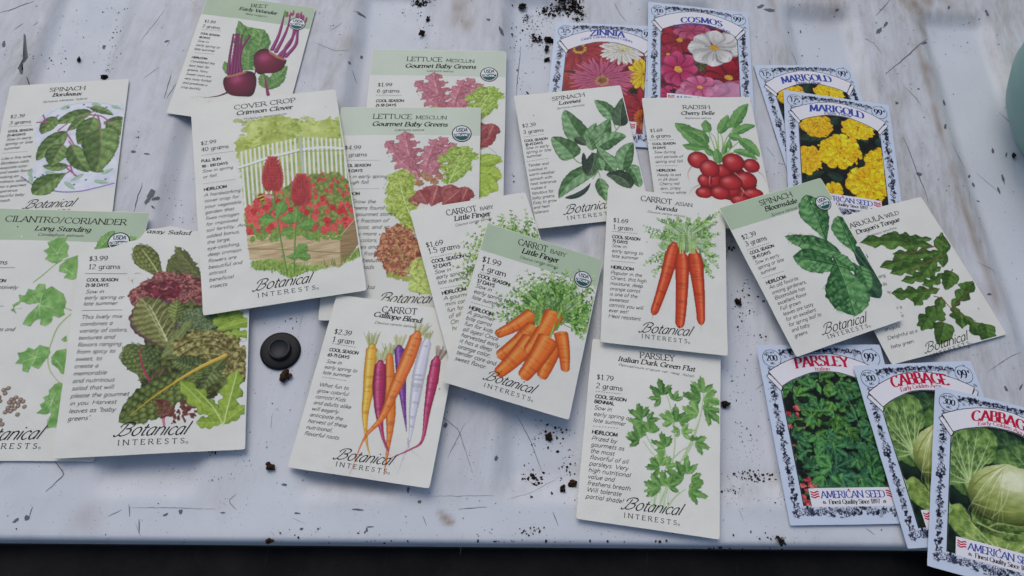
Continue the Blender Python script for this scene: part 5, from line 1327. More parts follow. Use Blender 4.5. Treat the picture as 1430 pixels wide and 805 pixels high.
def p_calliope():
    p = Packet('calliope', 'S', 'cream packet with a row of yellow, pink, orange, purple and white carrots', 1.0, 8); p.envelope(); z = p.zoom(400, 400, 2.775)
    pl = p.plate(z, 230, 120, 630, 750)
    tops = ((332, 232, 16, 55, 0), (366, 296, 12, 50, .1), (400, 272, 14, 50, .0), (437, 238, 12, 52, .05), (546, 212, 10, 40, .1), (590, 280, 14, 50, .35), (512, 186, 22, 50, .4))

    def tuft(x, y, hw, h, lean, seed, cs):
        rr = random.Random(seed)
        for i in range(11):
            a = lean + (i - 5) / 5 * .28; l = h * rr.uniform(.7, 1.1)
            strk(pl, z, [(x + (i - 5) / 5 * hw * .7, y + 4), (x + (i - 5) / 5 * hw + l * math.sin(a), y - l * math.cos(a))], 5.5, rr.choice(cs), 4)
    gt = ('a9ad82', 'c2c29a', '8f9668', 'b3b58c'); pt = ('8d8078', 'a89a88', 'a3a080', '7c6a6c')
    defs = (('c.398', [(400, 265), (402, 400), (404, 520), (395, 620), (378, 730)], [15, 22, 21, 9, 2], ('9d4d1c', 'd07a32', 'e59a58'), 2),
            ('y', [(332, 232), (318, 400), (306, 500), (312, 600), (326, 665)], [23, 25, 19, 8, 2], ('9c7322', 'd6a23c', 'eccb72'), 0),
            ('m', [(365, 296), (360, 400), (362, 500), (376, 590), (396, 640)], [22, 27, 20, 9, 3], ('5f1434', 'a52f5c', 'c96f92'), 1),
            ('p', [(437, 236), (444, 330), (454, 450), (466, 562)], [20, 21, 11, 2], ('3a1950', '74398c', 'a474b4'), 3),
            ('w', [(546, 208), (516, 330), (492, 480), (476, 600), (430, 725)], [20, 27, 19, 6, 1.2], ('9a97a0', 'c4c3cb', 'd9d8dd'), 4),
            ('r', [(582, 278), (564, 380), (546, 480), (527, 595), (484, 630), (400, 668)], [20, 24, 16, 9, 4, 2], ('6a1534', 'ac3460', 'cf7896'), 5),
            ('o', [(507, 184), (470, 285), (420, 400), (370, 510), (302, 590), (246, 728)], [26, 29, 23, 13, 4, 1.2], ('a14d18', 'd6763a', 'eaa062'), 6))
    idx = {0: 0, 1: 1, 2: 2, 3: 3, 4: 4, 5: 5, 6: 6}
    for nm, mid, wd, cs, ti in defs:
        t = tops[ti]; tuft(*t, ti, pt if ti in (5,) else gt)
        P = smooth_pts(z(mid), 5); W = np.interp(np.linspace(0, 1, 40), np.linspace(0, 1, len(wd)), wd) * z.k; W[0] *= .55
        pl.blade(P, W, s_root(*cs, rings=22, seed=ti), edge=.03)
    strk(pl, z, [(470, 590), (480, 630), (530, 672)], 3, '9c8790', 1.5); strk(pl, z, [(380, 620), (415, 680), (425, 715)], 3, 'b59aa4', 1.5)
    strk(pl, z, [(326, 660), (328, 745)], 3, 'c9ab6c', 1.2)
    p.plate_mesh('carrot_illustration', pl, MAT['print'])
    p.titles(z, [('CARROT', 368, 100, 503, 110, 28, 'rom'), ('Calliope Blend', 336, 115, 520, 143, 21, 'bolditalic'), ('Daucus carota sativus', 341, 143, 500, 162, 11, 'lightitalic')])
    p.words('price_lettering', z, [(['$2.39', '1 gram'], 184, 182, 177, 212, 21, 'romtext', 1.15)])
    p.words('season_lettering', z, [(['COOL SEASON', '65-75 DAYS'], 166, 248, 160, 268, 13, 'bold', 1.3)])
    p.words('description_lettering', z, [(['Sow in', 'early spring to', 'late summer'], 154, 294, 140, 337, 15, 'italic', 1.12),
            (['What fun to', 'grow colorful', 'carrots! Kids', 'and adults alike', 'will eagerly', 'anticipate the', 'harvest of these', 'nutritional,', 'flavorful roots.'], 126, 384, 68, 574, 15, 'italic', 1.15)])
    p.rules(z, [(178, 220, 272, 236), (140, 349, 236, 365)])
    p.brand(*z((188, 668), (402, 694), (190, 696), (388, 726)), z.k)


def lf_art(p, z):
    pl = Plate(*(lambda P: (P[:, 0].min(), P[:, 1].min(), min(p.W / 2, P[:, 0].max()), P[:, 1].max()))(z((290, 250), (680, 300), (640, 680), (260, 640))))
    rr = random.Random(2); cs = ('47702f', '6d9a4a', '93b765', '3c6229', 'a8c47c', '80a856')
    base = (505, 455)
    area(pl, z, [(400, 400), (420, 350), (470, 320), (530, 315), (580, 345), (610, 400), (600, 460), (560, 450), (500, 430), (440, 420)], s_noise('4f7a34', '8fb45e', 1.0, 2, 2.6), 1.6, 1.4, .75)
    for i in range(44):
        a = -3.05 + 3.25 * (i / 43); L = 190 + 25 * math.sin(i * 2.3) - 45 * abs(math.cos(a)) ** 2 * (a > -.7)
        t = (base[0] + L * math.cos(a) * 1.02, base[1] + 5 + L * math.sin(a) * .92)
        b = (base[0] + rr.uniform(-45, 45), base[1] - rr.uniform(0, 40)); P = z(b, t)
        feather(pl, P[0], P[1], 4.8, cs, i, .62)
    for t in ((330, 435), (345, 405), (600, 505), (620, 440), (610, 480), (380, 400)):
        P = z((470 if t[0] < 450 else 530, 440), t); feather(pl, P[0], P[1], 4.2, cs, t[0], .6)
    for i in range(12):
        x = 440 + i * 9; strk(pl, z, [(x, 470 - (i % 3) * 8), (x + 10, 400 - (i % 4) * 9)], 7, rr.choice(('6f9440', '8fae58', '557a34')), 3)
    c = ('9c4114', 'd8702e', 'ee9a54')
    for i, (b, t, w, hl) in enumerate((((440, 425), (312, 497), 21, -.3), ((448, 468), (318, 570), 26, -.3), ((436, 505), (314, 628), 27, -.3), ((512, 418), (416, 556), 28, -.3), ((508, 515), (462, 640), 25, -.2), ((527, 482), (543, 618), 21, .2), ((492, 500), (398, 640), 30, -.3))):
        P = z(b, t); pl.blade(curve(P[0], P[1], .03), w_shape('blunt', w * 1.2 * z.k), s_root(*c, rings=14, seed=i, hl=hl), edge=.02)
        e = P[1]; d = (P[1] - P[0]) / np.linalg.norm(P[1] - P[0]); pl.line([e, e + d * 2.4 + [.3 * (i % 3 - 1), 0]], .3, 'a5998c', .1)
    for x, y in ((442, 440), (455, 455), (500, 480), (515, 470), (495, 492), (520, 430)):
        strk(pl, z, [(x, y + 8), (x + 12, y - 28)], 8, rr.choice(('6f9440', '8fae58')), 4)
    p.plate_mesh('carrot_illustration', pl, MAT['print'])


def p_lf():
    b = Packet('lfback', 'S', 'plain cream baby carrot packet half hidden under the green-topped one', .9, 9); b.envelope(); zb = b.zoom(560, 260, 2.369)
    f = Packet('lforg', 'S', 'cream packet with a sage green top and a bunch of stubby orange baby carrots', 1.0, 10); f.envelope(); z = f.zoom(560, 260, 2.369)
    f.band(float(z((260, 212), (640, 330)).mean(0)[1]))
    lf_art(f, z); lf_art(b, z)
    f.seal(z((602, 310))[0], 30 * z.k)
    for p, zz, r in ((f, z, [('CARROT', 387, 194, 483, 220, 23, 'rom'), ('BABY', 494, 222, 546, 236, 14, 'rom'), ('Little Finger', 400, 222, 520, 256, 19, 'bolditalic'), ('Daucus carota sativus', 393, 240, 518, 275, 10, 'lightitalic')]),
                     (b, zb, [('CARROT', 152, 99, 252, 84, 22, 'rom'), ('BABY', 264, 82, 307, 75, 13, 'rom'), ('Little Finger', 178, 117, 297, 99, 18, 'bolditalic'), ('Daucus carota sativus', 181, 136, 300, 112, 9, 'lightitalic')])):
        p.titles(zz, r)
    f.words('price_lettering', z, [(['$1.99', '1 gram'], 266, 250, 263, 278, 20, 'romtext', 1.15)])
    b.words('price_lettering', zb, [(['$1.69', '1.5 grams'], 84, 206, 92, 226, 18, 'romtext', 1.15)])
    f.words('season_lettering', z, [(['COOL SEASON', '57 DAYS'], 253, 302, 250, 320, 12, 'bold', 1.3), (['HEIRLOOM'], 224, 408, 224, 408, 12, 'bold', 1.3)])
    b.words('season_lettering', zb, [(['COOL SEASON', '57 DAYS'], 103, 258, 108, 276, 12, 'bold', 1.3), (['HEIRLOOM'], 137, 363, 137, 363, 12, 'bold', 1.3)])
    f.words('description_lettering', z, [(['Sow in', 'early spring to', 'late summer'], 245, 336, 233, 373, 13.5, 'italic', 1.12), (['A gourmet', 'bite carrot', 'fun for kids of', 'all ages! Once', 'harvested early', 'it has a deep', 'orange color,', 'tender core and', 'sweet flavor.'], 218, 424, 176, 576, 13.5, 'italic', 1.12)])
    b.words('description_lettering', zb, [(['Sow in', 'early spring to', 'late summer'], 112, 294, 122, 329, 13.5, 'italic', 1.12), (['A gourmet', 'mini carrot', 'fun for kids', 'of all ages!', 'Once', 'harvested'], 142, 381, 170, 480, 13.5, 'italic', 1.12)])
    f.rules(z, [(262, 286, 335, 308), (232, 386, 306, 408)]); b.rules(zb, [(97, 240, 172, 226), (130, 342, 205, 330)])
    f.brand(*z((276, 640), (434, 688), (274, 664), (428, 712)), z.k)


def p_lavewa():
    p = Packet('lavewa', 'S', 'plain cream packet with dark glossy loose spinach leaves, below the zinnia packet', .9, 11); p.envelope(); z = p.zoom(710, 110, 3.835)
    pl = p.plate(z, 215, 95, 735, 680)
    for pts in ([(345, 428), (380, 455), (440, 460)], [(400, 300), (420, 340), (450, 380)], [(568, 290), (600, 252)], [(640, 465), (664, 497)], [(445, 400), (470, 470), (490, 530)], [(490, 485), (450, 540)], [(560, 235), (575, 275)], [(600, 300), (570, 300), (540, 330)]):
        strk(pl, z, pts, 9, '7f9d6c', 6)
    L = lambda i, d='33572f', l='98bb8c': s_leaf(d, l, 'b5cba6', 5, .9, i, .06, .55, 2.4, .05, .6, .22)
    for i, (b, t, w, k, bd, dk) in enumerate((((565, 230), (458, 118), 46, 'ov', -.08, 0), ((600, 258), (622, 98), 44, 'spade', .05, 1), ((405, 345), (300, 170), 66, 'spade', .04, 0), ((410, 345), (470, 240), 30, 'ov', 0, 0), ((350, 320), (430, 362), 24, 'ov', 0, 1), ((350, 430), (228, 318), 66, 'spade', -.05, 0),
            ((640, 465), (700, 585), 50, 'ov', .08, 0), ((612, 500), (672, 342), 50, 'ov', .1, 0), ((655, 590), (520, 520), 46, 'ov', -.2, 1), ((485, 535), (525, 660), 36, 'ov', 0, 0), ((490, 480), (268, 645), 48, 'ov', -.12, 0), ((455, 400), (420, 525), 40, 'ov', .1, 1),
            ((455, 380), (540, 222), 60, 'spade', 0, 0), ((480, 370), (632, 310), 52, 'spade', .1, 0), ((450, 390), (425, 310), 26, 'ov', 0, 0), ((475, 360), (575, 500), 52, 'obov', -.06, 0), ((480, 430), (500, 500), 30, 'ov', 0, 0))):
        leaf(pl, z, b, t, w, L(i, '24332a', '66805e') if dk else L(i), k, bend=bd, seed=i, edge=.05, escale=1.6)
    strk(pl, z, [(470, 360), (500, 420), (560, 490)], 6, 'aec29c', 3, .7); strk(pl, z, [(455, 365), (500, 320), (545, 290)], 4, '2c4a2c', 2, .8); strk(pl, z, [(500, 350), (530, 380), (560, 410)], 4, '2c4a2c', 2, .7)
    leaf(pl, z, (300, 640), (440, 560), 16, s_leaf('20302a', '44584a', '55695a', 4), 'ov', bend=-.15); leaf(pl, z, (400, 400), (412, 520), 15, s_leaf('20302a', '3c5044', '44584a', 4), 'ov')
    p.plate_mesh('spinach_illustration', pl, MAT['print'])
    p.titles(z, [('SPINACH', 234, 121, 410, 96, 25, 'rom'), ('Lavewa', 270, 143, 385, 127, 22, 'bolditalic'), ('Spinacia oleracea', 258, 168, 405, 148, 12, 'lightitalic')])
    p.words('price_lettering', z, [(['$2.39', '3 grams'], 75, 263, 80, 297, 22, 'romtext', 1.15)])
    p.words('season_lettering', z, [(['COOL SEASON', '30-45 DAYS'], 85, 342, 90, 362, 14, 'bold', 1.3)])
    p.words('description_lettering', z, [(['Sow in early', 'spring or late', 'summer'], 92, 382, 98, 427, 17, 'italic', 1.1), (['Tender and', 'luscious in', 'warm weather', 'spinach with', 'heat tolerance', 'makes it', 'fabulous for', 'baby greens.', 'Easy to grow', 'and heat', 'tolerant.'], 104, 475, 138, 725, 16, 'italic', 1.1)])
    p.rules(z, [(84, 314, 195, 300), (100, 446, 215, 430)])
    p.brand(*z((302, 728), (548, 692), (315, 757), (560, 728)), z.k)


def p_radish():
    p = Packet('radish', 'S', 'plain cream packet with a bunch of round red radishes', .9, 12); p.envelope(); z = p.zoom(880, 120, 4.471)
    pl = p.plate(z, 265, 100, 870, 760)
    for pts in ([(545, 480), (520, 380), (485, 290)], [(555, 480), (548, 380), (545, 300)], [(560, 470), (590, 350), (640, 270)], [(570, 470), (600, 360), (680, 300)], [(540, 470), (500, 400), (470, 340)], [(575, 460), (620, 400), (690, 340)], [(550, 480), (510, 430), (440, 390)], [(580, 440), (630, 420), (680, 420)], [(552, 470), (530, 340), (500, 300)], [(565, 460), (575, 350), (560, 300)]):
        strk(pl, z, pts, 12, '7f9f55', 7); strk(pl, z, [(x - 2, y) for x, y in pts], 4, 'b9cc94', 2)
    L = lambda i: s_leaf('45743a', '8ab36e', 'b3cd98', 6, .9, i, .07, .35, 2.4, .06, .6, .18)
    for i, (b, t, w, k, bd) in enumerate((((495, 295), (470, 215), 34, 'ov', .1), ((490, 290), (275, 232), 40, 'obov', .14), ((475, 370), (440, 285), 34, 'ov', 0), ((490, 395), (298, 255), 42, 'ov', .05), ((480, 390), (322, 370), 30, 'lobed', .06), ((520, 440), (460, 390), 26, 'ov', 0), ((548, 300), (608, 182), 38, 'ov', -.05), ((605, 265), (655, 210), 24, 'ov', 0), ((640, 270), (738, 110), 42, 'ov', .06),
            ((640, 310), (792, 248), 32, 'ov', .1), ((610, 320), (700, 340), 30, 'ov', .1), ((675, 335), (808, 445), 42, 'ov', .08), ((640, 410), (795, 465), 28, 'ov', .12), ((620, 400), (615, 330), 18, 'ov', 0), ((550, 490), (535, 395), 32, 'ov', 0), ((575, 430), (600, 370), 18, 'ov', 0))):
        leaf(pl, z, b, t, w, L(i), k, bend=bd, seed=i, edge=.12, lobes=3, deep=.3, escale=2)
    for pts in ([(378, 510), (358, 550), (372, 612)], [(440, 618), (400, 635), (368, 672)], [(790, 530), (830, 560), (855, 615)], [(760, 630), (800, 650), (820, 670)]):
        strk(pl, z, pts, 10, 'c59a90', 2)
    area(pl, z, [(440, 560), (560, 500), (700, 520), (790, 620), (780, 690), (700, 740), (560, 700), (430, 680)], s_noise('5a1215', '7e1c20', 3, 2), .5)
    for i, (x, y, rx, ry) in enumerate(((570, 535, 50, 48), (510, 590, 60, 50), (755, 500, 50, 48), (463, 592, 42, 42), (660, 680, 60, 50), (620, 650, 60, 50), (720, 590, 66, 58), (422, 466, 62, 60), (492, 520, 58, 62), (765, 675, 60, 36), (460, 668, 50, 38), (560, 668, 56, 48), (685, 715, 56, 36), (642, 480, 65, 62), (625, 606, 70, 52))):
        pl.ell(z((x, y))[0], rx * 1.09 * z.k, ry * 1.09 * z.k, s_ball('6a1418', 'b03034', 'd8807a', i))
    for pts in ([(495, 570), (492, 600), (496, 632)], [(650, 545), (690, 580), (712, 615)], [(690, 640), (705, 660), (690, 700)], [(700, 655), (740, 690)]):
        strk(pl, z, pts, 5, 'd0a097', 1.5)
    p.plate_mesh('radish_illustration', pl, MAT['print'])
    p.titles(z, [('RADISH', 328, 147, 498, 146, 30, 'rom'), ('Cherry Belle', 315, 183, 524, 182, 26, 'bolditalic'), ('Raphanus sativus', 338, 209, 502, 210, 13, 'italic')])
    p.words('price_lettering', z, [(['$1.69', '6 grams'], 124, 289, 132, 324, 24, 'romtext', 1.15)])
    p.words('season_lettering', z, [(['COOL SEASON', '24 DAYS'], 138, 369, 140, 394, 16, 'bold', 1.3), (['HEIRLOOM'], 166, 536, 166, 536, 17, 'bold', 1.3)])
    p.words('description_lettering', z, [(['Sow during', 'cool periods of', 'spring and fall.'], 148, 422, 156, 481, 19, 'italic', 1.15), (['Ready to eat', 'in 24 days!', 'Cherry red', 'skin, crispy', 'interior white', 'flesh.'], 168, 565, 200, 706, 18, 'italic', 1.15)])
    p.rules(z, [(122, 338, 275, 337), (160, 500, 300, 499)])


def p_kuroda():
    p = Packet('kuroda', 'S', 'plain cream packet with three long red-orange carrots and feathery tops', 1.1, 13); p.envelope(); z = p.zoom(830, 250, 3.22)
    pl = p.plate(z, 205, 140, 585, 715)
    area(pl, z, [(300, 260), (310, 215), (370, 195), (430, 200), (490, 200), (530, 250), (520, 320), (480, 340), (440, 300), (400, 300), (350, 320), (290, 320)], s_noise('5a8540', '9dbd70', 1.0, 3, 2.6), 1.8, 1.4, .6)
    rr = random.Random(6); cs = ('5a8540', '7fa65c', '9dbd78', '4c7536', 'b3cb90', '86aa62')
    for i, (b, t) in enumerate((((400, 260), (225, 215)), ((400, 290), (255, 265)), ((395, 300), (240, 380)), ((400, 300), (270, 440)), ((395, 250), (285, 185)), ((400, 240), (330, 180)), ((405, 240), (375, 178)), ((415, 240), (420, 180)), ((430, 240), (470, 180)), ((440, 240), (520, 180)), ((450, 230), (560, 152)), ((450, 250), (545, 195)), ((450, 265), (560, 250)),
            ((450, 290), (540, 300)), ((460, 310), (555, 350)), ((460, 320), (555, 400)), ((470, 330), (530, 445)), ((470, 320), (505, 420)), ((390, 310), (225, 390)), ((400, 320), (260, 420)), ((400, 270), (235, 240)), ((440, 280), (500, 230)), ((400, 270), (320, 235)), ((400, 280), (290, 300)), ((395, 320), (300, 350)))):
        P = z(b, t); feather(pl, P[0], P[1], 4.3, cs, i, .58)
    for i in range(14):
        x = 375 + i * 6; strk(pl, z, [(x, 335 if i < 8 else 330), (x + rr.uniform(-8, 8), 235 + rr.uniform(-15, 30))], 6, rr.choice(('79a052', '9cb870', '628a42')), 3)
    c = ('86250f', 'c24a2a', 'e07a50')
    for i, (b, t, w, w2) in enumerate((((358, 302), (262, 618), 31, 19), ((446, 334), (480, 662), 36, 19), ((392, 338), (382, 676), 33, 22))):
        P = z(b, t); W = np.interp(np.linspace(0, 1, 40), [0, .03, .15, .8, .93, .98, 1], [w * .5, w * .8, w, w2 * 1.1, w2, w2 * .6, 1]) * z.k
        pl.blade(curve(P[0], P[1], .015), W, s_root(*c, rings=20, seed=i, hl=.25 if i else -.3), edge=.02)
        strk(pl, z, [t, (t[0] - 3, t[1] + 30)], 3, 'ab9a8c', 1)
    for x in (385, 395, 432, 440, 448):
        strk(pl, z, [(x, 338), (x + 2, 290)], 7, 'a3bd78', 4)
    p.plate_mesh('carrot_illustration', pl, MAT['print'])
    p.titles(z, [('CARROT', 208, 99, 347, 117, 27, 'rom'), ('ASIAN', 364, 120, 440, 129, 18, 'rom'), ('Kuroda', 275, 139, 370, 150, 20, 'bolditalic'), ('Daucus carota sativus', 238, 153, 406, 176, 11, 'lightitalic')])
    p.words('price_lettering', z, [(['$1.69', '1 gram'], 84, 196, 83, 227, 21, 'romtext', 1.15)])
    p.words('season_lettering', z, [(['COOL SEASON', '75 DAYS'], 79, 267, 79, 287, 14, 'bold', 1.3), (['HEIRLOOM'], 74, 405, 74, 405, 15, 'bold', 1.3)])
    p.words('description_lettering', z, [(['Sow in', 'early spring to', 'late summer'], 78, 308, 76, 354, 16, 'italic', 1.12), (['Popular in the', 'Orient, this high', 'moisture, deep', 'orange carrot', 'is one of the', 'sweetest', 'carrots you will', 'ever eat!', 'Heat resistant.'], 72, 430, 62, 624, 16, 'italic', 1.12)])
    p.rules(z, [(80, 238, 195, 250), (76, 370, 187, 382)])
    p.brand(*z((206, 690), (430, 708), (212, 716), (418, 740)), z.k)


def p_parsley():
    p = Packet('parsley', 'S', 'plain cream packet with a stalk of flat parsley leaves, at the bottom right of centre', 1.1, 14); p.envelope(); z = p.zoom(800, 460, 2.682)
    pl = p.plate(z, 190, 150, 556, 690)
    for pts in ([(300, 670), (320, 590), (350, 500), (300, 470), (262, 420)], [(320, 672), (360, 560), (400, 500), (440, 420), (480, 320)], [(335, 675), (350, 600), (375, 480), (380, 400), (375, 300)], [(350, 672), (380, 630), (420, 600)], [(300, 665), (310, 590), (322, 520)], [(345, 490), (290, 430), (245, 330)], [(360, 500), (400, 460), (450, 430)], [(380, 400), (360, 280), (335, 220)], [(400, 500), (440, 440), (475, 330), (490, 240)], [(345, 470), (340, 430)]):
        strk(pl, z, pts, 7, '93ae78', 4); strk(pl, z, [(x - 1, y) for x, y in pts], 2.5, 'bfd0a8', 1.2)
    for x in (290, 305, 322, 340, 352):
        strk(pl, z, [(x + 6, 600), (x, 675)], 8, 'b9c9a6', 3, .7)
    cols = [('3f6b30', '7fa660', '97b87c'), ('35602c', '739c54', '8aae6e'), ('4d7a38', '8fb46c', 'a5c286')]
    for i, (x, y, a, sz) in enumerate(((335, 250, 105, 62), (375, 270, 75, 42), (330, 262, 190, 44), (485, 240, 95, 62), (480, 262, 175, 66), (488, 262, -5, 66), (470, 320, 165, 62), (485, 300, 10, 40), (500, 300, -35, 66), (385, 350, 100, 60), (375, 345, 170, 52), (395, 350, 20, 40), (258, 335, 110, 56), (262, 345, 185, 48), (275, 345, 20, 44), (255, 410, 120, 66), (250, 415, 185, 46), (285, 390, 80, 48), (345, 445, 110, 56), (345, 450, 200, 36), (405, 390, 20, 44), (400, 380, 200, 30), (455, 425, -10, 52), (455, 420, 120, 24),
            (330, 515, 100, 56), (325, 520, 190, 50), (345, 515, 20, 42), (425, 545, 95, 60), (415, 560, 165, 62), (440, 560, -5, 44), (345, 590, 105, 56), (330, 595, 175, 60), (355, 590, 30, 48), (300, 600, 200, 32), (430, 605, -5, 62), (435, 600, 30, 30))):
        palmate(pl, z((x, y))[0], R(a) - .03, sz * 1.28 * z.k, cols, i, .72)
    p.plate_mesh('parsley_illustration', pl, MAT['print'])
    p.titles(z, [('PARSLEY', 250, 107, 380, 121, 25, 'rom'), ('Italian Dark Green Flat', 168, 118, 456, 159, 19, 'bolditalic'), ('Petroselinum crispum var. neap. Italian', 170, 137, 452, 181, 10, 'lightitalic')])
    p.words('price_lettering', z, [(['$1.79', '2 grams'], 88, 187, 86, 219, 20, 'romtext', 1.15)])
    p.words('season_lettering', z, [(['COOL SEASON', 'BIENNIAL'], 83, 256, 80, 275, 13, 'bold', 1.3), (['HEIRLOOM'], 71, 390, 71, 390, 14, 'bold', 1.3)])
    p.words('description_lettering', z, [(['Sow in', 'early spring or', 'late summer'], 79, 299, 75, 346, 16, 'italic', 1.12), (['Prized by', 'gourmets as', 'the most', 'flavorful of all', 'parsleys. Very', 'high nutritional', 'value and', 'freshens breath.', 'Will tolerate', 'partial shade!'], 69, 414, 47, 632, 16, 'italic', 1.15)])
    p.rules(z, [(85, 232, 182, 244), (75, 362, 172, 372)])
    p.brand(*z((186, 672), (400, 698), (190, 704), (388, 734)), z.k)


def p_bloom():
    p = Packet('bloom', 'S', 'cream packet with a sage green top and crinkled spinach leaves, over the arugula packet', 1.1, 15); p.envelope(); z = p.zoom(1000, 240, 2.876)
    p.band(float(z((60, 245), (330, 145)).mean(0)[1]))
    pl = p.plate(z, 240, 60, 700, 620)
    L = lambda i, d='1f4d28', l='80b072': s_leaf(d, l, '8fb47e', 6, .9, i, .07, .6, 1.7, .05, .5, .2)
    for i, (b, t, w, k, dk) in enumerate((((560, 300), (670, 445), 40, 'ov', 1), ((540, 360), (660, 510), 48, 'obov', 1), ((500, 330), (345, 330), 26, 'ov', 1), ((500, 330), (272, 262), 42, 'ov', 0), ((445, 285), (360, 92), 62, 'obov', 0), ((560, 335), (487, 178), 52, 'obov', 0), ((470, 340), (560, 400), 34, 'ov', 0), ((520, 390), (305, 345), 52, 'obov', 0), ((580, 380), (615, 480), 34, 'ov', 0), ((475, 350), (560, 582), 92, 'obov', 0))):
        leaf(pl, z, b, t, w, L(i, '18372a', '466a4a') if dk else L(i), k, edge=.09, seed=i, escale=2.2)
    rr = random.Random(3)        # puckers of the savoyed leaves
    for i in range(150):
        fr = rr.choice(((400, 185, 48, 80), (510, 470, 80, 90), (390, 365, 70, 40), (530, 250, 36, 60), (360, 280, 70, 20), (540, 540, 60, 30)))
        x, y = fr[0] + fr[2] * rr.uniform(-1, 1), fr[1] + fr[3] * rr.uniform(-1, 1); r = rr.uniform(9, 20); q = z((x, y))[0]
        ju, iv = int((q[0] - pl.u0) / pl.px), int((q[1] - pl.v0) / pl.px)
        if 0 <= iv < pl.H and 0 <= ju < pl.W and pl.a[iv, ju] > .9:
            strk(pl, z, [(x - r, y + r * .2), (x - r * .2, y - r * .7), (x + r, y - r * .1)], 3, '1c4224', 1.5, .55)
            pl.ell(z((x, y + r * .2))[0], r * .5 * z.k, r * .35 * z.k, '8ab679', rot=rr.uniform(0, 3), edge=.3, alpha=.35)
    for pts in ([(445, 285), (410, 200), (372, 110)], [(475, 355), (510, 440), (550, 560)], [(515, 388), (420, 362), (330, 350)], [(556, 330), (525, 260), (498, 195)], [(500, 328), (400, 300), (290, 268)]):
        strk(pl, z, pts, 5, '1d4426', 2, .8); strk(pl, z, [(x + 3, y - 2) for x, y in pts], 2, '98bd88', 1, .6)
    for pts in ([(560, 330), (610, 390), (660, 440)], [(545, 350), (600, 430), (650, 480)]):
        strk(pl, z, pts, 3, '8aa884', 1.5, .7)
    p.plate_mesh('spinach_illustration', pl, MAT['print'])
    p.seal(z((430, 128))[0], 33 * z.k)
    p.titles(z, [('SPINACH', 178, 138, 308, 100, 23, 'rom'), ('Bloomsdale', 198, 161, 326, 125, 20, 'bolditalic'), ('Spinacia oleracea', 222, 181, 326, 150, 11, 'lightitalic')])
    p.words('price_lettering', z, [(['$2.39', '3 grams'], 106, 275, 120, 301, 19, 'romtext', 1.12)])
    p.words('season_lettering', z, [(['COOL SEASON', '28-45 DAYS'], 138, 334, 147, 353, 12, 'bold', 1.25), (['HEIRLOOM'], 203, 455, 203, 455, 13, 'bold', 1.25)])
    p.words('description_lettering', z, [(['Sow in early', 'spring or late', 'summer'], 158, 374, 180, 414, 14, 'italic', 1.12), (['An old favorite', 'among gardeners,', 'Bloomsdale has', 'excellent flavor.', 'Full grown', 'leaves are tasty', 'for an excellent', 'for spring leaf to', 'and baby', 'greens.'], 214, 474, 316, 668, 14, 'italic', 1.1)])
    p.rules(z, [(124, 316, 215, 287), (188, 428, 272, 402)])
    p.brand(*z((432, 654), (604, 604), (450, 671), (612, 626)), z.k)


def p_arugula():
    p = Packet('arugula', 'S', 'plain cream packet with jagged arugula leaves, rightmost of the vegetable packets', .9, 16); p.envelope(); z = p.zoom(1000, 240, 2.876)
    pl = p.plate(z, 560, 225, 1130, 700)
    L = lambda i: s_leaf('28451a', '6f9446', '8a8452', 5, .9, i, .06, .4, 2.2, .05, .55, .18)
    for i, (b, t, w, n, bd) in enumerate((((865, 268), (680, 245), 30, 4, .08), ((870, 300), (572, 285), 42, 4, -.05), ((905, 385), (905, 240), 36, 2, 0), ((850, 330), (650, 385), 34, 4, 0), ((900, 320), (700, 330), 36, 4, .05), ((915, 345), (690, 410), 36, 5, 0), ((900, 380), (735, 440), 28, 4, .06), ((890, 330), (820, 420), 30, 3, 0), ((935, 300), (880, 260), 30, 3, 0), ((830, 290), (740, 300), 30, 3, 0),
            ((892, 470), (695, 488), 40, 4, .06), ((830, 490), (790, 540), 24, 2, 0), ((905, 405), (820, 455), 26, 3, .1), ((945, 400), (915, 475), 34, 1, 0), ((900, 500), (800, 620), 44, 3, .12), ((870, 540), (820, 640), 34, 2, 0), ((940, 545), (1035, 435), 34, 3, 0), ((985, 500), (1000, 440), 28, 2, 0), ((950, 540), (965, 600), 30, 2, 0), ((975, 560), (985, 632), 26, 2, 0), ((990, 575), (1125, 690), 40, 3, -.05), ((1080, 610), (1100, 695), 36, 1, 0), ((912, 605), (888, 695), 40, 1, .05))):
        leaf(pl, z, b, t, w, L(i), 'lobed' if n > 1 else 'spade', bend=bd, lobes=n, deep=.55, edge=.12, seed=i, escale=2.2)
    for pts in ([(890, 295), (800, 320), (700, 350)], [(905, 335), (830, 370), (760, 410)], [(870, 500), (900, 510), (940, 550), (985, 578), (1040, 600)], [(905, 605), (895, 625)], [(945, 392), (935, 410)], [(892, 470), (830, 478)], [(940, 550), (985, 510), (1015, 470)]):
        strk(pl, z, pts, 6, '6f5a38', 3)
    p.plate_mesh('arugula_illustration', pl, MAT['print'])
    p.titles(z, [('ARUGULA', 538, 228, 670, 190, 23, 'rom'), ('WILD', 680, 186, 735, 170, 17, 'rom'), ("Dragon's Tongue", 562, 252, 736, 198, 19, 'bolditalic'), ('Diplotaxis tenuifolia', 602, 265, 722, 228, 10, 'lightitalic')])
    p.words('description_lettering', z, [(['adds tang', 'to salads', 'and baby', 'mixes.', 'makes for a', 'spectacular', 'arugula.', 'Delightful as a', 'baby green.'], 600, 440, 702, 710, 14, 'italic', 1.12)])
    p.words('price_lettering', z, [(['$1.79', '500 mg'], 520, 330, 534, 360, 18, 'romtext', 1.1)])
    p.brand(*z((842, 728), (1010, 675), (865, 747), (1020, 694)), z.k)


for _f in (p_beet, p_bordeaux, p_lettuces, p_cilantro, p_sassy, p_cover, p_calliope, p_lf, p_lavewa, p_radish, p_kuroda, p_parsley, p_arugula, p_bloom):
    _f()

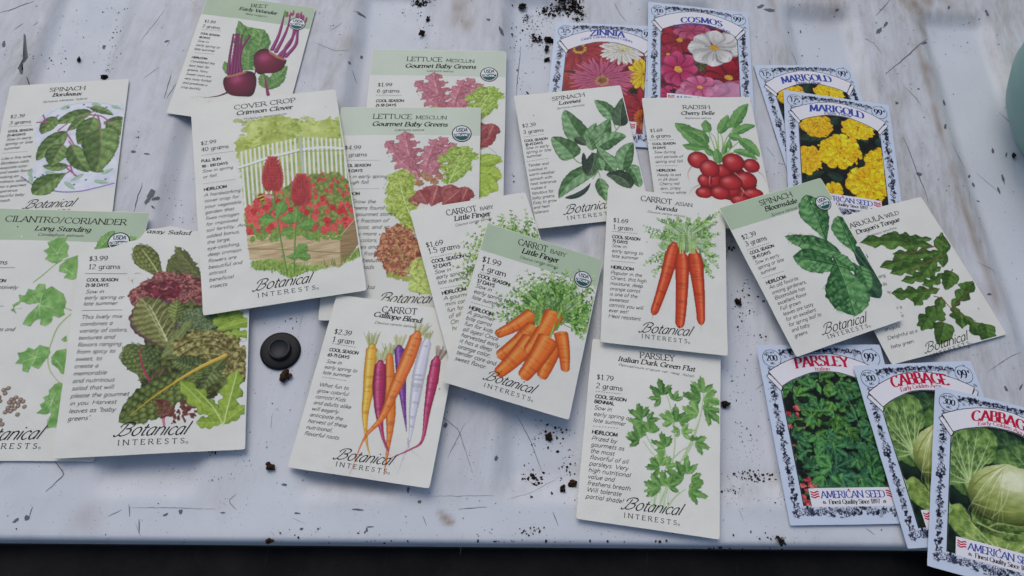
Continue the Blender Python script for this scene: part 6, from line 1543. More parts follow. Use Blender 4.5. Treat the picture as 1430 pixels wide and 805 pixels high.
# ---------------------------------------------------------------- pale blue packets with a photograph and a scrolled border
def arc_text(Q, z, txt, a, m, b, cap, style):
    P = z(a, m, b); mid = (P[0] + P[2]) / 2; d = P[2] - P[0]; n = np.array([-d[1], d[0]]) / np.linalg.norm(d)
    h = float((P[1] - mid) @ n)
    Q.text(txt, P[0] + n * h, P[2] + n * h, cap * z.k, style, arc=h)


def scroll_border(pl, tpl, seed):
    """engraved leaves, tendrils and blossoms between the paper margin and the picture"""
    rr = random.Random(seed); ink = '14172c'
    W, H = SIZES['A']; L = -W / 2

    def blossom(c, r, white=True):
        for k in range(5):
            a = k * 1.257 + c[0]; q = c + r * .62 * np.array([math.cos(a), math.sin(a)])
            pl.ell(q, r * .52, r * .42, ink, rot=a); pl.ell(q, r * .40, r * .30, 'd4dcec', rot=a)
        pl.ell(c, r * .22, r * .22, ink)

    def curl(c, r, a0, sgn):
        t = np.linspace(0, 1, 14); a = a0 + sgn * t * 4.6; q = r * (1 - .75 * t)
        pl.line(c + np.stack([q * np.cos(a), q * np.sin(a)], 1), .42, ink, .16)

    def sprig(c, r):
        a = rr.uniform(0, 6.28)
        for k in range(3):
            b = a + (k - 1) * .8; pl.blade([c, c + r * np.array([math.cos(b), math.sin(b)])], np.array([.1, .32, .3, .05]) * r * .9, lambda t, s, X, Y: mixh(ink, 'c8d2e6', (np.abs(s) < .28) * .7))
    spots = []
    for k in range(150):                                   # left and right runs
        sd = rr.choice((-1, 1)); v = rr.uniform(-52, 40)
        spots.append((sd * (36.1 + rr.gauss(0, 1.15)), v, 1.0))
    for k in range(80):
        u = rr.uniform(-24, 24); spots.append((u, 53.3 - (u / 33) ** 2 * 2.2 + rr.gauss(0, .75), .8))
    for k in range(50):                                    # corners beside the seals
        sd = rr.choice((-1, 1)); spots.append((sd * rr.uniform(21, 39), rr.uniform(40, 55), .8))
    for k in range(150):
        spots.append((rr.uniform(-38, 38), -50.2 + rr.gauss(0, 1.5), 1.0))
    # dark ground of the runs, so that the ornament reads as engraved
    for k in range(860):
        sd = rr.choice((-1, 1))
        if k < 460:
            c = np.array([sd * (36.1 + rr.gauss(0, 1.0)), rr.uniform(-52, 38)])
        elif k < 620:
            c = np.array([rr.uniform(-38, 38), -50.2 + rr.gauss(0, 1.3)])
        else:
            u = rr.uniform(-27, 27); c = np.array([u, 53.9 - (u / 33) ** 2 * 2.2 + rr.gauss(0, .7)])
        pl.ell(c, rr.uniform(.5, 1.2), rr.uniform(.35, .9), ink, rot=rr.uniform(0, 3), edge=.6, escale=.4, seed=k)
    for i, (u, v, k) in enumerate(spots):
        c = np.array([u, v]); q = rr.random()
        if q < .28:
            blossom(c, rr.uniform(.9, 1.7) * k)
        elif q < .6:
            curl(c, rr.uniform(.8, 1.5) * k, rr.uniform(0, 6.28), rr.choice((-1, 1)))
        elif q < .85:
            sprig(c, rr.uniform(.9, 1.8) * k)
        else:
            pl.ell(c, rr.uniform(.4, .9) * k, rr.uniform(.3, .6) * k, 'ccd6ea', rot=rr.uniform(0, 3), edge=.5, escale=.5, seed=i)


_bcache = {}


def as_packet(key, label, seed, picture, zz, title, sub, count, ink, bulge=.6):
    p = Packet(key, 'A', label, bulge, seed); p.envelope(.3)
    if 'tpl' not in _bcache:
        tp = Packet.__new__(Packet); tp.key, tp.cls, tp.seed = 'amparsley', 'A', 0
        tp.W, tp.H = SIZES['A']; tp.c = np.array(SPOTS['amparsley'])
        img = project(tp.c / 1000); loc = np.array([[-tp.W / 2, tp.H / 2], [tp.W / 2, tp.H / 2], [tp.W / 2, -tp.H / 2], [-tp.W / 2, -tp.H / 2]])
        A = []
        for (x, y), (u, v) in zip(img, loc):
            A.append([x, y, 1, 0, 0, 0, -u * x, -u * y, -u]); A.append([0, 0, 0, x, y, 1, -v * x, -v * y, -v])
        tp.Hm = np.linalg.svd(np.array(A))[2][-1].reshape(3, 3)
        _bcache['tpl'] = tp.zoom(1060, 480, 6.71)
        pl = Plate(-39.5, -54.0, 39.5, 56.2); scroll_border(pl, _bcache['tpl'], 3); _bcache['border'] = pl
    t = _bcache['tpl']
    # outline of the ribbon: upper edge, lower edge (mirrored about the middle)
    up = t((85, 262), (200, 190), (350, 128), (470, 100)); lo = t((212, 400), (280, 355), (350, 322), (470, 278))
    upc = float(t((590, 92))[0][1]); loc = float(t((610, 262))[0][1])
    up = np.concatenate([up, [[-6, upc - .15], [0, upc]]]); lo = np.concatenate([lo, [[-5, loc - .2], [0, loc]]])
    mir = lambda P: np.concatenate([P, (P * [-1, 1])[::-1][1:]])
    up, lo = smooth_pts(mir(up), 5), smooth_pts(mir(lo), 5)
    n = len(up)
    # the photograph
    xl = -31.2; bot = -46.6
    side = np.array([[lo[0][0] + .6, lo[0][1] + .4], [xl + .8, 26], [xl, 20], [xl, bot]])
    pic = np.concatenate([lo[3:-3] - [0, .2], (side * [-1, 1]), side[::-1]])
    pl = Plate(-32.5, -47.4, 32.5, 42.5); pl.setclip(pic); picture(p, pl, zz); pl.setclip(None)
    p.plate_mesh('border_print', _bcache['border'], MAT['gloss'], .05, PAPER_A)
    Q = Quads(); Q.line(smooth_pts(np.concatenate([side, [[0, bot]], (side * [-1, 1])[::-1]])[:4], 4), .55); Q.line(smooth_pts((side * [-1, 1]), 4), .55)
    o = p.plate_mesh('picture', pl, MAT['gloss'], .08, PAPER_A)
    p.lettering('picture_outline', Q, MAT['navy'], .10, o)
    # ribbon
    rb = p.sheet('ribbon', (lo, up), MAT['white'], .12)
    Q = Quads(); Q.line(up, .42); Q.line(lo, .42); Q.line([up[0], lo[0]], .5); Q.line([up[-1], lo[-1]], .5)
    for sg in (1, -1):
        a, b = up[0] * [sg, 1] + [0, -1.6], lo[0] * [sg, 1] + [0, -.2]; c, d = a + [sg * -1.7, -1.5], b + [sg * -1.2, -3.0]
        F = p.sheet('ribbon_fold', (np.array([a, b]), np.array([c, d])) if sg > 0 else (np.array([b, a]), np.array([d, c])), MAT['white'], .11, rb)
        Q.line([a, c], .4); Q.line([c, d], .4); Q.line([d, b + [sg * 1.8, .2]], .4)
    p.lettering('ribbon_outline', Q, MAT['navy'], .14, rb)
    # weight and price seals
    for sg, cx in ((-1, t((130, 132))[0]), (1, t((1022, 112))[0])):
        a = np.linspace(0, 2 * math.pi, 41); r = 6.0; cx = np.array([sg * 33.0, 48.3])
        ring = cx + r * np.stack([np.cos(a), np.sin(a)], 1)
        Q = Quads(); Q.poly(ring[:-1]); d = p.lettering('seal_disc', Q, MAT['blue'], .13)
        Q = Quads(); Q.line(ring, .32)
        if sg < 0:
            Q.text('NET WT.', cx + [-4.6, 2.6], cx + [2.6, 4.0], 1.3, 'bold', arc=.8); Q.text(count, cx + [-3.7, -1.6], cx + [3.7, -1.6], 4.0, 'num'); Q.text('MG', cx + [-1.4, -4.3], cx + [1.4, -4.3], 1.7, 'num')
        else:
            Q.text('99', cx + [-4.2, -2.7], cx + [2.3, -2.7], 5.8, 'num'); Q.text('%', cx + [2.9, -.6], cx + [4.6, -.6], 3.4, 'num')
        p.lettering('seal_lettering', Q, MAT['navy'], .15, d)
    Q = Quads(); arc_text(Q, zz, *title, 'heavy'); arc_text(Q, zz, *sub, 'heavysmall'); p.lettering('title_lettering', Q, MAT[ink], .16)
    # maker's plate
    y0, y1 = -47.2, -36.0
    xs = np.linspace(-26.5, 26.5, 20); bp = p.sheet('brand_plate', (np.stack([xs, xs * 0 + y0], 1), np.stack([xs, xs * 0 + y1], 1)), MAT['white'], .12)
    Q = Quads(); Q.line([[-26.5, y0], [-26.5, y1], [26.5, y1], [26.5, y0]], .25); Q.text('#i Finest Quality Since 1897'.replace('#i ', ''), [-15.5, -45.6], [15.5, -45.6], 2.6, 'num')
    for sg in (-1, 1):
        Q.line(np.array([[0, 0], [.5, 1.2], [1.2, 1.5], [1.5, .6], [.8, .1]]) * [sg, 1] + [sg * 17.6, -45.4], .6)
    p.lettering('motto_lettering', Q, MAT['navy'], .15, bp)
    Q = Quads(); Q.text('AMERICAN SEED', [-19.6, -42.0], [19.6, -42.0], 4.1, 'heavysmall'); p.lettering('brand_lettering', Q, MAT['titleblue'], .15, bp)
    for sg in (-1, 1):
        Q = Quads()
        for k in range(3):
            x = np.linspace(0, 5.0, 9); Q.line(np.stack([sg * (20.6 + x), -38.4 - k * 1.45 + .45 * np.sin(x * 1.4 + .5)], 1), .78)
        p.lettering('flag_mark', Q, MAT['titlered'], .15, bp)
    Q = Quads(); Q.poly(np.array([[0, .9], [.3, .25], [1, .2], [.4, -.2], [.6, -.9], [0, -.4], [-.6, -.9], [-.4, -.2], [-1, .2], [-.3, .25]]) * .9 + [-2.0, -37.2])
    p.lettering('star_mark', Q, MAT['titlered'], .17, bp)
    return p


def ruffled(pl, z, c, r, seed, cols, core, n=60, squash=.9):
    """a pompon flower: rings of short frilled petals"""
    rr = random.Random(seed); c = np.array(c, float)
    pl.ell(z(c)[0], r * .9 * z.k, r * .8 * z.k, cols[0], edge=.15, escale=1.5, seed=seed)
    for ring, (q0, m, l) in enumerate(((.92, 20, .50), (.72, 18, .48), (.52, 15, .42), (.34, 11, .34), (.16, 7, .24))):
        for k in range(m):
            a = k * 2 * math.pi / m + rr.uniform(-.2, .2) + ring; d = np.array([math.cos(a), -math.sin(a) * squash])
            tip = c + d * r * q0 * rr.uniform(.9, 1.12); base = c + d * r * (q0 - l)
            cc = rr.choice(cols)
            leaf(pl, z, tuple(base), tuple(tip), r * (.24 - .03 * ring), s_petal(core if rr.random() < .4 else cols[0], cc, seed + k, 5, .24), 'fan', edge=.22, seed=k + seed, escale=.9)
    for k in range(10):
        q = c + np.array([rr.gauss(0, r * .10), rr.gauss(0, r * .10)]); pl.ell(z(q)[0], .5, .4, rr.choice(('7a4a12', '9a6418', 'c58e24')), edge=.4)


def pic_marigold(p, pl, z):
    pl.poly(np.array([[-33, -48], [33, -48], [33, 43], [-33, 43]]), s_noise('0e120e', '2a2a1e', 5, 3, 1.6))
    L = lambda i: s_leaf('12241a', '36513a', '3f5a40', 5, .9, i)
    for i, (b, t, w) in enumerate((((420, 370), (262, 400), 34), ((500, 470), (560, 340), 26), ((600, 420), (540, 350), 26), ((330, 600), (260, 620), 20), ((640, 400), (690, 450), 26), ((480, 600), (400, 570), 26), ((300, 590), (390, 560), 20), ((560, 690), (500, 740), 30), ((420, 330), (460, 290), 22))):
        leaf(pl, z, b, t, w, L(i), 'ov', seed=i)
    yl = ('e0b010', 'eec614', 'f6d61e', 'fbe23a'); 
    for i, (x, y, r, sq) in enumerate(((430, 655, 52, .9), (350, 335, 86, .62), (552, 350, 84, .66), (300, 502, 84, .92), (655, 505, 74, .82), (462, 462, 108, .82), (600, 622, 112, .88))):
        ruffled(pl, z, (x, y), r, i + 3, ('dca61a', 'ebbc20', 'f4cc2c') if i in (1, 3) else yl, 'd8a812', squash=sq)


def daisy(pl, z, c, rx, ry, n, base, tip, core, seed, wf=1.1, kind='obov', ragged=.08, con=.35, core_r=.16):
    rr = random.Random(seed); c = np.array(c, float)
    for k in range(n):
        a = k * 2 * math.pi / n + rr.uniform(-.12, .12); d = np.array([rx * math.cos(a), -ry * math.sin(a)]); l = rr.uniform(.92, 1.05)
        w = wf * math.pi / n * (rx + ry) / 2
        leaf(pl, z, tuple(c + d * .08), tuple(c + d * l), w, s_petal(base, tip, seed + k * 1.7, 6, con), kind, edge=ragged, seed=k)
    if core:
        pl.ell(z(c)[0], rx * core_r * z.k, ry * core_r * 1.1 * z.k, s_noise(core[0], core[1], .5, seed, 2.2), edge=.25, escale=.6)


def pic_zinnia(p, pl, z):
    pl.poly(np.array([[-33, -48], [33, -48], [33, 43], [-33, 43]]), s_noise('611420', 'a92838', 3, 3, 1.8))
    rr = random.Random(8)
    for ring in (1.0, .75, .5):
        daisy(pl, z, (200, 295), 190 * ring, 190 * ring, int(26 * ring) + 6, '7e1a26', 'b63542', None, int(ring * 10), 1.3)
    daisy(pl, z, (205, 292), 44, 36, 20, 'b98a2c', 'd6b43c', ('4a1418', '8a2a20'), 2, 1.0, core_r=.55)
    for ring in (1.0, .8):
        daisy(pl, z, (120, 520), 130 * ring, 110 * ring, 18, '8e2a22', 'b84a38', None, int(ring * 7), 1.2)
    for ring in (1.0, .7, .45):
        daisy(pl, z, (600, 690), 170 * ring, 170 * ring, 20, '7c1826', 'b22f42', None, int(ring * 20), 1.3)
    pl.ell(z((530, 420))[0], 45 * z.k, 26 * z.k, '1e2218', edge=.3); pl.ell(z((525, 545))[0], 26 * z.k, 22 * z.k, '1c1f18', edge=.4); pl.ell(z((150, 430))[0], 44 * z.k, 10 * z.k, '3d2118', edge=.4)
    for ring in (1.0, .8, .6, .4):
        daisy(pl, z, (585, 445), 100 * ring, 95 * ring, 16, 'c9a31e', 'e3c62e', None, int(ring * 30), 1.2)
    for ring in (1.0, .82, .62, .42):
        daisy(pl, z, (460, 300), 140 * ring, 95 * ring, int(14 + 10 * ring), 'b9b59a', 'dedbd4', None, int(ring * 40), 1.0, ragged=.15, con=.3)
    pl.ell(z((478, 284))[0], 38 * z.k, 22 * z.k, s_noise('a9a672', 'd7d4b0', .6, 3), edge=.35)
    for ring in (1.0, .84, .68, .5, .34):
        daisy(pl, z, (338, 475), 205 * ring, 130 * ring, int(20 + 16 * ring), '8d2f4e', 'cf6f8e', None, int(ring * 50), .85, kind='narrow', ragged=.1, con=.45)
    daisy(pl, z, (338, 482), 44, 34, 18, '9a5a3c', 'c9a878', ('5c2a1c', '9a6a3c'), 9, 1.0, core_r=.5)
    daisy(pl, z, (575, 710), 50, 60, 16, '9c4a1a', 'cf7f2a', ('5a1f14', 'a85a24'), 12, 1.0, core_r=.4)


def pic_cosmos(p, pl, z):
    pl.poly(np.array([[-33, -48], [33, -48], [33, 43], [-33, 43]]), s_noise('4d1022', '96213c', 4, 2, 1.8))
    daisy(pl, z, (800, 242), 120, 100, 8, '7d1226', 'a82238', ('a8741e', 'd0a03c'), 1, 1.15)
    daisy(pl, z, (870, 190), 110, 50, 8, '9a3a58', 'c0607e', None, 2, 1.1); daisy(pl, z, (730, 325), 70, 60, 8, '8b1a38', 'b03450', ('b08428', 'd0a848'), 3, 1.1)
    pl.ell(z((930, 395))[0], 60 * z.k, 40 * z.k, s_noise('2a2c1c', '6c6a3c', .8, 4, 2.4), edge=.3); pl.ell(z((850, 330))[0], 40 * z.k, 24 * z.k, '2a2018', edge=.4)
    daisy(pl, z, (1090, 465), 165, 110, 8, '7a0f22', 'ad2036', ('b8862c', 'd8b44c'), 4, 1.15, core_r=.15)
    daisy(pl, z, (1190, 300), 90, 120, 7, '7a0f22', 'a51e34', None, 14, 1.1)
    daisy(pl, z, (792, 415), 115, 105, 8, '9a1e4c', 'cf5684', ('b98430', 'd8b450'), 5, 1.15, core_r=.2)
    daisy(pl, z, (740, 560), 70, 50, 7, 'a02450', 'c84a78', None, 6, 1.1); pl.ell(z((775, 545))[0], 30 * z.k, 16 * z.k, '2c2028', edge=.4)
    daisy(pl, z, (1000, 600), 260, 120, 9, '9a4a6c', 'c98aa4', None, 17, 1.2)
    daisy(pl, z, (920, 520), 120, 70, 8, 'b04a70', 'd98aa6', ('b8863c', 'd8b458'), 7, 1.15, core_r=.15)
    daisy(pl, z, (1003, 288), 160, 108, 8, 'a7a49c', 'dedcd8', ('a8781c', 'd6a838'), 8, 1.18, core_r=.17, con=.2)
    # translucent pale pink patch over the lower right of the picture
    area(pl, z, [(960, 522), (1180, 470), (1215, 580), (955, 600)], 'c09ab0', alpha=.45)


def pic_parsley(p, pl, z):
    pl.poly(np.array([[-33, -48], [33, -48], [33, 43], [-33, 43]]), s_noise('070d0b', '16261a', 4, 3, 1.6))
    rr = random.Random(5)
    # coral blossoms at the left edge
    for x, y in ((120, 262), (135, 285), (150, 265), (120, 300), (160, 290), (142, 305), (150, 240), (165, 300), (185, 480), (170, 500), (200, 490), (188, 520), (175, 545), (190, 560), (205, 505), (145, 370), (140, 400)):
        pl.ell(z((x, y))[0], rr.uniform(8, 14) * z.k, rr.uniform(8, 13) * z.k, s_noise('8c2c34', rr.choice(('d47a74', 'cf9078', 'c8605e')), 1.3, x, 2.2), edge=.3, escale=1.4, seed=x)
    cols = [('143320', '4d8454', '74a47a'), ('1b4022', '5f9a52', '88b67c'), ('10301e', '4a805a', '7aa888'), ('1f3f1a', '6a9a48', '86b064')]
    for i in range(190):
        x, y = rr.uniform(112, 480), rr.uniform(118, 545)
        if x < 190 and (225 < y < 320 or y > 455) and rr.random() < .8:
            continue
        palmate(pl, z((x, y))[0], rr.uniform(0, 6.28), rr.uniform(38, 64) * z.k, cols[:2] + ([cols[2]] if y > 360 else [cols[3]]), i, .75)
        if rr.random() < .16:
            pl.ell(z((x + 20, y + 14))[0], 20 * z.k, 12 * z.k, '0a120e', edge=.5, escale=2, alpha=.75, seed=i)
    for i, (x, y, a, s, c) in enumerate(((270, 470, 1.6, 62, 2), (265, 440, 2.6, 60, 1), (280, 440, .4, 66, 2), (300, 470, -.6, 60, 2), (240, 470, 3.6, 56, 1), (255, 500, -1.6, 44, 2), (400, 470, .5, 60, 1), (230, 250, 2.0, 62, 1), (300, 170, .6, 50, 3), (200, 170, 2.6, 52, 1), (290, 150, -1.2, 54, 1), (350, 250, .2, 60, 1))):
        palmate(pl, z((x, y))[0], a, s * z.k, [cols[c]], i + 50, .8)
    strk(pl, z, [(300, 180), (335, 240), (370, 330)], 2.5, '6f8a5c', 1.5); strk(pl, z, [(230, 500), (255, 430), (270, 380)], 2.5, '5f7f54', 1.5)


def pic_cabbage(p, pl, z):
    pl.poly(np.array([[-33, -48], [33, -48], [33, 43], [-33, 43]]), s_noise('0c1710', '223524', 4, 3, 1.6))

    def veins(o, ends, w, col, side=2):
        for k, e in enumerate(ends):
            e = np.array(e, float); o_ = np.array(o, float); strk(pl, z, [tuple(o_), tuple(o_ * .5 + e * .5 + [3 * (-1) ** k, 3]), tuple(e)], w, col, w * .25, .85)
            rr = random.Random(k)
            for f in (.35, .5, .65, .8):
                for sd in (-1, 1):
                    q = o_ + (e - o_) * f; d = (e - o_) * .22; a = sd * .65; t = q + np.array([d[0] * math.cos(a) - d[1] * math.sin(a), d[0] * math.sin(a) + d[1] * math.cos(a)])
                    strk(pl, z, [tuple(q), tuple(t)], w * .4, col, w * .15, .6, False)
    g = lambda i, d='2c4a26', l='6f9150': s_noise(d, l, 3.2, i, 1.8)
    # dark leaf at the upper right, ruffled
    area(pl, z, [(780, 320), (830, 318), (900, 350), (990, 400), (1040, 470), (960, 470), (900, 450), (830, 440), (800, 420), (820, 390)], g(4, '1d3522', '4a6a40'), 1.2, 3, smooth=True)
    veins((960, 470), ((830, 340), (880, 350), (930, 365), (820, 400)), 4, '8fa67a')
    area(pl, z, [(800, 405), (850, 370), (913, 362), (980, 375), (1060, 420), (1060, 500), (960, 500), (880, 440), (820, 430)], g(5, '34542c', '7d9c58'), 1.6, 2.5, smooth=True)
    veins((1000, 520), ((830, 415), (870, 385), (920, 375), (980, 385)), 5, 'a9bb86')
    # big fan leaf
    area(pl, z, [(645, 350), (665, 328), (700, 313), (740, 306), (780, 308), (815, 335), (815, 395), (800, 425), (760, 450), (745, 480), (720, 530), (700, 525), (672, 500), (645, 490)], g(1, '3d5a2c', '87a65c'), .8, 3, smooth=True)
    veins((728, 490), ((655, 355), (682, 325), (715, 315), (755, 318), (795, 345), (805, 395), (650, 400), (652, 450), (660, 485)), 5, 'bccb94')
    pl.ell(z((725, 500))[0], 12 * z.k, 26 * z.k, 'a9bb7c', rot=.4, alpha=.6, edge=.2)
    # right outer leaf
    area(pl, z, [(940, 470), (1010, 450), (1080, 480), (1080, 680), (1000, 660), (950, 600)], g(9, '35532c', '7a9a58'), 1.0, 3, smooth=True); veins((950, 600), ((1060, 480), (1075, 560), (1060, 640)), 5, 'a9bb86')
    # lower leaf
    area(pl, z, [(640, 555), (660, 568), (690, 562), (712, 575), (730, 610), (752, 640), (800, 655), (840, 672), (900, 688), (980, 690), (1050, 720), (1040, 800), (960, 800), (860, 745), (760, 700), (700, 672), (665, 632), (648, 600)], g(2, '587433', 'a3b566'), .8, 3, smooth=True)
    veins((842, 740), ((700, 590), (740, 650), (800, 668), (860, 690), (920, 700), (690, 640)), 4, 'c9d39c')
    area(pl, z, [(635, 540), (660, 550), (672, 580), (655, 600), (635, 600)], g(12, '6c8a4c', 'b4c48a'), .6)
    # the head: overlapping wrapper leaves around a pale ball
    def headcol(a, b, X, Y):
        n = fbm(X * .16 + Y * .12, Y * .5 - X * .2); h = np.exp(-((a - .28) ** 2 + (b - .42) ** 2) / .35)
        c = mixh('77863f', 'c0c684', np.clip(.45 + .55 * b + .8 * (n - .5), 0, 1)); c = c * (1 - h * .75)[..., None] + hexc('d9dcc0') * (h * .75)[..., None]
        return c * (1 - .55 * np.clip((np.hypot(a, b) - .65) / .4, 0, 1) * (.6 - .4 * b))[..., None]
    area(pl, z, [(715, 520), (735, 560), (735, 610), (760, 650), (800, 668), (850, 685), (910, 690), (975, 680), (1010, 630), (1000, 560), (940, 500), (850, 560)], s_noise('33491f', '7b9150', 2.2, 7, 2.2), .8, 2, smooth=True)
    area(pl, z, [(722, 500), (745, 460), (780, 440), (830, 430), (850, 428), (880, 438), (940, 455), (985, 510), (995, 570), (970, 630), (900, 640), (820, 625), (755, 600), (728, 550)], headcol, .7, 3, smooth=True)
    for pts, c, w in (([(735, 545), (780, 600), (850, 622), (930, 620), (985, 590)], '54682f', 5), ([(740, 590), (790, 635), (870, 655), (950, 650)], '3e5424', 6), ([(755, 625), (820, 655), (900, 668)], 'a7b676', 4), ([(725, 520), (760, 480), (800, 455), (850, 432)], '6d7c40', 3), ([(850, 432), (890, 470), (930, 520), (945, 580)], 'b8bf8c', 3),
                      ([(850, 432), (830, 480), (790, 530), (745, 555)], 'b3bb84', 3), ([(850, 434), (860, 500), (840, 570), (800, 610)], 'c6cba0', 2.5), ([(790, 640), (830, 628), (900, 640), (960, 625)], '8fa05c', 4), ([(850, 660), (880, 650), (930, 655)], '5a7034', 4), ([(740, 560), (800, 580), (880, 590), (960, 575)], '9aa564', 3)):
        strk(pl, z, pts, w * 1.5, c, w * .5, .9)
    rr = random.Random(31)
    for i in range(16):
        a = -2.5 + i * .17; x1, y1 = 850 + 135 * math.cos(a + 3.14 + 1.0), 560 + 90 * math.sin(a + 3.6)
        strk(pl, z, [(846, 436), (846 * .5 + x1 * .5 + rr.uniform(-10, 10), 436 * .5 + y1 * .5 - 14), (x1, max(470, y1))], 2.2, rr.choice(('dfe2c2', 'd2d6ac', '8b9658')), 1, .55)
    area(pl, z, [(830, 470), (870, 455), (905, 480), (900, 520), (860, 520), (830, 500)], 'e0e3cf', .8, 2, .35, True)


zm = lambda *a: a
_z = {}


def _zoom_for(key, x0, y0, k):
    q = Packet.__new__(Packet); q.W, q.H = SIZES['A']; q.c = np.array(SPOTS[key])
    img = project(q.c / 1000); loc = np.array([[-q.W / 2, q.H / 2], [q.W / 2, q.H / 2], [q.W / 2, -q.H / 2], [-q.W / 2, -q.H / 2]]); A = []
    for (x, y), (u, v) in zip(img, loc):
        A.append([x, y, 1, 0, 0, 0, -u * x, -u * y, -u]); A.append([0, 0, 0, x, y, 1, -v * x, -v * y, -v])
    q.Hm = np.linalg.svd(np.array(A))[2][-1].reshape(3, 3)
    return q.zoom(x0, y0, k)


zZ = _zoom_for('zinnia', 760, 0, 4.237); zC = _zoom_for('cosmos', 760, 0, 4.237); zMf = _zoom_for('marfront', 1040, 80, 3.5); zMb = _zoom_for('marback', 1040, 80, 3.5)
zP = _zoom_for('amparsley', 1050, 470, 2.4026); zB = _zoom_for('cabback', 1190, 490, 5.367); zF = _zoom_for('cabfront', 1050, 470, 2.4026)
as_packet('zinnia', 'pale blue packet with red, pink and yellow zinnias behind the spinach packet', 21, pic_zinnia, zZ, ('ZINNIA', (268, 219), (370, 212), (470, 226), 42), ('Giant Cactus Mixed Colors', (215, 247), (365, 229), (518, 258), 19), '325', 'titleblue')
as_packet('cosmos', 'pale blue packet with white and crimson cosmos flowers at the top edge', 22, pic_cosmos, zC, ('COSMOS', (808, 139), (930, 139), (1053, 163), 42), ('Single Sensation Mixed Colors', (762, 166), (930, 160), (1098, 200), 19), '200', 'titleblue')
# the two marigold packets carry one and the same print: picture points are traced on the front one
as_packet('marback', 'pale blue marigold packet mostly covered by the other marigold packet', 23, lambda p, pl, z: pic_marigold(p, pl, zMf), zMb, ('MARIGOLD', (186, 132), (308, 116), (428, 126), 36), ('Petite Yellow', (254, 136), (312, 131), (372, 134), 15), '175', 'titleblue')
as_packet('marfront', 'pale blue marigold packet in full view with a bunch of yellow blooms', 24, pic_marigold, zMf, ('MARIGOLD', (318, 266), (452, 272), (582, 304), 40), ('Petite Yellow', (390, 282), (455, 284), (520, 297), 16), '175', 'titleblue')
as_packet('amparsley', 'pale blue packet with dark green Italian parsley leaves and coral blossoms', 25, pic_parsley, zP, ('PARSLEY', (148, 107), (240, 98), (326, 104), 36), ('Italian', (211, 116), (236, 114), (262, 115), 12), '200', 'titlered')
as_packet('cabback', 'pale blue cabbage packet lying between the parsley packet and its own twin', 26, lambda p, pl, z: pic_cabbage(p, pl, zF), zB, ('CABBAGE', (303, 279), (512, 243), (724, 259), 82), ('Early Golden Acre', (365, 307), (512, 279), (668, 280), 30), '300', 'titlered')
as_packet('cabfront', 'pale blue cabbage packet in the bottom right corner, on top of its twin', 27, pic_cabbage, zF, ('CABBAGE', (735, 285), (838, 291), (938, 335), 38), ('Early Golden Acre', (755, 299), (836, 305), (915, 340), 13), '300', 'titlered')

# ---------------------------------------------------------------- black plug, soil, teal pot
def lathe(name, prof, mat, parent, seg=64, jag=0.0, smooth=True):
    prof = np.asarray(prof, float); a = np.linspace(0, 2 * math.pi, seg + 1)[:-1]
    V = np.stack([prof[:, :1] * np.cos(a)[None], prof[:, :1] * np.sin(a)[None], np.repeat(prof[:, 1:2], seg, 1)], -1)
    n = len(prof); i = np.arange((n - 1) * seg); r, c = i // seg, i % seg; c2 = (c + 1) % seg
    return mesh_np(name, V.reshape(-1, 3), np.stack([r * seg + c, r * seg + c2, (r + 1) * seg + c2, (r + 1) * seg + c], 1), mat, parent, smooth=smooth)


def build_plug():
    g = ground([393.5, 494], -.004); z0 = float(bed_z(g[0], g[1]))
    k = float(np.linalg.norm(ground([422, 494])[:2] - ground([365, 494])[:2])) / 2
    t = empty('plastic_plug', 'black round plastic plug with a raised cap set in the tailgate', 'plug', (g[0], g[1], z0))
    m = plain_mat('black_rubber', (.009, .010, .012), .5, .3, 500)
    m2 = plain_mat('worn_black_cap', (.016, .018, .023), .42, .45, 420)
    m3 = plain_mat('scuffed_rim', (.06, .058, .05), .55, .4, 500)
    lathe('flange', [(.0001, .0022), (k * .62, .0022), (k * .9, .0021), (k * .985, .0016), (k, .0008), (k, -.001)], m, t)
    c = lathe('cap', [(.0001, .0047), (k * .40, .0047), (k * .44, .0050), (k * .47, .0053), (k * .505, .0053), (k * .53, .0048), (k * .57, .0021)], m2, t)
    lathe('rim', [(k * .455, .00525), (k * .47, .0056), (k * .50, .0056), (k * .515, .0052)], m3, c)
    # narrow slot in the paler rim material
    Q = np.array([[.22, .05], [.25, .05], [.25, -.16], [.22, -.16]]) * k
    mesh_np('slot', np.concatenate([np.c_[Q, np.full(4, .0049)], np.c_[Q, np.full(4, .0046)]]), np.array([[3, 2, 1, 0], [0, 1, 5, 4], [1, 2, 6, 5], [2, 3, 7, 6], [3, 0, 4, 7]])[:, ::-1], m3, c)


build_plug()


def pebble(seed, rough=.5, sub=2):
    """ragged lump of about unit radius"""
    import bmesh
    bm = bmesh.new(); bmesh.ops.create_icosphere(bm, subdivisions=sub, radius=1.0); bm.verts.ensure_lookup_table()
    rr = np.random.RandomState(seed); off = rr.rand(3) * 20; st = np.array([1, rr.uniform(.55, .95), rr.uniform(.5, .75)])
    V = np.array([v.co[:] for v in bm.verts])
    r = 1 + rough * 2 * (vn(V[:, 0] * 1.6 + off[0], V[:, 1] * 1.6 + V[:, 2] * 1.3 + off[1]) - .5) + rough * .8 * (vn(V[:, 0] * 4 + off[2], V[:, 2] * 4 - V[:, 1] * 3) - .5)
    V = V * r[:, None] * st; F = np.array([[v.index for v in f.verts] for f in bm.faces]); bm.free()
    return V, F


def soil_mat(name, a, b):
    m, nt, bs = new_mat(name)
    v = coords(nt)
    nt.links.new(mixc(nt, ramp(nt, noise(nt, 900, 4, .7, v), .3, .75), a, b), bs.inputs['Base Color']); bs.inputs['Roughness'].default_value = .95
    bs.inputs['Specular IOR Level'].default_value = .15
    bump(nt, bs, noise(nt, 1500, 3, .6, v), .8, .0006)
    return m


